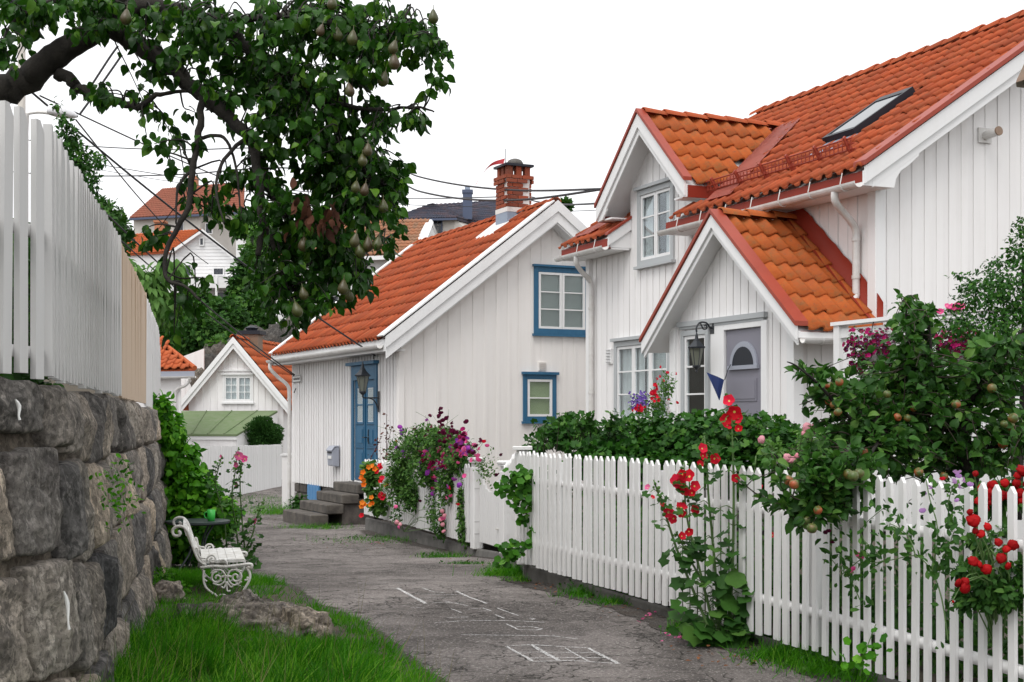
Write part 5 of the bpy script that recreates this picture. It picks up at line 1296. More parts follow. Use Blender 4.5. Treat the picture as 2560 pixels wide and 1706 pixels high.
# big house above it
h2 = empty('hill_house', W(480, 660, 135)); tag(h2, 'cream house with rust red roof at the top of the hill', 'house'); Y = 135
face_wall(h2, 'front_wall', [W(334, 548, Y), W(500, 530, Y), W(500, 680, Y), W(334, 680, Y)], 'far_cream', (0, .3, 0)); face_wall(h2, 'side_wall', [W(500, 520, Y), W(640, 545, Y + 6), W(640, 690, Y + 6), W(500, 690, Y)], 'far_cream', (0, .3, 0))
face_wall(h2, 'lower_wing', [W(590, 545, Y - 2), W(720, 545, Y - 2), W(720, 700, Y - 2), W(590, 700, Y - 2)], 'far_white', (0, .3, 0))
tri_roof(h2, 'roof', [W(324, 545, Y - .5), W(610, 528, Y - .5), W(612, 456, Y + 5), W(406, 473, Y + 5)], 'tile_rust', 14, 34)
face_wall(h2, 'gutter', [W(322, 546, Y - .8), W(610, 529, Y - .8), W(610, 534, Y - .8), W(322, 551, Y - .8)], 'far_blue', (0, .3, 0))
for u0, u1, v0, v1 in ((360, 374, 566, 590), (444, 458, 556, 582), (515, 530, 560, 584)): far_window(h2, u0, u1, v0, v1, Y - .02, 2)
face_wall(h2, 'chimney', [W(470, 480, Y + 5), W(492, 480, Y + 5), W(492, 440, Y + 5), W(470, 440, Y + 5)], 'terracotta', (0, .9, 0))
# weathered-roof house on the slope
h3 = empty('slope_house', W(850, 900, 58)); tag(h3, 'white house with weathered orange tiles on the slope behind the blue-trimmed one', 'house'); Y = 58
face_wall(h3, 'front_wall', [W(690, 650, Y), W(1046, 640, Y), W(1046, 868, Y), W(690, 868, Y)], 'far_white'); face_wall(h3, 'gable_wall', [W(1046, 612, Y), W(1075, 556, Y + 1.5), W(1092, 598, Y + 3), W(1092, 800, Y + 3), W(1046, 868, Y)], 'far_white', (-.2, .1, 0))
tri_roof(h3, 'roof', [W(684, 650, Y - .5), W(1040, 634, Y - .5), W(1074, 550, Y + 2), W(735, 556, Y + 2)], 'tile_old', 11, 30)
for pts in ([(1036, 638, -.6), (1074, 549, 1.6), (1078, 556, 1.6), (1044, 640, -.6)], [(1074, 549, 1.6), (1094, 596, 3.4), (1090, 600, 3.4), (1073, 557, 1.6)]): face_wall(h3, 'bargeboard', [W(u, v, Y + d) for u, v, d in pts], 'white_trim', (.1, .05, 0))
face_wall(h3, 'eave_board', [W(684, 650, Y - .55), W(1040, 636, Y - .55), W(1040, 646, Y - .55), W(684, 660, Y - .55)], 'white_trim', (0, .1, 0))
far_window(h3, 812, 846, 742, 778, Y - .02, 2); far_window(h3, 740, 765, 742, 778, Y - .02, 2); far_window(h3, 900, 925, 700, 740, Y - .02, 2)
face_wall(h3, 'chimney', [W(941, 570, Y + 2.5), W(962, 570, Y + 2.5), W(962, 537, Y + 2.5), W(941, 537, Y + 2.5)], 'terracotta', (0, .4, 0))
face_wall(h3, 'base_wall', [W(700, 868, Y - 1), W(1046, 868, Y - 1), W(1046, 960, Y - 1), W(700, 960, Y - 1)], 'far_rock', (0, 1, 0))
# black-roofed house
h4 = empty('slope_house', W(1130, 640, 74)); tag(h4, 'cream house with black hipped roof and tall black flue', 'house'); Y = 74
face_wall(h4, 'front_wall', [W(1000, 545, Y), W(1135, 545, Y), W(1135, 700, Y), W(1000, 700, Y)], 'far_cream'); face_wall(h4, 'side_wall', [W(1135, 545, Y), W(1165, 552, Y + 3), W(1300, 552, Y + 3), W(1300, 700, Y + 3), W(1135, 700, Y)], 'far_cream', (0, .2, 0))
tri_roof(h4, 'roof', [W(976, 549, Y - .6), W(1142, 545, Y - .6), W(1084, 511, Y + 3), W(1080, 511, Y + 3)], 'tile_black', 8, 26); tri_roof(h4, 'roof', [W(1142, 545, Y - .6), W(1172, 553, Y + 2.4), W(1119, 524, Y + 4), W(1082, 511, Y + 3)], 'tile_black', 8, 14)
tri_roof(h4, 'roof', [W(1168, 553, Y + 2.4), W(1330, 553, Y + 2.4), W(1234, 503, Y + 7), W(1119, 523, Y + 6)], 'tile_black', 9, 26); tri_roof(h4, 'roof', [W(1135, 540, Y + 5), W(1232, 505, Y + 8), W(1228, 503, Y + 8), W(1082, 512, Y + 6)], 'tile_black', 5, 14)
face_wall(h4, 'eave_board', [W(976, 549, Y - .7), W(1142, 545, Y - .7), W(1142, 550, Y - .7), W(976, 554, Y - .7)], 'far_blue', (0, .1, 0))
far_window(h4, 1085, 1103, 554, 588, Y - .02, 2, 3, 'far_blue')
fl = face_wall(h4, 'flue', [W(1157, 548, Y + 2), W(1180, 548, Y + 2), W(1180, 482, Y + 2), W(1157, 482, Y + 2)], 'far_blue', (0, .5, 0)); face_wall(h4, 'flue_cap', [W(1155, 482, Y + 1.95), W(1182, 482, Y + 1.95), W(1182, 474, Y + 1.95), W(1155, 474, Y + 1.95)], 'far_blue', (0, .6, 0)); face_wall(h4, 'flue_pot', [W(1162, 474, Y + 2.1), W(1175, 474, Y + 2.1), W(1175, 466, Y + 2.1), W(1162, 466, Y + 2.1)], 'lead', (0, .25, 0))

# ------------------------------------------------------------------ lamps, signs, furniture
def lantern_head(root, s, mats=('black_iron', 'lamp_glass'), sides=6, taper=.62):
    """tapered six-sided lantern hanging below its hat; origin at the foot of the glass"""
    def ring(r, z): return [(r*math.cos(2*PI*i/sides + .5)*s, r*math.sin(2*PI*i/sides + .5)*s, z*s) for i in range(sides)]
    g = MB(); a, b = ring(.095*taper, .02), ring(.115, .30); g.add(a + b, [(i, (i+1) % sides, sides+(i+1) % sides, sides+i) for i in range(sides)]); g.build('lamp_glass', mats[1], root)
    for i in range(sides): MB().tube([a[i], b[i]], .006*s, 5).build('glazing_bar', mats[0], root)
    MB().lathe([(.002*s, -.10*s), (.02*s, -.08*s), (.015*s, -.05*s), (.05*s, -.02*s), (.068*s, .0), (.068*s, .02*s)], (0, 0, 0), sides*2).build('lamp_base', mats[0], root)
    MB().lathe([(.15*s, .29*s), (.155*s, .31*s), (.115*s, .345*s), (.06*s, .40*s), (.05*s, .43*s), (.035*s, .44*s), (.022*s, .50*s), (.004*s, .56*s)], (0, 0, 0), sides).build('lamp_hat', mats[0], root)
lp = B.matrix_basis @ Vector((-.36, .95, 1.95)); L1 = tag(empty('wall_lantern', lp, R(26)), 'black iron lantern on a bracket beside the blue door', 'lantern'); lantern_head(L1, 1.0)
MB().tube(spline([(0, 0, -.06), (0.02, 0, -.10), (.12, 0, -.10), (.31, 0, -.10)], 4), .014, 6).build('bracket', 'black_iron', L1); MB().tube(spline([(.10, 0, -.10), (.22, 0, -.15), (.30, 0, -.30)], 5), .012, 6).build('scroll', 'black_iron', L1); MB().box(.295, .315, -.03, .03, -.36, .02).build('wall_plate', 'black_iron', L1)
lp = H.matrix_basis @ Vector((-1.24, 2.0, 2.13)); L2 = tag(empty('wall_lantern', lp, R(23)), 'black iron lantern hanging from a scroll beside the grey porch door', 'lantern'); lantern_head(L2, .80)
MB().tube(spline([(0, 0, .44), (0, 0, .50), (.05, 0, .56), (.14, 0, .56), (.2, 0, .5), (.24, 0, .50)], 6), .012, 6).build('bracket', 'black_iron', L2); MB().tube(spline([(.06, 0, .55), (.10, 0, .48), (.15, 0, .49), (.14, 0, .53), (.11, 0, .52)], 6), .009, 6).build('scroll', 'black_iron', L2); MB().box(.225, .245, -.05, .05, .42, .58).build('wall_plate', 'black_iron', L2)
# street lantern at the frame's edge, on its own pole
sl = tag(empty('street_lantern', W(2590, 1290, 6.4)), 'verdigris street lantern on a pole, only its hat edge and glass showing', 'lantern')
zt = W(1, 196, 6.4).z - sl.location.z
MB().tube([(.03, 0, -.4), (.03, 0, zt - .22)], .035, 10).build('pole', 'black_iron', sl)
hd = MB().lathe([(.125, 0), (.12, .015), (.085, .09), (.075, .10), (.07, .16), (.03, .2), (.01, .28)], (.03, 0, zt - .02), 8).build('lamp_hat', 'copper', sl)
MB().lathe([(.05, -.20), (.09, -.01)], (.03, 0, zt - .01), 8).build('lamp_glass', 'lamp_glass', sl); MB().lathe([(.035, -.24), (.055, -.20)], (.03, 0, zt - .01), 8).build('lamp_base', 'black_iron', sl)
# mailbox
mp_ = B.matrix_basis @ Vector((-.05, 3.33, .52)); mbx = tag(empty('mailbox', mp_, R(26)), 'small grey mailbox on the white wall beside the blue door', 'mailbox')
MB().prism([(0, -.17, 0), (-.13, -.17, .02), (-.15, -.17, .32), (-.09, -.17, .39), (0, -.17, .40)], (0, .34, 0)).build('box_body', 'mail_grey', mbx, bevel=.01); MB().box(-.158, -.148, -.13, .13, .27, .30).build('letter_slot', 'dark_metal', mbx)
MB().box(-.149, -.141, -.10, .10, .16, .22).build('name_label', 'paper_white', mbx); MB().prism([(0, -.18, .401), (-.10, -.18, .395), (-.165, -.18, .315), (-.165, -.18, .33), (-.10, -.18, .415), (0, -.18, .42)], (0, .36, 0)).build('lid', 'mail_grey', mbx)
# small framed street name plate, lettering too worn to read
sp = tag(empty('name_plate', B.matrix_basis @ Vector((-.06, 5.95, 2.33)), R(26)), 'small white name plate with dark frame at the far wall corner', 'sign')
MB().box(-.012, 0, -.30, .30, -.07, .07).build('plate', 'paper_white', sp)
for q in ((-.30, .30, .060, .07), (-.30, .30, -.07, -.060), (-.30, -.288, -.06, .06), (.288, .30, -.06, .06)): MB().box(-.016, -.0125, q[0], q[1], q[2], q[3]).build('plate_border', 'black_iron', sp)
for k in range(9): MB().box(-.015, -.0125, -.22 + k*.05, -.19 + k*.05, -.022, .022 + (.012 if k % 3 == 0 else 0)).build('letter_stroke', 'cable', sp)
MB().tube([(-.01, .05, -.2), (-.05, .05, -.3)], .012, 6).build('hook', 'black_iron', sp)
# navy pennant by the porch window
V = []; n = 8; a, b, c = W(1766, 931, 17.0), W(1812, 950, 16.75), W(1798, 1001, 16.85)
for i in range(n+1):
    for j in range(n+1):
        t, s = i/n, j/n; p = a.lerp(b, s).lerp(c, t); V.append(p + Vector((.006*math.sin(s*5 + t*3), .02*math.sin(s*7 + t*2), 0)))
fl = tag(empty('pennant', b), 'dark blue triangular pennant hanging beside the grey door', 'pennant')
link('cloth', mesh_np('cloth', [v - b for v in V], [(i*(n+1)+j, i*(n+1)+j+1, (i+1)*(n+1)+j+1, (i+1)*(n+1)+j) for i in range(n) for j in range(n)], smooth=True), 'flag_blue', fl)
MB().tube([b - b + Vector((0, 0, 0)), Vector((0.05, .1, .12)), Vector((.12, .28, .2))], .006, 5).build('staff', 'black_iron', fl)
# street lamp over the tall fence and the pole with a lattice box
sl2 = tag(empty('street_lamp', W(70, 900, 17)), 'white street lamp head on a curved arm above the tall fence', 'lamp')
q = lambda u, v: W(u, v, 17) - sl2.location
MB().tube([q(62, 900), q(62, 330), q(64, 285)], .045, 10).build('pole', 'gutter_white', sl2); MB().tube(spline([q(64, 285), q(85, 282), q(100, 281), q(128, 284)], 4), .02, 8).build('arm', 'gutter_white', sl2)
V, Q_ = [], []; c0, c1 = q(122, 281), q(194, 292)
for i in range(9):
    t = i/8; p = c0.lerp(c1, t); w = .13*math.sin(PI*min(1, .18 + t*.80))**.6; 
    for k in range(10):
        an = 2*PI*k/10; V.append(p + Vector((0, w*math.cos(an)*.9, w*math.sin(an)*(.9 if math.sin(an) > 0 else .35))))
Q_ = [(i*10+k, i*10+(k+1) % 10, (i+1)*10+(k+1) % 10, (i+1)*10+k) for i in range(8) for k in range(10)]
link('lamp_head', mesh_np('lamp_head', V, Q_, smooth=True), 'lamp_white', sl2)
up = tag(empty('utility_pole', W(54, 900, 16)), 'grey wooden pole with black lattice box behind the pear limb', 'pole')
q = lambda u, v: W(u, v, 16) - up.location
MB().tube([q(54, 900), q(54, 60)], .045, 10).build('pole', 'far_cream', up)
def lattice(cx0, cx1, v0, v1, d):
    mb = MB()
    for i in range(9): u = cx0 + (cx1-cx0)*i/8; mb.tube([q(u, v0) + Vector((0, d, 0)), q(u + 8, v1) + Vector((0, d, 0))], .008, 4)
    for j in range(9): v = v0 + (v1-v0)*j/8; mb.tube([q(cx0 + j, v) + Vector((0, d, 0)), q(cx1 + j, v) + Vector((0, d, 0))], .008, 4)
    return mb
tag(lattice(32, 82, 10, 78, -.12).build('lattice_box', 'dark_metal', up), kind='stuff'); tag(lattice(34, 80, 8, 76, .12).build('lattice_box', 'dark_metal', up), kind='stuff'); MB().box(*[x for x in (q(28, 1).x, q(80, 1).x)], -.14, .14, q(1, 20).z, q(1, 4).z).build('box_lid', 'dark_metal', up)

# overhead cables
def cable(pts, r, label): 
    P0 = Vector(pts[0]); o = MB().tube([p - P0 for p in spline(pts, 10)], r, 5).build('cable', 'cable'); o.location = P0; tag(o, label, 'cable', 'overhead cables')
def sag(a, b, s): a, b = Vector(a), Vector(b); m = (a + b)/2; return [a, a.lerp(b, .25) + Vector((0, 0, -s*.75)), m + Vector((0, 0, -s)), a.lerp(b, .75) + Vector((0, 0, -s*.75)), b]
bw = B.matrix_basis
hook = bw @ Vector((-.12, .95, 2.62)); MB().tube([bw @ Vector((-.02, .9, 2.66)), bw @ Vector((-.15, .95, 2.66)), bw @ Vector((-.14, .98, 2.56))], .012, 6).build('cable_hook', 'black_iron').parent = None
hk = [o for o in COL.objects if o.name == 'cable_hook.001' or o.name == 'cable_hook']
for o in hk:
    if o.parent is None: tag(o, 'iron cable hook under the eave of the blue-trimmed house', 'hook')
cable(sag(W(60, 215, 18), hook, .15), .016, 'thick black cable running down to the hook over the blue door')
cable(sag(W(250, 520, 22), bw @ Vector((-.1, 6.0, 2.42)), .12), .014, 'black cable ending at the name plate on the white wall')
cable(sag(W(255, 560, 22), bw @ Vector((-.1, 6.05, 2.40)), .12), .012, 'lower black cable running beside the one to the name plate')
hl = H.matrix_basis @ Vector((-.38, 6.15, 5.10))
cable(sag(W(-60, 330, 60), W(700, 372, 40), .3)[:] + sag(W(960, 414, 36), hl, .25), .020, 'uppermost cable crossing the sky behind the chimney')
cable(sag(W(-60, 420, 60), W(700, 420, 40), .3)[:] + sag(W(960, 448, 36), hl, .35), .022, 'sagging cable passing in front of the brick chimney')
cable(sag(W(240, 410, 60), W(1010, 497, 50), .2) + sag(W(1300, 492, 40), H.matrix_basis @ Vector((-.38, 6.35, 4.9)), .1), .018, 'thin straight cable touching the dormer verge')
cable(sag(W(250, 425, 60), W(1010, 512, 52), .2) + sag(W(1200, 518, 50), W(1530, 524, 40), .1), .012, 'faint thin cable low in the sky behind the chimney')
cable(sag(W(100, 240, 30), W(900, 560, 60), .3), .02, 'cable slanting across the sky behind the pear leaves')
cable(sag(W(190, 300, 28), W(520, 660, 60), .3), .018, 'steep cable dropping behind the tall fence towards the hill house')
# wires near the pear limb
cable([W(295, 115, 14), W(270, 150, 14), W(215, 235, 14)], .012, 'short stay wire beside the main pear limb'); cable([W(305, 137, 14), W(240, 230, 14), W(200, 285, 14)], .012, 'second stay wire just below the first one')

# ------------------------------------------------------------------ white cast iron bench
bp = W(505, 1500, 11.25); bench = tag(empty('iron_bench', (bp.x, bp.y, bp.z), 0), 'white cast iron garden bench with scrolled ends on the grass', 'bench')
k = 11.25/F                                        # metres per measured unit at this distance
def bz(x, y, off=0.0):
    """outline measured in a 3.92x enlargement whose origin is (400, 1250)"""
    return Vector(((400 + x/3.92 - 505)*k, off, (1500 - 1250 - y/3.92)*k))
def spiral(cx, cy, r0, r1, a0, turns, n=26): return [(cx + (r0 + (r1-r0)*i/n)*math.cos(a0 + turns*2*PI*i/n), cy + (r0 + (r1-r0)*i/n)*math.sin(a0 + turns*2*PI*i/n)) for i in range(n+1)]
curves = [
    ([(450, 640), (380, 590), (330, 480), (300, 390), (270, 310), (225, 265), (165, 262), (125, 295), (135, 345), (180, 352), (200, 325), (180, 305)], 15),   # back stile and head scroll
    ([(395, 665), (520, 650), (640, 655), (780, 640), (870, 630), (900, 640), (890, 668), (860, 655)], 15),                                                      # seat rail
    ([(430, 690), (425, 760), (440, 840), (480, 890), (540, 930), (560, 950)], 12), ([(850, 660), (882, 730), (870, 800), (820, 890), (795, 950), (815, 985), (865, 1005)], 13),
    (spiral(560, 765, 62, 10, -1.6, -1.35), 10), (spiral(745, 755, 62, 10, -1.5, 1.35), 10),
    ([(500, 720), (530, 690), (600, 690), (640, 740), (630, 800), (580, 835), (520, 815)], 9), ([(800, 700), (770, 690), (700, 690), (665, 740), (680, 800), (730, 835), (800, 800)], 9),
    ([(600, 755), (650, 748), (700, 752)], 11), ([(650, 800), (630, 860), (600, 850)], 8), ([(655, 800), (690, 850), (715, 845)], 8), ([(655, 810), (660, 890), (690, 890)], 8),
    ([(660, 960), (720, 935), (790, 935)], 10), ([(560, 950), (600, 930), (640, 935)], 9),
    (spiral(510, 585, 50, 9, 2.9, 1.4), 10), ([(450, 640), (400, 580), (350, 490), (370, 480), (390, 560), (450, 575)], 9), ([(590, 600), (620, 585), (650, 605), (660, 640)], 9), ([(460, 800), (430, 770), (455, 740)], 9), ([(850, 760), (880, 770), (830, 790)], 9)]
def bench_end(off, label=None):
    first = None
    names = ['back_stile', 'seat_rail', 'rear_leg', 'front_leg'] + ['scroll']*20
    for nm, (c, r) in zip(names, curves):
        pts = spline([bz(x, y, off) for x, y in c], 5 if len(c) < 15 else 2)
        o = MB().tube(pts, r/3.92*k*1.0, 8).build(nm, 'white_iron', bench, smooth=True)
bench_end(0.0)
DO_ = Vector((-.24, 1.0, 0))
mark = set(bench.children)
for o in list(bench.children):
    c = o.copy(); COL.objects.link(c); c.parent = bench; c.location = DO_
# slats of seat and back
for i in range(5):
    a = bz(450 + i*85, 645 - i*3); MB().prism([a + Vector((-.035, 0, .02)), a + Vector((.035, 0, .02)), a + Vector((.035, 0, .045)), a + Vector((-.035, 0, .045))], DO_).build('seat_slat', 'white_iron', bench)
for i in range(4):
    a = bz(370 - i*38, 560 - i*80); MB().prism([a + Vector((0, 0, -.03)), a + Vector((.02, 0, -.03)), a + Vector((-.005, 0, .04)), a + Vector((-.025, 0, .04))], DO_).build('back_slat', 'white_iron', bench)
# bistro table and mug
tp = W(495, 1302, 14.2); tb = tag(empty('garden_table', (tp.x, tp.y, gz(0, 14.2))), 'round dark metal garden table behind the white bench', 'table')
h = tp.z - gz(0, 14.2)
MB().lathe([(.05, h - .035), (.31, h - .032), (.33, h - .02), (.33, h), (.30, h + .003)], (0, 0, 0), 32).build('table_top', 'table_dark', tb)
for i in range(4):
    a = PI/4 + i*PI/2; MB().tube(spline([(.20*math.cos(a), .20*math.sin(a), h - .03), (.08*math.cos(a), .08*math.sin(a), h*.5), (.30*math.cos(a), .30*math.sin(a), -.03)], 5), .012, 8).build('leg', 'table_dark', tb)
MB().tube([(.09*math.cos(t), .09*math.sin(t), h*.5) for t in np.linspace(0, 2*PI, 20)], .009, 6).build('leg_ring', 'table_dark', tb)
mg_ = W(528, 1298, 14.1); mug = tag(empty('mug', (mg_.x, mg_.y, tp.z + .003)), 'bright green mug standing on the garden table', 'mug')
MB().lathe([(.036, 0), (.040, .05), (.042, .118), (.038, .118), (.034, .02)], (0, 0, 0), 20).build('mug_body', 'green_mug', mug, smooth=True); MB().tube([(-.04, 0, .095), (-.066, 0, .09), (-.072, 0, .06), (-.062, 0, .032), (-.038, 0, .026)], .007, 8).build('handle', 'green_mug', mug, smooth=True)

# white privacy screen by the gable
ps = tag(empty('privacy_screen', (3.68, 15.2, .3)), 'white panelled garden screen with capped top in front of the gable wall', 'screen')
ps.rotation_euler = (0, 0, R(23.5 - 90))           # local x runs towards the viewer along the house
L = 3.4
for i in range(17):
    MB().box(i*.2 + .004, i*.2 + .196, -.012, .012, 0, 2.15).build('board', 'white_trim', ps); 
    if i: MB().box(i*.2 - .03, i*.2 + .03, -.028, -.013, 0, 2.15).build('batten', 'white_trim', ps)
for i in range(3): MB().box(i*1.15 - .05, i*1.15 + .05, -.07, .06, 0, 2.20).build('screen_post', 'white_trim', ps)
MB().box(-.08, L + .05, -.09, .09, 2.2, 2.24).build('screen_cap', 'white_trim', ps); MB().box(0.02, L, -.045, -.029, 2.06, 2.16).build('screen_rail', 'white_trim', ps)

# chalk drawings on the asphalt
chalk = tag(empty('chalk_drawing', (0, 8.5, 0)), 'faded white chalk hopscotch squares and scribbles on the asphalt', 'drawing')
def chalk_line(pts, w=.022):
    z = lambda p: gz(p.x, p.y) + _bumps(p.x, p.y) + .004
    P = []
    for u, v in pts:
        q_ = gpt(u, v); P.append(Vector((q_.x, q_.y)))
    V = []; n = 0; S = []
    for a, b in zip(P[:-1], P[1:]):
        m = max(2, int((b-a).length/.03)); S += [a.lerp(b, i/m) for i in range(m)]
    S.append(P[-1])
    for i, p in enumerate(S):
        t = (S[min(i+1, len(S)-1)] - S[max(i-1, 0)]).normalized(); nn = Vector((-t.y, t.x)); ww = w*(.55 + .5*random.random())*.5
        for s in (1, -1): q2 = p + nn*ww*s; V.append((q2.x, q2.y - 8.5, z(q2)))
    link('chalk_line', mesh_np('chalk_line', V, [(2*i, 2*i+1, 2*i+3, 2*i+2) for i in range(len(S)-1)]), 'chalk', chalk)
cc = lambda x, y: (850 + x/2.241, 1400 + y/2.241)
for ln, w in (([(930, 485), (1075, 478), (1390, 490)], .02), ([(930, 485), (1050, 545), (1075, 565)], .028), ([(1075, 478), (1225, 560)], .04), ([(1390, 490), (1560, 580)], .035), ([(1260, 490), (1390, 565)], .018), ([(1060, 548), (1480, 545)], .022), ([(1080, 568), (1300, 562), (1560, 580)], .022), ([(1000, 515), (1430, 515)], .018),
              ([(680, 430), (900, 433), (1200, 433), (1330, 447)], .022), ([(930, 365), (1000, 400), (1100, 400), (1130, 393), (1080, 382), (990, 382)], .024), ([(530, 350), (720, 342), (980, 345), (1150, 357)], .022),
              ([(320, 160), (480, 245)], .045), ([(240, 160), (340, 157)], .02), ([(100, 135), (300, 133), (420, 136)], .018), ([(460, 160), (520, 180), (590, 185)], .022), ([(650, 175), (820, 250)], .03), ([(880, 275), (1000, 315)], .022), ([(410, 192), (700, 195)], .016), ([(450, 215), (640, 212)], .016), ([(520, 240), (700, 245)], .018), ([(600, 325), (720, 322)], .018),
              ([(720, 280), (800, 275), (845, 290), (790, 292)], .02), ([(870, 310), (920, 330)], .018), ([(1060, 330), (1090, 335), (1075, 342)], .02), ([(620, 275), (680, 300)], .018), ([(580, 230), (720, 262)], .016), ([(400, 265), (470, 268)], .02)):
    chalk_line([cc(*p) for p in ln], w*.9)

# ------------------------------------------------------------------ plants
random.seed(21); rng = np.random.default_rng(21)
_rows = [(0.0, 0.0), (.14, .32), (.36, .50), (.62, .42), (.84, .20), (1.0, 0.0)]
BT, BF = [], []                                   # pointed oval leaf, folded along the midrib and curled
for _t, _w in _rows:
    _z = .10*math.sin(_t*2.6) - .22*_t*_t
    BT += [(-_w, _t, _z + .16*_w + .03*math.sin(_t*9)), (0, _t, _z - .03), (_w, _t, _z + .16*_w - .03*math.sin(_t*9))]
for _i in range(5):
    for _k in (0, 1):
        _o = 3*_i + _k; BF += [(_o, _o+1, _o+4), (_o, _o+4, _o+3)]
BT, BF = np.array(BT), np.array(BF)
LT = np.array([(0, 0, 0), (-.42, .28, .07), (.42, .28, .07), (0, .34, 0), (-.36, .66, .04), (.36, .66, .04), (0, .70, -.03), (0, 1.0, -.13)])
LF = np.array([(0, 3, 1), (0, 2, 3), (1, 3, 6), (1, 6, 4), (3, 2, 5), (3, 5, 6), (4, 6, 7), (6, 5, 7)])
_a = [(-2.6, .55), (-2.05, .80), (-1.5, .66), (-1.05, .95), (-.50, .76), (0, 1.05), (.50, .76), (1.05, .95), (1.5, .66), (2.05, .80), (2.6, .55)]
ST = np.array([(0, .42, -.03)] + [(math.sin(a)*r*.62, .42 + math.cos(a)*r*.58, .05*math.sin(i*1.9)) for i, (a, r) in enumerate(_a)])
SF = np.array([(0, i+1, i) for i in range(1, 11)])
_rk = 14; RT = np.array([(0, .4, -.06)] + [(math.sin(2*PI*i/_rk)*.5*(1 + .10*math.cos(5*2*PI*i/_rk)), .45 + math.cos(2*PI*i/_rk)*.5*(1 + .1*math.cos(5*2*PI*i/_rk)), .06*math.sin(i*2.2)) for i in range(_rk)])
RF = np.array([(0, (i+1) % _rk + 1, i + 1) for i in range(_rk)])
SHAPES = {'leaf': (LT, LF), 'oval': (BT, BF), 'lobed': (ST, SF), 'round': (RT, RF)}

def unit_rand(n): v = rng.normal(0, 1, (n, 3)); return v/np.linalg.norm(v, axis=1)[:, None]
def leaf_mesh(name, pos, ydir, nrm, lng, mat, parent, shape='leaf', wr=.62, stuff=True):
    T, Fc = SHAPES[shape]; lng = np.asarray(lng)
    V, Fa, var = scatter(T, Fc, pos, ydir, nrm, lng*wr, lng)
    o0 = np.array(parent.location) if parent else 0
    o = link(name, mesh_np(name, V - o0, Fa, var, smooth=(shape == 'oval')), mat, parent)
    if stuff: tag(o, kind='stuff')
    return o
def blob_points(blobs, n):
    """points in ellipsoid shells; blob = (centre, radii, weight)"""
    w = np.array([b[2] for b in blobs], float); w /= w.sum(); P, N = [], []
    for b, k in zip(blobs, rng.multinomial(n, w)):
        d = unit_rand(k); r = rng.random(k)**.45
        # lumpy outline
        q = d*np.array(b[1])*(r*(1 + .22*np.sin(d[:, 0]*5 + b[0][0]*7)*np.cos(d[:, 2]*6 + b[0][2]*5)))[:, None]
        P.append(np.array(b[0]) + q); N.append(d)
    return np.concatenate(P), np.concatenate(N)
def foliage(parent, blobs, n, size, mat, shape='leaf', droop=.4, wr=.62, name='foliage', up=.8, zmin=None):
    P, N = blob_points(blobs, n)
    if zmin is not None: k = P[:, 2] > zmin; P, N = P[k], N[k]
    n = len(P)
    yd = N*.7 + unit_rand(n)*.8 + np.array([0, 0, -droop]); nr = N*.7 + unit_rand(n)*.55 + np.array([0, -.15, up])
    return leaf_mesh(name, P, yd, nr, rng.uniform(size[0], size[1], n), mat, parent, shape, wr)
def B_(u, v, Y, ru, rv, rd, w=None):
    """ellipsoid centred on (u, v) at distance Y; ru, rv measured, rd metres deep"""
    c = W(u, v, Y); return (tuple(c), (ru*Y/F, rd, rv*Y/F), w if w else ru*rv)

# --- flower templates
def disk_flower(name, mat, eye='flower_eye', lobes=5, cup=.42, n=20, notch=.16):
    V, Q, mi = [(0, 0, .0)], [], []
    for r, z in ((.16, .03), (.6, cup*.5), (1.0, cup)):
        for i in range(n):
            a = 2*PI*i/n; rr = r*(1 - (notch*(.5 - .5*math.cos(lobes*a)) if r > .5 else 0)); V.append((rr*math.cos(a), rr*math.sin(a), z + .09*math.sin(lobes*a*2 + r)*(r > .5)))
    for i in range(n): Q.append((0, 1+i, 1+(i+1) % n)); mi.append(1)
    for k in range(2):
        for i in range(n): a, b = 1+k*n+i, 1+k*n+(i+1) % n; Q.append((a, a+n, b+n, b)); mi.append(0)
    me = bpy.data.meshes.new(name); me.from_pydata(V, [], Q); me.materials.append(MAT[mat]); me.materials.append(MAT[eye]); me.polygons.foreach_set('material_index', mi); me.polygons.foreach_set('use_smooth', [True]*len(Q)); me.update(); return me
def rose_flower(name, mat):
    """full bloom: overlapping petal rims winding round a ball"""
    V, Q = [], []; nu, nv = 20, 11
    for j in range(nv):
        ph = PI*.94*j/(nv-1)
        for i in range(nu):
            a = 2*PI*i/nu; w = (5*i/nu + 2.6*j/(nv-1)) % 1.0; r = .98 - .30*w*math.sin(ph)**.5 + .05*math.sin(3*a + j)
            V.append((r*math.sin(ph)*math.cos(a), r*math.sin(ph)*math.sin(a), .55*r*math.cos(ph) + .25))
    Q = [(j*nu+i, (j+1)*nu+i, (j+1)*nu+(i+1) % nu, j*nu+(i+1) % nu) for j in range(nv-1) for i in range(nu)]
    me = mesh_np(name, V, Q); me.materials.append(MAT[mat]); return me
def pea_flower(name, mat):
    V, Q = [], []
    for (tilt, s) in ((1.1, 1.0), (.35, .62)):
        n0 = len(V)
        for j in range(4):
            for i in range(5):
                t = (i-2)/2; u = j/3; w = .75*math.sin(.5 + u*2.2); V.append((t*w*s, -math.cos(tilt)*u*s + .25*t*t*s, math.sin(tilt)*u*s + .08*t*t))
        Q += [(n0+j*5+i, n0+j*5+i+1, n0+j*5+i+6, n0+j*5+i+5) for j in range(3) for i in range(4)]
    me = mesh_np(name, V, Q, smooth=True); me.materials.append(MAT[mat]); return me
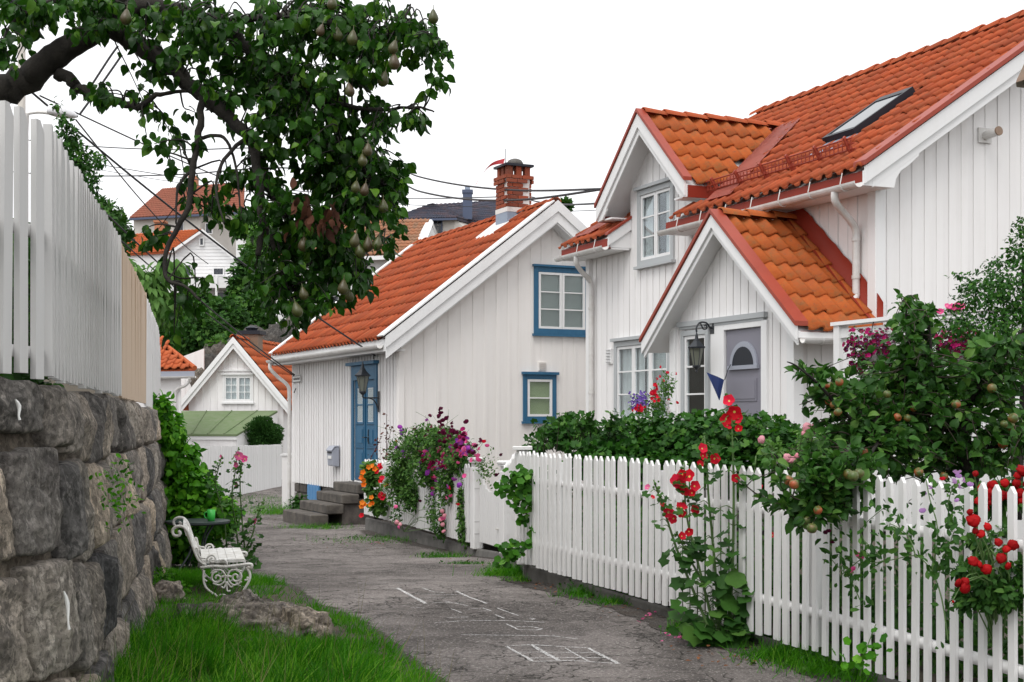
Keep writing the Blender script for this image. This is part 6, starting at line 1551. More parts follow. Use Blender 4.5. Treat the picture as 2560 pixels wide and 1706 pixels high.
FL = {'red': disk_flower('flower', 'petal_red'), 'pink': disk_flower('flower', 'petal_pink'), 'magenta': disk_flower('flower', 'petal_magenta', 'petal_wine', notch=.2), 'violetp': disk_flower('flower', 'petal_wine', 'petal_violet', notch=.2),
      'orange': disk_flower('flower', 'petal_orange', 'petal_red', cup=.5, notch=.25), 'nred': disk_flower('flower', 'petal_red', 'petal_rose', cup=.45, notch=.25), 'rose': rose_flower('flower', 'petal_rose'), 'pale': rose_flower('flower', 'petal_pale'), 'pinkrose': rose_flower('flower', 'petal_pink'),
      'pea_wine': pea_flower('flower', 'petal_wine'), 'pea_pink': pea_flower('flower', 'petal_pink'), 'pea_purple': pea_flower('flower', 'petal_purple'), 'pea_lilac': pea_flower('flower', 'petal_lilac'), 'pea_mag': pea_flower('flower', 'petal_magenta'), 'pea_red': pea_flower('flower', 'petal_red'), 'pea_white': pea_flower('flower', 'petal_white'), 'violet': disk_flower('flower', 'petal_violet', 'petal_white', n=10)}
def flower(kind, p, size, parent, facing=None, name='flower'):
    o = bpy.data.objects.new(name, FL[kind]); COL.objects.link(o); o.parent = parent
    d = Vector(facing) if facing is not None else Vector((random.gauss(-.15, .5), random.gauss(-1, .35), random.gauss(.25, .4)))
    o.rotation_euler = (d.to_track_quat('Z', 'Y') @ Matrix.Rotation(random.random()*6.28, 3, 'Z').to_quaternion()).to_euler() if not kind.startswith('pea') else (random.gauss(0, .3), random.gauss(0, .3), random.gauss(0, .9))
    o.scale = (size*random.uniform(.85, 1.12),)*3; o.location = Vector(p) - parent.location
    return o
def stems(name, lines, mat, parent, r0=.012, r1=.005, sides=6):
    """each stem a part of its own"""
    for L in lines:
        pts = spline(L, 5); o = MB().tube([Vector(p) - parent.location for p in pts], np.linspace(r0, r1, len(pts)), sides).build(name, mat, parent, smooth=True)
def thin_stems(name, lines, mat, parent, r0=.004, r1=.002, sides=4, kind='stuff'):
    V, Q = [], []; n = 0
    for L in lines:
        pts = spline(L, 3); a, b = tube_np([Vector(p) - parent.location for p in pts], np.linspace(r0, r1, len(pts)), sides); V.append(a); Q.append(b + n); n += len(a)
    if V: tag(link(name, mesh_np(name, np.concatenate(V), np.concatenate(Q), smooth=True), mat, parent), kind=kind)

# --- pear tree reaching over the tall fence
pear = tag(empty('pear_tree', W(-260, 905, 7.3)), 'old pear tree whose leafy fruiting limbs hang over the lane', 'tree')
def sk(pts, Y0, Y1): return [W(u, v, Y0 + (Y1-Y0)*i/(len(pts)-1)) for i, (u, v) in enumerate(pts)]
limbs = [
    ([(-260, 905), (-250, 600), (-190, 380), (-70, 255), (0, 225), (60, 205), (130, 145), (215, 95), (262, 55), (292, 0), (315, -70)], 7.3, 7.3, .105, .044, 'trunk'),
    ([(255, 62), (300, 82), (345, 112), (400, 150), (480, 212), (525, 252), (572, 292), (620, 342), (640, 400), (650, 480), (655, 560), (645, 640)], 7.25, 6.9, .056, .014, 'limb'),
    ([(140, 180), (180, 205), (215, 232), (300, 258), (352, 265), (400, 236), (470, 229)], 7.3, 7.1, .034, .008, 'limb'),
    ([(505, 240), (497, 330), (482, 420), (470, 520), (432, 590), (412, 650), (420, 700), (462, 716), (500, 752)], 7.0, 6.7, .020, .006, 'limb'),
    ([(270, 40), (370, 12), (470, 36), (560, 62), (612, 112), (662, 160), (722, 205), (790, 260), (850, 330)], 7.3, 7.4, .046, .010, 'limb'),
    ([(560, 62), (700, 40), (820, 58), (930, 95), (1010, 80), (1075, 110)], 7.3, 7.0, .022, .005, 'limb'),
    ([(640, 150), (760, 232), (880, 268), (960, 275), (1040, 268), (1085, 280)], 7.3, 6.9, .018, .004, 'limb'),
    ([(640, 420), (700, 520), (760, 585), (840, 622), (905, 640)], 7.0, 7.2, .016, .004, 'limb'), ([(655, 520), (690, 640), (720, 720), (745, 790)], 6.9, 7.1, .014, .004, 'limb'),
    ([(700, 190), (800, 330), (880, 420), (950, 470)], 7.4, 7.1, .014, .004, 'limb'), ([(620, 340), (560, 400), (540, 470), (560, 560)], 7.0, 6.7, .012, .004, 'limb'), ([(292, 0), (180, -10), (90, 20), (30, 60), (5, 110)], 7.3, 6.9, .02, .005, 'limb'),
    ([(480, 425), (445, 470), (440, 560)], 6.95, 6.8, .010, .004, 'limb'), ([(500, 345), (560, 345), (590, 420), (600, 520)], 7.0, 6.9, .011, .004, 'limb'), ([(850, 330), (910, 420), (930, 500)], 7.3, 7.1, .008, .004, 'limb')]
nodes = []
for pts, Ya, Yb, ra, rb_, nm in limbs:
    P = spline(sk(pts, Ya, Yb), 6); nodes += P if nm == 'limb' else P[40:]
    rr = np.linspace(ra, rb_, len(P))*np.array([1 + .10*fbm(i*.7, ra*40, 1) for i in range(len(P))])
    Pj = [p + Vector((fbm(i*.5, 1, ra*9), fbm(i*.5, 5, ra*9), fbm(i*.5, 9, ra*9)))*min(.05, rr[i]*.6) for i, p in enumerate(P)]
    MB().tube([p - pear.location for p in Pj], rr, 12).build(nm, 'bark', pear, smooth=True)
nd = np.array([tuple(p) for p in nodes])
zones = [(60, 45, 70, 60, 22), (190, 20, 110, 40, 32), (20, 140, 30, 50, 8), (225, 65, 50, 40, 12), (330, 45, 80, 55, 24), (430, 90, 70, 60, 14), (530, 150, 60, 60, 10), (300, 228, 90, 28, 6), (215, 235, 40, 25, 3), (410, 180, 60, 50, 6), (410, 305, 45, 50, 5), (385, 345, 25, 25, 2), (470, 50, 100, 50, 20), (480, 140, 70, 45, 8), (590, 80, 90, 70, 30), (560, 200, 80, 55, 13), (620, 260, 80, 80, 20), (700, 90, 90, 90, 40), (710, 220, 90, 90, 38), (820, 60, 90, 70, 40), (830, 170, 90, 70, 36), (940, 60, 70, 70, 30), (930, 150, 60, 60, 20), (1030, 60, 50, 60, 16), (1060, 130, 45, 50, 11), (1090, 190, 25, 35, 5), (800, 290, 80, 60, 26),
         (900, 270, 60, 25, 6), (1000, 280, 55, 25, 6), (1060, 285, 30, 18, 3), (720, 350, 80, 80, 28), (800, 400, 80, 70, 32), (900, 400, 60, 60, 20), (975, 430, 35, 40, 8), (960, 480, 40, 50, 10), (880, 490, 70, 60, 26), (790, 500, 80, 70, 30), (690, 480, 60, 70, 16), (600, 400, 40, 60, 3), (545, 470, 40, 40, 2), (450, 430, 35, 30, 1), (555, 540, 45, 35, 4), (640, 570, 50, 50, 8), (740, 600, 80, 60, 26), (840, 570, 60, 60, 20), (920, 550, 45, 45, 8), (1005, 575, 25, 22, 3), (960, 610, 35, 20, 3), (985, 500, 30, 40, 8), (1000, 430, 20, 30, 4), (930, 330, 50, 40, 10), (700, 680, 70, 50, 18), (800, 670, 70, 50, 24), (870, 670, 45, 40, 10), (895, 720, 22, 30, 3), (740, 750, 70, 45, 20), (830, 730, 50, 35, 11), (665, 720, 45, 45, 8), (730, 790, 30, 25, 6),
         (395, 600, 35, 35, 3), (520, 530, 45, 25, 2), (352, 595, 14, 22, 1), (430, 800, 40, 40, 4), (475, 775, 30, 40, 2), (510, 700, 18, 12, 1)]
zones += [(492, 330, 22, 60, 3), (478, 470, 22, 50, 3)]
LP_, LD_, LN_, LS_ = [], [], [], []; tw = []
for (u, v, ru, rv, n) in zones:
    for _ in range(max(1, round(n*.86))):
        an = random.random()*2*PI; r = random.random()**.5
        tgt = W(u + ru*r*math.cos(an), v + rv*r*math.sin(an), random.uniform(6.75, 7.75)); t = np.array(tuple(tgt))
        d = nd - t; dist = np.linalg.norm(d*np.array([1, .6, 1]), axis=1) + np.maximum(0, -d[:, 2])*.5
        b = Vector(nodes[int(np.argmin(dist))]); L = (tgt - b).length
        side = Vector((random.gauss(0, .12), random.gauss(0, .12), random.gauss(.06, .1)))*L
        pts = [b, b.lerp(tgt, .35) + side + Vector((0, 0, .10*L)), b.lerp(tgt, .7) + side*.6 + Vector((0, 0, .08*L)), tgt]
        tw.append(pts); C = spline(pts, 6); out = (tgt - b).normalized()
        m = random.randint(8, 14)
        for k in range(m):
            q = C[int(len(C)*(1 - .55*random.random()**1.6)) - 1 if random.random() < .8 else -1]
            stalk = Vector((random.gauss(0, 1), random.gauss(0, 1), random.gauss(-.5, .6))).normalized()
            LP_.append(q + stalk*random.uniform(.015, .045)); LD_.append(stalk*.7 + out*.25 + Vector((0, 0, -.75)) + Vector((random.gauss(0, .25), random.gauss(0, .25), 0))); LN_.append(Vector((random.gauss(0, 1), random.gauss(-.35, .8), random.gauss(.45, .5)))); LS_.append(random.choice((random.uniform(.030, .055), random.uniform(.045, .070), random.uniform(.055, .080))))
thin_stems('twigs', tw, 'bark', pear, .0055, .0022, 4)
leaf_mesh('crown', np.array([tuple(x) for x in LP_]), np.array([tuple(x) for x in LD_]), np.array([tuple(x) for x in LN_]), LS_, 'pear_leaf', pear, 'oval', .70)
# withered leaf bunches
for (u, v) in ((755, 510), (825, 545)):
    c = W(u, v, 6.75); n = 16; P = np.array(c) + rng.normal(0, 1, (n, 3))*np.array([.03, .03, .05]); leaf_mesh('withered_leaves', P, unit_rand(n)*.5 + np.array([0, 0, -1]), unit_rand(n), rng.uniform(.05, .09, n), 'withered', pear, 'oval', .5)
pm = MB().lathe([(.004, -.005), (.020, .0), (.033, .018), (.036, .034), (.030, .054), (.019, .074), (.012, .088), (.006, .094), (.003, .096), (.0025, .125)], (0, 0, -.11), 14).mesh('pear', True); pm.materials.append(MAT['pear_skin'])
for (u, v) in ((318, 40), (808, 78), (842, 85), (884, 92), (1083, 40), (835, 10), (990, 118), (985, 150), (965, 195), (870, 225), (920, 375), (906, 402), (892, 470), (915, 475), (958, 515), (892, 600), (920, 608), (895, 625), (948, 608), (760, 608), (755, 735), (870, 740), (860, 715), (736, 772)):
    o = bpy.data.objects.new('pear', pm); COL.objects.link(o); o.parent = pear; o.location = W(u, v - 22, random.uniform(6.62, 6.9)) - pear.location; o.rotation_euler = (random.gauss(0, .15), random.gauss(0, .15), random.random()*6); s = random.uniform(.62, .82); o.scale = (s, s, s)

# --- trees and climbers behind the tall fence
tpn = tag(empty('undergrowth', (-2.6, 6, 1.6)), 'green undergrowth growing behind the tall white fence', 'undergrowth'); tpn['kind'] = 'stuff'
P = []
while len(P) < 5200:
    y = 4.2 + 4.5*random.random()**1.6; x = _ter(y) - .12 - abs(random.gauss(0, .22)); P.append((x, y, 1.6 + random.random()*1.0))
P = np.array(P); P = P[P[:, 2] < 2.5]; n = len(P); leaf_mesh('undergrowth_leaves', P, unit_rand(n), unit_rand(n)*.6 + np.array([.4, -.4, .6]), rng.uniform(.05, .11, n), 'hedge_leaf', tpn, 'leaf', .8)
def bush(name, label, blobs, n, size, mat, shape='leaf', cat='bush', group=None, droop=.3, up=.8, base=None, trunk=None, wr=.62):
    c = base or Vector(blobs[0][0]); r = tag(empty(name, c), label, cat, group); foliage(r, blobs, n, size, mat, shape, droop, wr, 'crown', up)
    if trunk: stems('trunk', trunk, 'bark', r, .09 if cat == 'tree' else .03, .015)
    return r
bush('climbing_shrub', 'small-leaved dark climber spilling over the top of the tall fence', [B_(160, 300, 8.5, 20, 18, .1, 120), B_(170, 345, 8.6, 25, 40, .12), B_(195, 400, 9, 28, 45, .12), B_(222, 450, 9.4, 25, 40, .12), B_(245, 400, 9.4, 20, 15, .1), B_(140, 262, 8.2, 14, 12, .06, 50)], 1500, (.022, .042), 'hedge_leaf', base=W(150, 700, 9), trunk=[[W(150, 860, 9), W(160, 500, 9), W(190, 400, 9)]])
bush('leafy_tree', 'rounded dark green tree standing beyond the tall fence', [B_(270, 560, 34, 40, 60, 1.2), B_(295, 590, 34, 25, 45, 1), B_(250, 520, 34, 25, 25, .8)], 2600, (.10, .18), 'far_leaf', cat='tree', base=W(270, 900, 34), trunk=[[W(270, 900, 34), W(272, 700, 34), W(268, 560, 34)]])
bush('chestnut_tree', 'bright yellow-green tree with long drooping leaves beyond the fence end', [B_(320, 690, 20, 45, 45, .6), B_(370, 720, 20, 50, 55, .6), B_(430, 670, 20, 40, 25, .5), B_(400, 760, 20, 40, 45, .6), B_(340, 760, 20, 40, 50, .6)], 1500, (.14, .24), 'bright_leaf', cat='tree', droop=1.4, base=W(330, 1000, 20), trunk=[[W(330, 1000, 20), W(345, 800, 20), W(370, 700, 20)]], wr=.42)
# --- wooded slope
hill = [(430, 800, 60, 60, 55, 'far_leaf', 'dense dark bush low on the slope beside the chestnut'), (500, 830, 58, 70, 55, 'far_leaf', 'wide dark bush above the white screen'), (480, 760, 70, 70, 40, 'far_leaf', 'dark shrub under the hill house balcony'), (560, 800, 64, 60, 55, 'far_leaf', 'dark leafy shrub above the cottage ridge'), (640, 780, 66, 60, 60, 'far_leaf', 'tall dark shrub between cottage chimney and slope house'), (620, 700, 80, 45, 70, 'far_leaf', 'dark tree beside the gable of the hill house'), (690, 760, 60, 45, 60, 'far_leaf', 'dark bush at the corner of the weathered-roof house'),
        (685, 600, 85, 60, 48, 'bright_leaf', 'light green tree between the two hill houses'), (650, 640, 84, 40, 45, 'bright_leaf', 'light green bush under the light green tree'), (610, 560, 90, 25, 30, 'far_leaf', 'small green tree by the cream house wall'), (400, 850, 54, 40, 50, 'far_leaf', 'dark bush above the outhouse roof'), (590, 860, 52, 40, 30, 'far_leaf', 'low bush behind the cottage roof'), (545, 875, 48, 22, 25, 'bright_leaf', 'young light green shrub on the rocks by the cottage'), (760, 800, 56, 40, 45, 'far_leaf', 'bush against the foundation of the weathered-roof house'), (1414, 514, 45, 6, 10, 'far_leaf', 'bit of green conifer showing behind the ridge end')]
for (u, v, Y, ru, rv, mt, lb) in hill:
    bush('hill_bush', lb, [B_(u, v, Y, ru, rv, ru*Y/F*.8), B_(u - ru*.5, v + rv*.4, Y, ru*.6, rv*.6, ru*Y/F*.6), B_(u + ru*.5, v + rv*.35, Y, ru*.6, rv*.65, ru*Y/F*.6)], int(700 + ru*rv*.45), (Y*.0034, Y*.0058), mt, 'lobed', group='bushes on the slope', base=W(u, v + rv, Y), trunk=[[W(u, v + rv*1.6, Y), W(u, v, Y)]])
# --- topiary behind the board fence
tp_ = tag(empty('topiary', W(655, 1240, 40.5)), 'clipped round evergreen behind the white board fence', 'topiary')
P, N = blob_points([B_(655, 1082, 40.5, 48, 40, .55), B_(655, 1100, 40.5, 50, 26, .58)], 14000); n = len(P); leaf_mesh('crown', P, N + unit_rand(n)*.35, N + unit_rand(n)*.8, rng.uniform(.05, .09, n), 'topiary_leaf', tp_, 'leaf', .5); stems('trunk', [[W(655, 1250, 40.5), W(655, 1100, 40.5)]], 'bark', tp_, .06, .04)

# --- leafy climber over the wall end, hollyhocks beside it
vine = tag(empty('climbing_vine', W(480, 1420, 15)), 'bright green climber covering the end of the stone wall', 'vine')
foliage(vine, [B_(405, 1020, 14.8, 22, 34, .15), B_(425, 1080, 14.9, 34, 50, .25), B_(450, 1150, 15, 50, 55, .35), B_(480, 1220, 15, 62, 60, .4), B_(510, 1280, 15, 75, 55, .45), B_(470, 1330, 15, 75, 70, .45), B_(560, 1290, 15.2, 40, 45, .3), B_(440, 1250, 14.9, 50, 80, .3)], 5200, (.05, .11), 'vine_leaf', 'oval', .5, .8, up=.7)
leaf_mesh('under_foliage', *(lambda P, N: (P, N + unit_rand(len(P)), unit_rand(len(P)) + np.array([0, 0, .5]), rng.uniform(.05, .09, len(P))))(*blob_points([B_(470, 1340, 15.3, 90, 70, .3), B_(450, 1240, 15.2, 60, 90, .25)], 2200)), 'hedge_leaf', vine, 'leaf', .7)
stems('stem', [[W(470, 1440, 15.2), W(450, 1250, 15.1), W(410, 1030, 14.9)], [W(520, 1440, 15.2), W(500, 1280, 15.1), W(480, 1200, 15)]], 'twig', vine, .02, .008)
def hollyhock(name, label, lines, leaves, flowers, Y, mat='holly_leaf', leafmax=.17, leafmin=.05, buds=True, kind='red'):
    """lines: stems as (u, v) lists from foot to tip; leaves per stem"""
    r = tag(empty(name, W(*lines[0][0], Y)), label, 'flower'); LPs, LDs, LNs, LSs = [], [], [], []; petioles = []
    L3 = [[W(u, v, Y + random.uniform(-.06, .06)) for u, v in L] for L in lines]
    stems('stem', L3, 'stem_green', r, .011, .005)
    bm = MB().lathe([(.001, 0), (.008, .004), (.011, .012), (.008, .020), (.002, .026)], (0, 0, 0), 7).mesh('bud', True); bm.materials.append(MAT['bright_leaf'])
    for L in L3:
        C = spline(L, 10); n = len(C)
        for _ in range(leaves):
            t = random.random()**1.25*.93; q = C[int(t*(n-1))]; s = leafmax*(1-t) + leafmin*t; a = random.gauss(-PI/2, 1.1); d = Vector((math.cos(a), math.sin(a), random.uniform(-.15, .45))); e = q + d*s*random.uniform(.5, 1.1)
            petioles.append([q, q.lerp(e, .5) + Vector((0, 0, .02)), e]); LPs.append(e); LDs.append(d + Vector((0, 0, -.55))); LNs.append(Vector((random.gauss(0, .4), random.gauss(-.5, .4), random.uniform(.5, 1.0)))); LSs.append(s*random.uniform(.75, 1.2))
        if buds:
            for k in range(12):
                q = C[int(n*(.72 + .28*k/12)) - 1]; o = bpy.data.objects.new('bud', bm); COL.objects.link(o); o.parent = r
                o.location = q - r.location + Vector((random.gauss(0, .014), random.gauss(0, .014), 0)); o.rotation_euler = (random.gauss(.4, .5), random.gauss(0, .6), random.random()*6); s = random.uniform(.8, 1.5)*(1.2 - .5*k/12); o.scale = (s, s, s)
    thin_stems('petioles', petioles, 'stem_green', r, .0035, .0025)
    leaf_mesh('leaves', np.array([tuple(x) for x in LPs]), np.array([tuple(x) for x in LDs]), np.array([tuple(x) for x in LNs]), LSs, mat, r, 'lobed' if leafmax < .2 else 'round', 1.0)
    for f in flowers:
        u, v, s = f[:3]; s *= .86; flower(f[3] if len(f) > 3 else kind, W(u, v, Y - .05), s, r)
    return r
hollyhock('hollyhock', 'pink hollyhock beside the climber, flowering above the garden table', [[(600, 1400), (590, 1320), (580, 1240), (588, 1180), (596, 1118)], [(570, 1400), (560, 1300), (545, 1240), (540, 1200), (555, 1140)], [(615, 1400), (605, 1300), (600, 1200), (605, 1150)], [(600, 1400), (630, 1340), (640, 1300), (660, 1250)]], 34, [(598, 1140, .055), (612, 1148, .05), (592, 1163, .04), (593, 1211, .04), (553, 1141, .025), (640, 1304, .045)], 14.7, leafmax=.11, kind='pink')
hollyhock('hollyhock', 'tall red hollyhocks in full bloom standing against the curved picket fence', [[(1822, 1605), (1832, 1400), (1834, 1200), (1830, 1080), (1826, 985)], [(1800, 1600), (1786, 1400), (1772, 1250), (1766, 1150), (1760, 1085)], [(1792, 1600), (1748, 1420), (1716, 1285), (1710, 1155)], [(1782, 1595), (1702, 1400), (1668, 1300), (1634, 1200)], [(1815, 1600), (1852, 1470), (1872, 1330), (1890, 1140)], [(1790, 1600), (1760, 1470), (1720, 1390), (1690, 1330)]], 30,
          [(1823, 1003, .05), (1836, 1030, .062), (1815, 1048, .05), (1846, 1046, .05), (1818, 1064, .045), (1846, 1073, .035), (1755, 1122, .042), (1757, 1140, .04), (1786, 1147, .04), (1750, 1161, .035), (1690, 1205, .055), (1724, 1192, .058), (1704, 1212, .055), (1706, 1186, .04), (1736, 1216, .04), (1730, 1233, .035), (1708, 1230, .04), (1671, 1282, .052), (1684, 1297, .036), (1703, 1270, .045), (1706, 1287, .04), (1741, 1274, .038), (1704, 1341, .035), (1722, 1329, .035), (1620, 1219, .026, 'pink'), (1631, 1244, .02), (1655, 1262, .022), (1840, 1195, .036), (1896, 1217, .035), (1931, 1338, .022)], 8.80, leafmax=.13)
# large basal leaves
r = tag(empty('mallow_plant', W(1830, 1600, 8.75)), 'broad round mallow leaves at the foot of the red hollyhocks', 'plant')
for (u, v, s) in ((1840, 1430, .17), (1812, 1485, .19), (1865, 1500, .17), (1850, 1535, .15), (1770, 1565, .14), (1800, 1590, .15), (1740, 1580, .12), (1760, 1600, .12), (1880, 1475, .13), (1800, 1440, .13), (1720, 1560, .10), (1690, 1570, .09), (1835, 1600, .12)):
    p = W(u, v, 8.72); leaf_mesh('leaf', np.array([tuple(p)]), np.array([[random.gauss(0, .6), -.6, random.gauss(-.7, .3)]]), np.array([[random.gauss(0, .3), -.7, .8]]), [s*.82], 'holly_leaf', r, 'round', 1.0, stuff=False); thin_stems('petiole', [[W(1815, 1590, 8.85), (W(1815, 1590, 8.85) + p)/2 + Vector((0, 0, .05)), p]], 'stem_green', r, .005, .003, kind=None)
# --- currant hedge behind the curved fence
hedge = tag(empty('currant_hedge', W(1650, 1250, 12.6)), 'dense dark green currant hedge behind the curved picket fence', 'hedge')
foliage(hedge, [B_(1345, 1112, 13.4, 28, 22, .3), B_(1400, 1085, 13.4, 42, 40, .4), B_(1425, 1060, 13.4, 30, 28, .35), B_(1480, 1100, 13.2, 50, 45, .5), B_(1560, 1095, 13, 60, 48, .5), B_(1650, 1090, 12.8, 70, 48, .5), B_(1740, 1085, 12.6, 70, 52, .5), B_(1830, 1090, 12.4, 70, 55, .5), B_(1920, 1095, 12.2, 65, 52, .5), B_(1980, 1115, 12, 40, 45, .4), B_(1600, 1160, 12.6, 200, 55, .4), B_(1820, 1170, 12.2, 160, 60, .4)], 9000, (.05, .088), 'hedge_leaf', 'lobed', .35, 1.0, up=.9)
ph = []
for i in range(46): u = random.uniform(1330, 2000); v = random.uniform(1040, 1080) + (30 if u < 1380 else 0); b = W(u + random.gauss(0, 20), 1130, 12.8); ph.append([b, (b + W(u, v, 12.7))/2, W(u, v - 12, 12.6)])
thin_stems('shoots', ph, 'twig', hedge, .005, .002)
LPs = np.array([tuple(q[2] + (q[1]-q[2])*random.random()*.6 + Vector((random.gauss(0, .02), random.gauss(0, .02), 0))) for q in ph for _ in range(7)]); n = len(LPs)
leaf_mesh('shoot_leaves', LPs, unit_rand(n) + np.array([0, 0, .1]), unit_rand(n)*.6 + np.array([0, -.3, .8]), rng.uniform(.04, .075, n), 'holly_leaf', hedge, 'lobed', 1.0)
stems('trunk', [[W(u, 1300, 12.9), W(u + 5, 1130, 12.9)] for u in (1420, 1560, 1700, 1850)], 'twig', hedge, .025, .012)
# --- undergrowth seen between the pickets
un = tag(empty('undergrowth', (1.6, 8.5, .1)), 'mixed green undergrowth filling the garden behind the pickets', 'undergrowth'); un['kind'] = 'stuff'
P = []
while len(P) < 10500:
    y = random.uniform(4.5, 12.6); x = fence_x(y) + .22 + abs(random.gauss(0, .35)); P.append((x, y, garden_z(x, y) + abs(random.gauss(0, .38))*(1 if y < 9 else .8)))
P = np.array(P); P = P[P[:, 2] < 1.02]; n = len(P); leaf_mesh('undergrowth_leaves', P, unit_rand(n) + np.array([0, -.3, .2]), unit_rand(n)*.7 + np.array([-.3, -.2, .8]), rng.uniform(.035, .085, n), 'holly_leaf', un, 'leaf', .7)
# --- apple tree
ap = tag(empty('apple_tree', W(2425, 1560, 8.6)), 'apple tree laden with blushed apples leaning over the picket fence', 'tree')
lb_ = [([(2425, 1560), (2432, 1300), (2425, 1180), (2390, 1050), (2330, 1020), (2240, 1040), (2150, 1070)], 8.6, 8.2, .06, .018, 'trunk'), ([(2415, 1130), (2340, 1010), (2310, 960), (2280, 900), (2268, 830), (2265, 775)], 8.5, 8.3, .03, .006, 'limb'), ([(2400, 1060), (2440, 980), (2500, 900), (2560, 820)], 8.5, 8.3, .028, .008, 'limb'), ([(2425, 1190), (2480, 1120), (2570, 1100)], 8.6, 8.3, .03, .012, 'limb'), ([(2150, 1070), (2120, 1130), (2090, 1200), (2050, 1270)], 8.2, 7.35, .018, .005, 'limb'),
       ([(2150, 1070), (2090, 1010), (2040, 955), (1990, 915), (1968, 905)], 8.2, 8.0, .013, .003, 'limb'), ([(2330, 1020), (2330, 900), (2322, 800)], 8.4, 8.4, .012, .004, 'limb'), ([(2240, 1040), (2180, 1130), (2140, 1200)], 8.3, 7.5, .014, .005, 'limb'), ([(2090, 1160), (1990, 1180), (1950, 1150), (1930, 1128)], 7.7, 7.6, .008, .003, 'limb'), ([(2090, 1200), (1990, 1250), (1935, 1275)], 7.5, 7.5, .007, .003, 'limb')]
nodes = []
for pts, Ya, Yb, ra, rb_, nm in lb_:
    P = spline(sk(pts, Ya, Yb), 6); nodes += P; MB().tube([p - ap.location for p in P], np.linspace(ra, rb_, len(P)), 10).build(nm, 'bark', ap, smooth=True)
nd = np.array([tuple(p) for p in nodes])
zones = [(2020, 935, 45, 28, 6), (2050, 1010, 30, 25, 6), (2010, 1020, 20, 20, 2), (2110, 980, 60, 45, 20), (2120, 1060, 70, 50, 28), (2060, 1110, 50, 45, 18), (2180, 960, 60, 40, 22), (2200, 1020, 70, 50, 30), (2180, 1110, 80, 55, 36), (2275, 870, 45, 50, 20), (2265, 800, 28, 35, 9), (2280, 940, 60, 45, 26), (2320, 800, 20, 35, 5), (2330, 960, 50, 40, 16), (2300, 1050, 70, 60, 30), (2280, 1140, 80, 50, 34), (2400, 960, 60, 50, 24), (2440, 900, 50, 45, 18), (2480, 960, 60, 60, 26), (2540, 900, 40, 60, 18), (2450, 1050, 80, 60, 34), (2540, 1030, 50, 60, 24), (2500, 1130, 70, 60, 30), (2400, 1150, 70, 50, 24), (2130, 1170, 70, 50, 28), (2080, 1220, 60, 45, 22), (2030, 1240, 50, 45, 16), (2110, 1260, 60, 40, 16), (1960, 1170, 35, 40, 6), (1950, 1265, 30, 20, 3), (2010, 1300, 35, 30, 8), (2040, 1180, 50, 40, 16), (2000, 1130, 40, 30, 8), (2200, 1180, 60, 40, 18)]
LPs, LDs, LNs, LSs, tw = [], [], [], [], []
for (u, v, ru, rv, cnt) in zones:
    near = v > 1150 and u < 2160
    for _ in range(cnt):
        an = random.random()*2*PI; r_ = random.random()**.5; tgt = W(u + ru*r_*math.cos(an), v + rv*r_*math.sin(an), random.uniform(7.15, 7.6) if near else random.uniform(7.95, 9.0))
        d = nd - np.array(tuple(tgt)); b = Vector(nodes[int(np.argmin(np.linalg.norm(d, axis=1)))]); L = (tgt - b).length; sd = Vector((random.gauss(0, .15), random.gauss(0, .15), random.gauss(.1, .12)))*L
        pts = [b, b.lerp(tgt, .4) + sd, tgt]; tw.append(pts); C = spline(pts, 8); out = (tgt - b).normalized()
        for k in range(random.randint(9, 14)):
            q = C[max(0, int(len(C)*(1 - .6*random.random())) - 1)]; st_ = Vector((random.gauss(0, 1), random.gauss(0, 1), random.gauss(.1, .7))).normalized()
            LPs.append(q + st_*.02); LDs.append(st_ + out*.4 + Vector((0, 0, -.15))); LNs.append(Vector((random.gauss(0, .7), random.gauss(-.3, .6), random.gauss(.7, .4)))); LSs.append(random.uniform(.045, .085))
thin_stems('twigs', tw, 'twig', ap, .005, .002); leaf_mesh('crown', np.array([tuple(x) for x in LPs]), np.array([tuple(x) for x in LDs]), np.array([tuple(x) for x in LNs]), LSs, 'apple_leaf', ap, 'oval', .66)
am = MB().lathe([(.004, .008), (.014, .0), (.027, .006), (.035, .024), (.036, .038), (.030, .054), (.018, .062), (.006, .056), (.002, .055), (.002, .075)], (0, 0, -.035), 16).mesh('apple', True); am.materials.append(MAT['apple_skin'])
for (u, v) in ((2073, 965), (2098, 955), (2073, 1003), (2085, 1012), (2094, 1030), (2218, 985), (2268, 1045), (2243, 1043), (2285, 1020), (2165, 1130), (2120, 1185), (2133, 1190), (2148, 1183), (2228, 1120), (2145, 1100), (2390, 1010), (2480, 970), (2510, 1060), (2525, 1065), (2532, 1045), (2508, 1110), (2360, 1190), (2297, 1180), (1970, 1200), (1985, 1210), (2045, 1275), (2015, 1300), (2030, 1320)):
    o = bpy.data.objects.new('apple', am); COL.objects.link(o); o.parent = ap; o.location = W(u, v, random.uniform(7.05, 7.3) if (v > 1150 and u < 2160) else random.uniform(7.85, 8.2)) - ap.location; o.rotation_euler = (random.gauss(.2, .5), random.gauss(0, .5), random.random()*6); s = random.uniform(.62, .84); o.scale = (s, s, s)
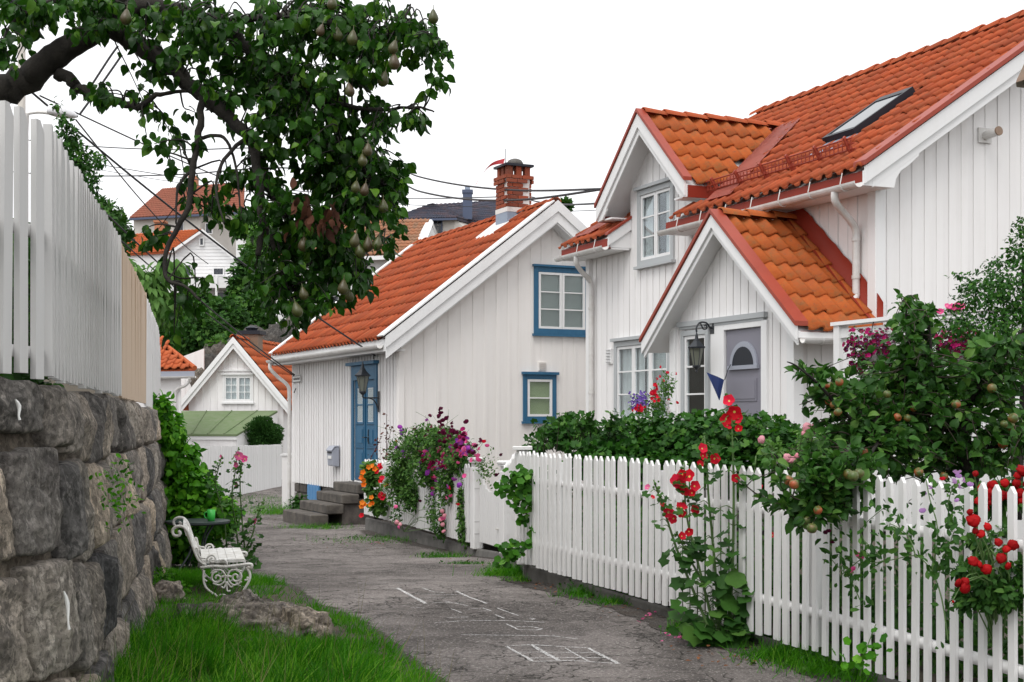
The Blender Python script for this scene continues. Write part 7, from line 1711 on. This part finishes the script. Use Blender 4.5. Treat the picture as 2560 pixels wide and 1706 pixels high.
# --- fine-leaved shrub in the corner of the garden
bush('garden_shrub', 'airy fine-leaved green shrub towering behind the apple tree', [B_(2555, 620, 10.5, 30, 60, .3), B_(2500, 700, 10.5, 50, 50, .4), B_(2450, 740, 10.5, 55, 40, .4), B_(2540, 760, 10.5, 60, 70, .5), B_(2480, 820, 10.5, 80, 55, .5), B_(2420, 715, 10.5, 28, 12, .2), B_(2390, 810, 10.5, 45, 30, .3), B_(2540, 880, 10.5, 60, 60, .5), B_(2560, 560, 10.5, 14, 25, .2), B_(2400, 690, 10.5, 30, 8, .1, 200), B_(2490, 655, 10.5, 25, 10, .1, 200)], 5200, (.024, .046), 'hedge_leaf', base=W(2540, 1250, 10.5), trunk=[[W(2540, 1300, 10.5), W(2530, 1000, 10.5), W(2510, 780, 10.5)], [W(2545, 1300, 10.5), W(2560, 900, 10.5), W(2560, 640, 10.5)]])
# --- petunia baskets on the screen
for k, (u, v, Y, ru, rv, lb) in enumerate(((2183, 872, 14.45, 72, 62, 'hanging basket of magenta petunias at the end of the white screen'), (2395, 865, 13.2, 75, 45, 'hanging basket of magenta petunias half hidden by the apple tree'))):
    r = tag(empty('petunia_basket', W(u, v + 10, Y)), lb, 'flowers'); bl = [B_(u, v - 10, Y, ru, rv*.7, .22), B_(u - ru*.35, v + rv*.4, Y, ru*.5, rv*.6, .18), B_(u + ru*.3, v + rv*.25, Y, ru*.5, rv*.6, .18)]
    foliage(r, bl, 1100, (.025, .045), 'holly_leaf', 'leaf', .6); MB().lathe([(.05, -.14), (.11, -.10), (.14, 0), (.14, .02), (.12, .0)], (0, 0, 0), 16).build('pot', 'basket_grey', r); MB().tube([(0, 0, 0), (0, .05, .25), (.05, .18, .34)], .006, 5).build('hanger', 'black_iron', r)
    P, N = blob_points(bl, 230)
    for p, nn_ in zip(P, N): q = Vector(p) + Vector((nn_[0]*.03, -abs(nn_[1])*.10 - .05, nn_[2]*.03)); flower(random.choice(['magenta', 'magenta', 'magenta', 'violetp', 'violetp']), q, random.uniform(.020, .032), r, (nn_[0], -abs(nn_[1]) - .5, nn_[2] + .1))
r = tag(empty('petunia_pot', W(2385, 775, 13.3)), 'pink petunias peeking over the cap of the white screen', 'flowers'); P, N = blob_points([B_(2385, 768, 13.35, 26, 7, .1), B_(2345, 778, 13.4, 12, 4, .08)], 26); foliage(r, [B_(2385, 773, 13.4, 26, 6, .1)], 120, (.02, .04), 'holly_leaf')
for p in P: flower('pink' if random.random() < .8 else 'magenta', p, .028, r)
# --- flower stand before the porch: lobelia, geranium, sweet peas
r = tag(empty('flower_pot', W(1625, 1075, 17.2)), 'pot with violet lobelia, red geraniums and sweet peas before the porch window', 'flowers'); MB().lathe([(.12, -.30), (.17, -.02), (.18, 0), (.16, 0)], (0, 0, 0), 16).build('pot', 'basket_grey', r)
foliage(r, [B_(1600, 1012, 17.2, 28, 28, .12), B_(1650, 1000, 17.2, 26, 40, .14), B_(1670, 960, 17.2, 18, 30, .1), B_(1640, 1045, 17.2, 45, 25, .15)], 900, (.03, .055), 'bright_leaf')
ls = []
for (u, v) in ((1655, 920), (1668, 935), (1690, 945), (1640, 945), (1675, 965), (1630, 930)): ls.append([W(1640, 1060, 17.2), W((1640+u)/2 + 4, 1000, 17.2), W(u, v, 17.15)])
thin_stems('stems', ls, 'stem_green', r, .004, .002)
P, N = blob_points([B_(1597, 1003, 17.05, 27, 28, .10)], 90)
for p in P: flower('violet', p, random.uniform(.012, .020), r)
P, N = blob_points([B_(1640, 985, 17.0, 14, 22, .08), B_(1600, 1022, 17.0, 18, 10, .06)], 34)
for p in P: flower('nred', p, random.uniform(.02, .03), r)
for (u, v) in ((1668, 935), (1650, 921), (1645, 950), (1690, 938), (1672, 1000), (1692, 1010), (1660, 955), (1650, 945)): flower('pea_red', W(u, v, 17), .035, r)
for (u, v) in ((1668, 1022), (1676, 1030), (1670, 1012)): flower('pea_white', W(u, v, 17), .04, r)
# --- sweet peas on the flowered fence
spk = tag(empty('sweet_peas', W(1070, 1330, 19.5)), 'mass of pink and wine sweet peas tumbling over the kerb fence', 'flowers')
fy = lambda u: float(np.interp(u, [914, 1190], [22.6, 18.3])) - .25
bl = [B_(1010, 1150, fy(1010), 45, 60, .25), B_(1060, 1110, fy(1060), 60, 50, .3), B_(1110, 1110, fy(1110), 55, 45, .3), B_(1150, 1140, fy(1150), 40, 45, .25), B_(1000, 1210, fy(1000), 45, 50, .2), B_(1030, 1240, fy(1030), 28, 40, .15), B_(1130, 1200, fy(1130), 45, 60, .15), B_(1080, 1180, fy(1080), 60, 40, .2), B_(1160, 1270, fy(1160), 16, 75, .08), B_(1085, 1270, fy(1085), 24, 60, .06, 500), B_(1110, 1290, fy(1110), 30, 50, .06, 400), B_(1165, 1330, fy(1165), 18, 35, .06, 500)]
foliage(spk, bl, 4600, (.035, .075), 'holly_leaf', 'leaf', .3, .6); foliage(spk, bl, 8000, (.035, .075), 'bright_leaf', 'leaf', .3, .6, name='young_foliage'); P, N = blob_points(bl[:6], 90); ls = []
for p in P: p = Vector(p); ls.append([p, p + Vector((random.gauss(0, .06), -.05, .10)), p + Vector((random.gauss(0, .14), -.08, random.uniform(.15, .32)))])
ls += [[W(1110, 1100, fy(1110)), W(1118, 1060, fy(1110)), W(1122, 1024, fy(1110))], [W(1050, 1100, fy(1050)), W(1060, 1060, fy(1050)), W(1072, 1042, fy(1050))]]
thin_stems('tendrils', ls, 'stem_green', spk, .004, .002)
for (cu, cv, ru, rv, n, kinds) in ((1110, 1085, 60, 40, 34, ['pea_wine']), (1150, 1105, 35, 20, 12, ['pea_wine', 'pea_mag']), (1040, 1080, 50, 25, 10, ['pea_wine', 'pea_purple']), (1110, 1140, 60, 22, 34, ['pea_pink', 'pea_purple', 'pea_pink', 'pea_mag']), (1160, 1125, 28, 22, 26, ['pea_pink', 'pea_purple']), (1080, 1170, 60, 28, 26, ['pea_pink', 'pea_purple', 'pea_mag']), (1120, 1230, 45, 40, 10, ['pea_pink', 'pea_purple', 'pea_red']), (1080, 1230, 25, 25, 6, ['pea_purple', 'pea_wine']), (1030, 1130, 40, 25, 6, ['pea_purple']), (1190, 1130, 25, 20, 8, ['pea_pink', 'pea_wine'])):
    for _ in range(n): u, v = random.gauss(cu, ru*.5), random.gauss(cv, rv*.6); flower(random.choice(kinds), W(u, v, fy(u) - .30 - .2*random.random()), random.uniform(.042, .066), spk)
for (u, v, k) in ((1073, 1042, 'pea_wine'), (1077, 1070, 'pea_mag'), (1209, 1108, 'pea_red'), (990, 1108, 'pea_red'), (975, 1125, 'pea_red'), (980, 1140, 'pea_wine')): flower(k, W(u, v, fy(u) - .3), .05, spk)
P = [W(1215 + random.gauss(0, 14), 1170 + random.gauss(0, 18), 17.9) for _ in range(160)]; leaf_mesh('gate_shoots', np.array([tuple(p) for p in P]), unit_rand(160), unit_rand(160) + np.array([0, 0, .6]), rng.uniform(.03, .06, 160), 'bright_leaf', spk, 'leaf', .5)
for (u, v) in ((1252, 1141), (1243, 1188), (1240, 1192)): flower('pea_wine', W(u, v, 17.5), .045, spk)
# --- nasturtiums, begonias and pale roses at the fence end and foot
r = tag(empty('nasturtium', W(935, 1290, 22.0)), 'orange and red nasturtiums hanging over the far end of the kerb fence', 'flowers'); foliage(r, [B_(930, 1200, 22, 22, 45, .12), B_(945, 1260, 21.9, 25, 30, .12), B_(918, 1180, 22, 14, 25, .1)], 700, (.05, .09), 'bright_leaf', 'round', .3, 1.0)
for (u, v, k) in ((921, 1168, 'orange'), (932, 1166, 'orange'), (936, 1174, 'orange'), (908, 1182, 'orange'), (905, 1195, 'orange'), (910, 1200, 'orange'), (950, 1165, 'nred'), (952, 1170, 'nred'), (943, 1180, 'nred'), (955, 1196, 'nred'), (953, 1204, 'nred'), (966, 1214, 'orange'), (910, 1213, 'orange'), (954, 1236, 'nred'), (950, 1240, 'nred'), (960, 1238, 'nred'), (957, 1246, 'nred'), (929, 1245, 'orange'), (932, 1258, 'orange'), (906, 1258, 'orange'), (912, 1264, 'orange'), (905, 1268, 'orange'), (927, 1262, 'orange'), (905, 1290, 'nred')): flower(k, W(u, v, 21.6), .046, r, (random.gauss(-.3, .3), -1, random.gauss(.3, .3)))
r = tag(empty('red_stemmed_plant', W(970, 1190, 22.4)), 'tall seed stalks with dark red leaves by the blue door', 'plant'); ls = [[W(966, 1190, 22.5), W(966, 1100, 22.5), W(966, 1035, 22.5)], [W(960, 1180, 22.5), W(970, 1110, 22.5), W(980, 1065, 22.5)], [W(925, 1150, 22.6), W(945, 1110, 22.6), W(955, 1090, 22.6)]]; thin_stems('stalks', ls, 'red_twig_leaf', r, .006, .003)
P = np.array([tuple(C[random.randrange(len(C))] + Vector((random.gauss(0, .05), random.gauss(0, .05), 0))) for L in ls for C in [spline(L, 12)] for _ in range(26)]); leaf_mesh('leaves', P, unit_rand(len(P)), unit_rand(len(P)), rng.uniform(.035, .07, len(P)), 'red_twig_leaf', r)
def rose_bush(name, label, blobs, nl, flowers, Y, kind, fs, mat='holly_leaf', foot=None, lsz=(.03, .055)):
    r = tag(empty(name, foot or Vector(blobs[0][0])), label, 'flowers'); foliage(r, blobs, nl, lsz, mat, 'leaf', .2, .62); ls = []
    for (u, v, *k) in flowers:
        p = W(u, v, Y); flower(k[0] if k else kind, p, fs*(k[1] if len(k) > 1 else 1), r); c = Vector(blobs[random.randrange(len(blobs))][0]); ls.append([r.location.copy(), c.lerp(p, .5) + Vector((0, 0, -.03)), p + Vector((0, .02, -.01))])
    thin_stems('stems', ls, 'stem_green', r, .005, .003); return r
rose_bush('climbing_rose', 'pink climbing rose at the foot of the kerb fence', [B_(990, 1290, 20.8, 16, 22, .06), B_(1100, 1320, 19.2, 24, 35, .06), B_(995, 1265, 20.8, 6, 14, .04)], 420, [(990, 1268, 'pinkrose'), (1000, 1312, 'pale'), (998, 1318, 'pinkrose'), (992, 1306, 'pale'), (1106, 1278, 'pale'), (1112, 1290, 'pale'), (1102, 1300, 'pale'), (1110, 1330, 'pale'), (1107, 1312, 'pale')], 19.0, 'pale', .036, foot=W(1010, 1330, 20.4))
rose_bush('rose_bush', 'red rose bush growing through the nearest pickets', [B_(2480, 1460, 6.15, 60, 32, .12), B_(2530, 1480, 6.1, 50, 40, .12), B_(2420, 1430, 6.2, 30, 26, .08), B_(2410, 1500, 6.2, 16, 28, .06), B_(2470, 1500, 6.15, 50, 22, .08), B_(2540, 1420, 6.1, 30, 25, .08), B_(2440, 1350, 6.25, 20, 14, .06, 300), B_(2500, 1330, 6.2, 14, 22, .05, 200), B_(2475, 1380, 6.2, 26, 16, .05, 250)], 1700, [(2433, 1303, 'rose', 1.2), (2424, 1280, 'rose', .7), (2438, 1328, 'rose', .65), (2452, 1337, 'rose', .85), (2467, 1318, 'rose', .75), (2431, 1406, 'rose', 1.15), (2445, 1412, 'rose', .85), (2467, 1424, 'rose', .95), (2503, 1397, 'rose', 1.1), (2517, 1375, 'rose', .8), (2532, 1362, 'rose', 1.05), (2394, 1456, 'rose', 1.0), (2410, 1470, 'rose', 1.25), (2414, 1455, 'rose', .8), (2495, 1357, 'rose', .75), (2518, 1414, 'rose', .7), (2382, 1505, 'rose', .3)], 6.0, 'rose', .026, 'holly_leaf', foot=W(2500, 1640, 6.3), lsz=(.028, .055))
rose_bush('rose_bush', 'red roses massed behind the pickets under the apple tree', [B_(2510, 1240, 6.75, 60, 35, .15), B_(2450, 1260, 6.8, 30, 40, .12)], 900, [(2455 + i*9.5, 1222 + 14*math.sin(i*1.9) + (i % 3)*9, 'rose', random.uniform(.8, 1.2)) for i in range(13)] + [(2553, 1181, 'rose', 1.5), (2545, 1190, 'rose', .9), (2440, 1185, 'rose', .7), (2460, 1240, 'rose', 1), (2470, 1255, 'rose', .9), (2460, 1270, 'rose', .9), (2445, 1255, 'rose', .8)], 6.6, 'rose', .028, foot=W(2500, 1500, 6.8))
rose_bush('rose_bush', 'pale pink roses between hedge and apple tree', [B_(1985, 1180, 9.2, 40, 60, .2), B_(2040, 1100, 9.6, 45, 35, .2), B_(1930, 1130, 9.2, 25, 30, .15)], 1000, [(1905, 1100, 'pale', 1.2), (1968, 1145, 'pale', 1), (1978, 1152, 'pale', 1.1), (1995, 1140, 'pale', .9), (2020, 1070, 'pale', 1.3), (2040, 1062, 'pale', 1.2), (2010, 1085, 'pale', .9), (2108, 1120, 'pale', .8)], 9.0, 'pale', .028, 'bright_leaf', foot=W(1990, 1420, 9.3))
# --- sweet peas clinging to the near pickets
r = tag(empty('sweet_peas', W(2220, 1560, 6.9)), 'lilac and pink sweet peas clinging to the nearer pickets', 'flowers'); ls = []
YF = lambda u: float(np.interp(u, [2040, 2120, 2250, 2420, 2560], [7.75, 7.4, 6.85, 6.35, 5.95]))
paths = [[(2370, 1600), (2355, 1500), (2330, 1430), (2290, 1390), (2230, 1400), (2150, 1410), (2090, 1390)], [(2330, 1430), (2345, 1330), (2325, 1250), (2315, 1200)], [(2290, 1395), (2270, 1340), (2225, 1310), (2230, 1340)], [(2345, 1420), (2370, 1370), (2385, 1330)], [(2150, 1500), (2120, 1440), (2080, 1400), (2075, 1340)], [(2380, 1330), (2370, 1260), (2390, 1200)], [(2100, 1440), (2150, 1400), (2160, 1390)], [(2200, 1390), (2150, 1330), (2210, 1270)]]
for L in paths: ls.append([W(u, v, YF(u) - .10) for u, v in L])
thin_stems('vines', ls, 'stem_green', r, .004, .002)
P = np.array([tuple(C[random.randrange(len(C))] + Vector((random.gauss(0, .035), random.gauss(-.03, .03), random.gauss(0, .035)))) for L in ls for C in [spline(L, 10)] for _ in range(38)]); leaf_mesh('leaves', P, unit_rand(len(P)) + np.array([0, 0, .2]), unit_rand(len(P))*.6 + np.array([0, -.8, .4]), rng.uniform(.03, .062, len(P)), 'holly_leaf', r, 'leaf', .55)
for (u, v, k, s) in ((2307, 1283, 'pea_lilac', .026), (2311, 1238, 'pea_lilac', .02), (2328, 1223, 'pea_lilac', .024), (2392, 1186, 'pea_lilac', .028), (2396, 1196, 'pea_lilac', .024), (2385, 1210, 'pea_lilac', .026), (2410, 1206, 'pea_lilac', .025), (2400, 1222, 'pea_lilac', .022), (2424, 1217, 'pea_lilac', .024), (2394, 1255, 'pea_lilac', .02), (2146, 1393, 'pea_pink', .026), (2153, 1399, 'pea_pink', .024), (2133, 1427, 'pea_pink', .028), (2128, 1434, 'pea_pink', .024), (2062, 1336, 'pea_wine', .024), (2072, 1332, 'pea_wine', .022), (2080, 1358, 'pea_wine', .024), (2357, 1202, 'pea_red', .02)): flower(k, W(u, v, YF(u) - .12), s, r)
# --- broad-leaved climber by the gate
r = tag(empty('climbing_hydrangea', W(1345, 1400, 12.9)), 'broad-leaved climbing plant winding up by the garden gate', 'plant')
ls = [[W(1350, 1380, 12.7), W(1352, 1310, 12.7), W(1345, 1250, 12.7), W(1350, 1215, 12.65), W(1360, 1190, 12.6)], [W(1348, 1320, 12.7), W(1320, 1295, 12.65), W(1305, 1250, 12.65), W(1290, 1220, 12.6), (W(1262, 1200, 12.6))], [W(1350, 1360, 12.7), W(1320, 1370, 12.6), W(1290, 1390, 12.5)]]; stems('stem', ls, 'twig', r, .010, .005)
def disc(u, v, Y, ru, rv, n, s, mat='vine_leaf', shape='round'):
    P = np.array([tuple(W(u + random.gauss(0, ru*.5), v + random.gauss(0, rv*.5), Y + random.gauss(0, .05))) for _ in range(n)]); leaf_mesh('leaves', P, unit_rand(n)*.6 + np.array([0, -.3, -.7]), unit_rand(n)*.5 + np.array([0, -.7, .6]), rng.uniform(s*.7, s*1.1, n), mat, r, shape, .95)
for q in ((1262, 1210, 22, 20, 16), (1300, 1185, 26, 22, 24), (1315, 1210, 26, 30, 26), (1325, 1240, 24, 25, 18), (1354, 1190, 16, 22, 14), (1352, 1225, 16, 14, 8), (1290, 1250, 24, 22, 12), (1305, 1290, 14, 20, 7), (1340, 1320, 20, 18, 8), (1365, 1300, 14, 12, 3), (1285, 1370, 40, 24, 22), (1320, 1350, 14, 12, 4), (1265, 1395, 24, 20, 12)): disc(q[0], q[1], 12.55, q[2], q[3], int(q[4]*1.7), .072, 'climber_leaf')
# --- weeds, tufts, fallen leaves
def tuft(u, v, n, ru, h, label, mat='grass_blade', leafy=0):
    c = gpt(u, v); P = np.array([(c.x + random.gauss(0, ru), c.y + random.gauss(0, ru*.8), 0) for _ in range(n)]); P[:, 2] = [gz(x, y) + .002 for x, y in P[:, :2]]
    rt = tag(empty('grass_tuft', c), label, 'grass', 'tufts along the lane edge'); rt['kind'] = 'stuff'
    o = grass('blades', P - np.array(c), h*.35, h, lean=.6, width=.005, parent=rt, mat=mat)
    if leafy: Q = P[:leafy] + np.array([0, 0, 1])*rng.random((min(leafy, len(P)), 1))*h*.7; leaf_mesh('weed_leaves', Q, unit_rand(len(Q)), unit_rand(len(Q)) + np.array([0, -.3, .8]), rng.uniform(.02, .045, len(Q)), 'holly_leaf', rt)
for t in ((1285, 1440, 1500, .16, .16, 'lush grass clump below the climbing plant', 'grass_blade', 90), (1330, 1452, 500, .14, .10, 'short grass right of the lush clump'), (1480, 1490, 420, .14, .14, 'weedy tuft at the fence footing, middle of the curve', 'grass_blade', 60), (1545, 1512, 450, .12, .11, 'pale dry tuft at the fence footing', 'grass_blade'), (1740, 1580, 500, .10, .12, 'feathery tuft at the foot of the hollyhocks', 'grass_blade', 80), (1110, 1395, 350, .16, .12, 'grass tuft against the concrete kerb', 'grass_blade', 50), (1165, 1412, 200, .12, .06, 'low weeds on the asphalt by the kerb', 'grass_blade', 60), (940, 1352, 420, .45, .12, 'weeds growing in front of the kerb end', 'grass_blade', 160), (820, 1322, 260, .25, .14, 'weeds beside the lowest stone step', 'grass_blade', 60), (760, 1320, 260, .25, .12, 'grass at the corner of the stone steps'), (700, 1285, 700, .35, .34, 'tall dry grass at the foot of the white pier', 'grass_blade', 120), (1990, 1650, 900, .14, .15, 'grass in the footing under the nearer pickets'), (2080, 1670, 1000, .16, .17, 'leafy weeds at the foot of the nearer pickets', 'grass_blade', 110), (2190, 1695, 900, .16, .17, 'grass at the very foot of the nearest pickets', 'grass_blade', 60), (1930, 1600, 260, .06, .12, 'small upright tuft against a picket foot'), (1950, 1640, 300, .10, .06, 'low weeds spreading onto the asphalt'), (2300, 1705, 400, .10, .16, 'grass blades before the nearest pickets'), (640, 1250, 500, 1.2, .18, 'weeds below the white board fence', 'grass_blade', 200)): tuft(*t)
r = tag(empty('leafy_plant', gpt(745, 1290)), 'dark leafy plant beside the blue cellar hatch', 'plant'); foliage(r, [B_(748, 1268, 27.3, 22, 28, .2)], 500, (.06, .12), 'hedge_leaf')
r = tag(empty('bindweed', W(2160, 1660, 6.9)), 'round-leaved bindweed climbing the nearer picket feet', 'plant'); P = np.array([tuple(W(u + random.gauss(0, 18), v + random.gauss(0, 14), 6.75)) for (u, v) in ((2130, 1620), (2150, 1640), (2165, 1600), (2180, 1660), (2110, 1650), (2195, 1615), (2140, 1670)) for _ in range(4)]); leaf_mesh('leaves', P, unit_rand(len(P)), unit_rand(len(P))*.4 + np.array([0, -.7, .7]), rng.uniform(.03, .055, len(P)), 'vine_leaf', r, 'round', 1.0); thin_stems('vine', [[W(2150, 1690, 6.8), W(2160, 1640, 6.8), W(2190, 1560, 6.8)]], 'stem_green', r)
# fallen petals and leaves
def litter(name, label, spots, mat, size, shape='leaf'):
    P = []
    for (u, v, ru, rv, n) in spots:
        for _ in range(n): q = gpt(u + random.gauss(0, ru), v + random.gauss(0, rv)); P.append((q.x, q.y, gz(q.x, q.y) + .02))
    P = np.array(P); rt = tag(empty(name, P[0]), label, 'litter'); rt['kind'] = 'stuff'; leaf_mesh('scatter', P, unit_rand(len(P))*np.array([1, 1, .1]), unit_rand(len(P))*.3 + np.array([0, 0, 1]), rng.uniform(size*.6, size*1.2, len(P)), mat, rt, shape, .7)
litter('fallen_leaves', 'dry brown leaves scattered along the fence foot', [(1360, 1465, 40, 8, 40), (1600, 1530, 70, 15, 40), (1800, 1640, 60, 18, 30), (1850, 1660, 40, 10, 14), (900, 1362, 50, 8, 34), (1150, 1408, 30, 6, 14), (1870, 1605, 25, 10, 16), (680, 1300, 15, 4, 20), (440, 1490, 40, 12, 40), (590, 1510, 30, 12, 40)], 'dry_leaf', .035)
litter('fallen_petals', 'crumpled red petals dropped below the hollyhocks', [(1680, 1592, 12, 5, 14), (1715, 1600, 12, 5, 14), (1620, 1545, 10, 5, 5), (1605, 1560, 8, 4, 4), (945, 1360, 12, 3, 8)], 'petal_pink', .035)
# small fern in a wall joint
r = tag(empty('wall_fern', wall_pt(.9, 1.12, .1)), 'small green weed rooted in a joint of the stone wall', 'plant'); c = r.location; P = np.array([tuple(c + Vector((random.gauss(.05, .04), random.gauss(0, .07), random.gauss(0, .07)))) for _ in range(150)]); leaf_mesh('leaves', P, unit_rand(150) + np.array([.4, -.3, .2]), unit_rand(150) + np.array([0, 0, .6]), rng.uniform(.018, .035, 150), 'vine_leaf', r)
r = tag(empty('foot_weeds', W(400, 1470, 11.2)), 'low green weeds at the end of the stone wall by the bench', 'plant'); foliage(r, [B_(400, 1440, 11.4, 35, 22, .2), B_(370, 1480, 11, 30, 25, .2), B_(440, 1470, 11.3, 40, 14, .2)], 900, (.02, .045), 'vine_leaf')
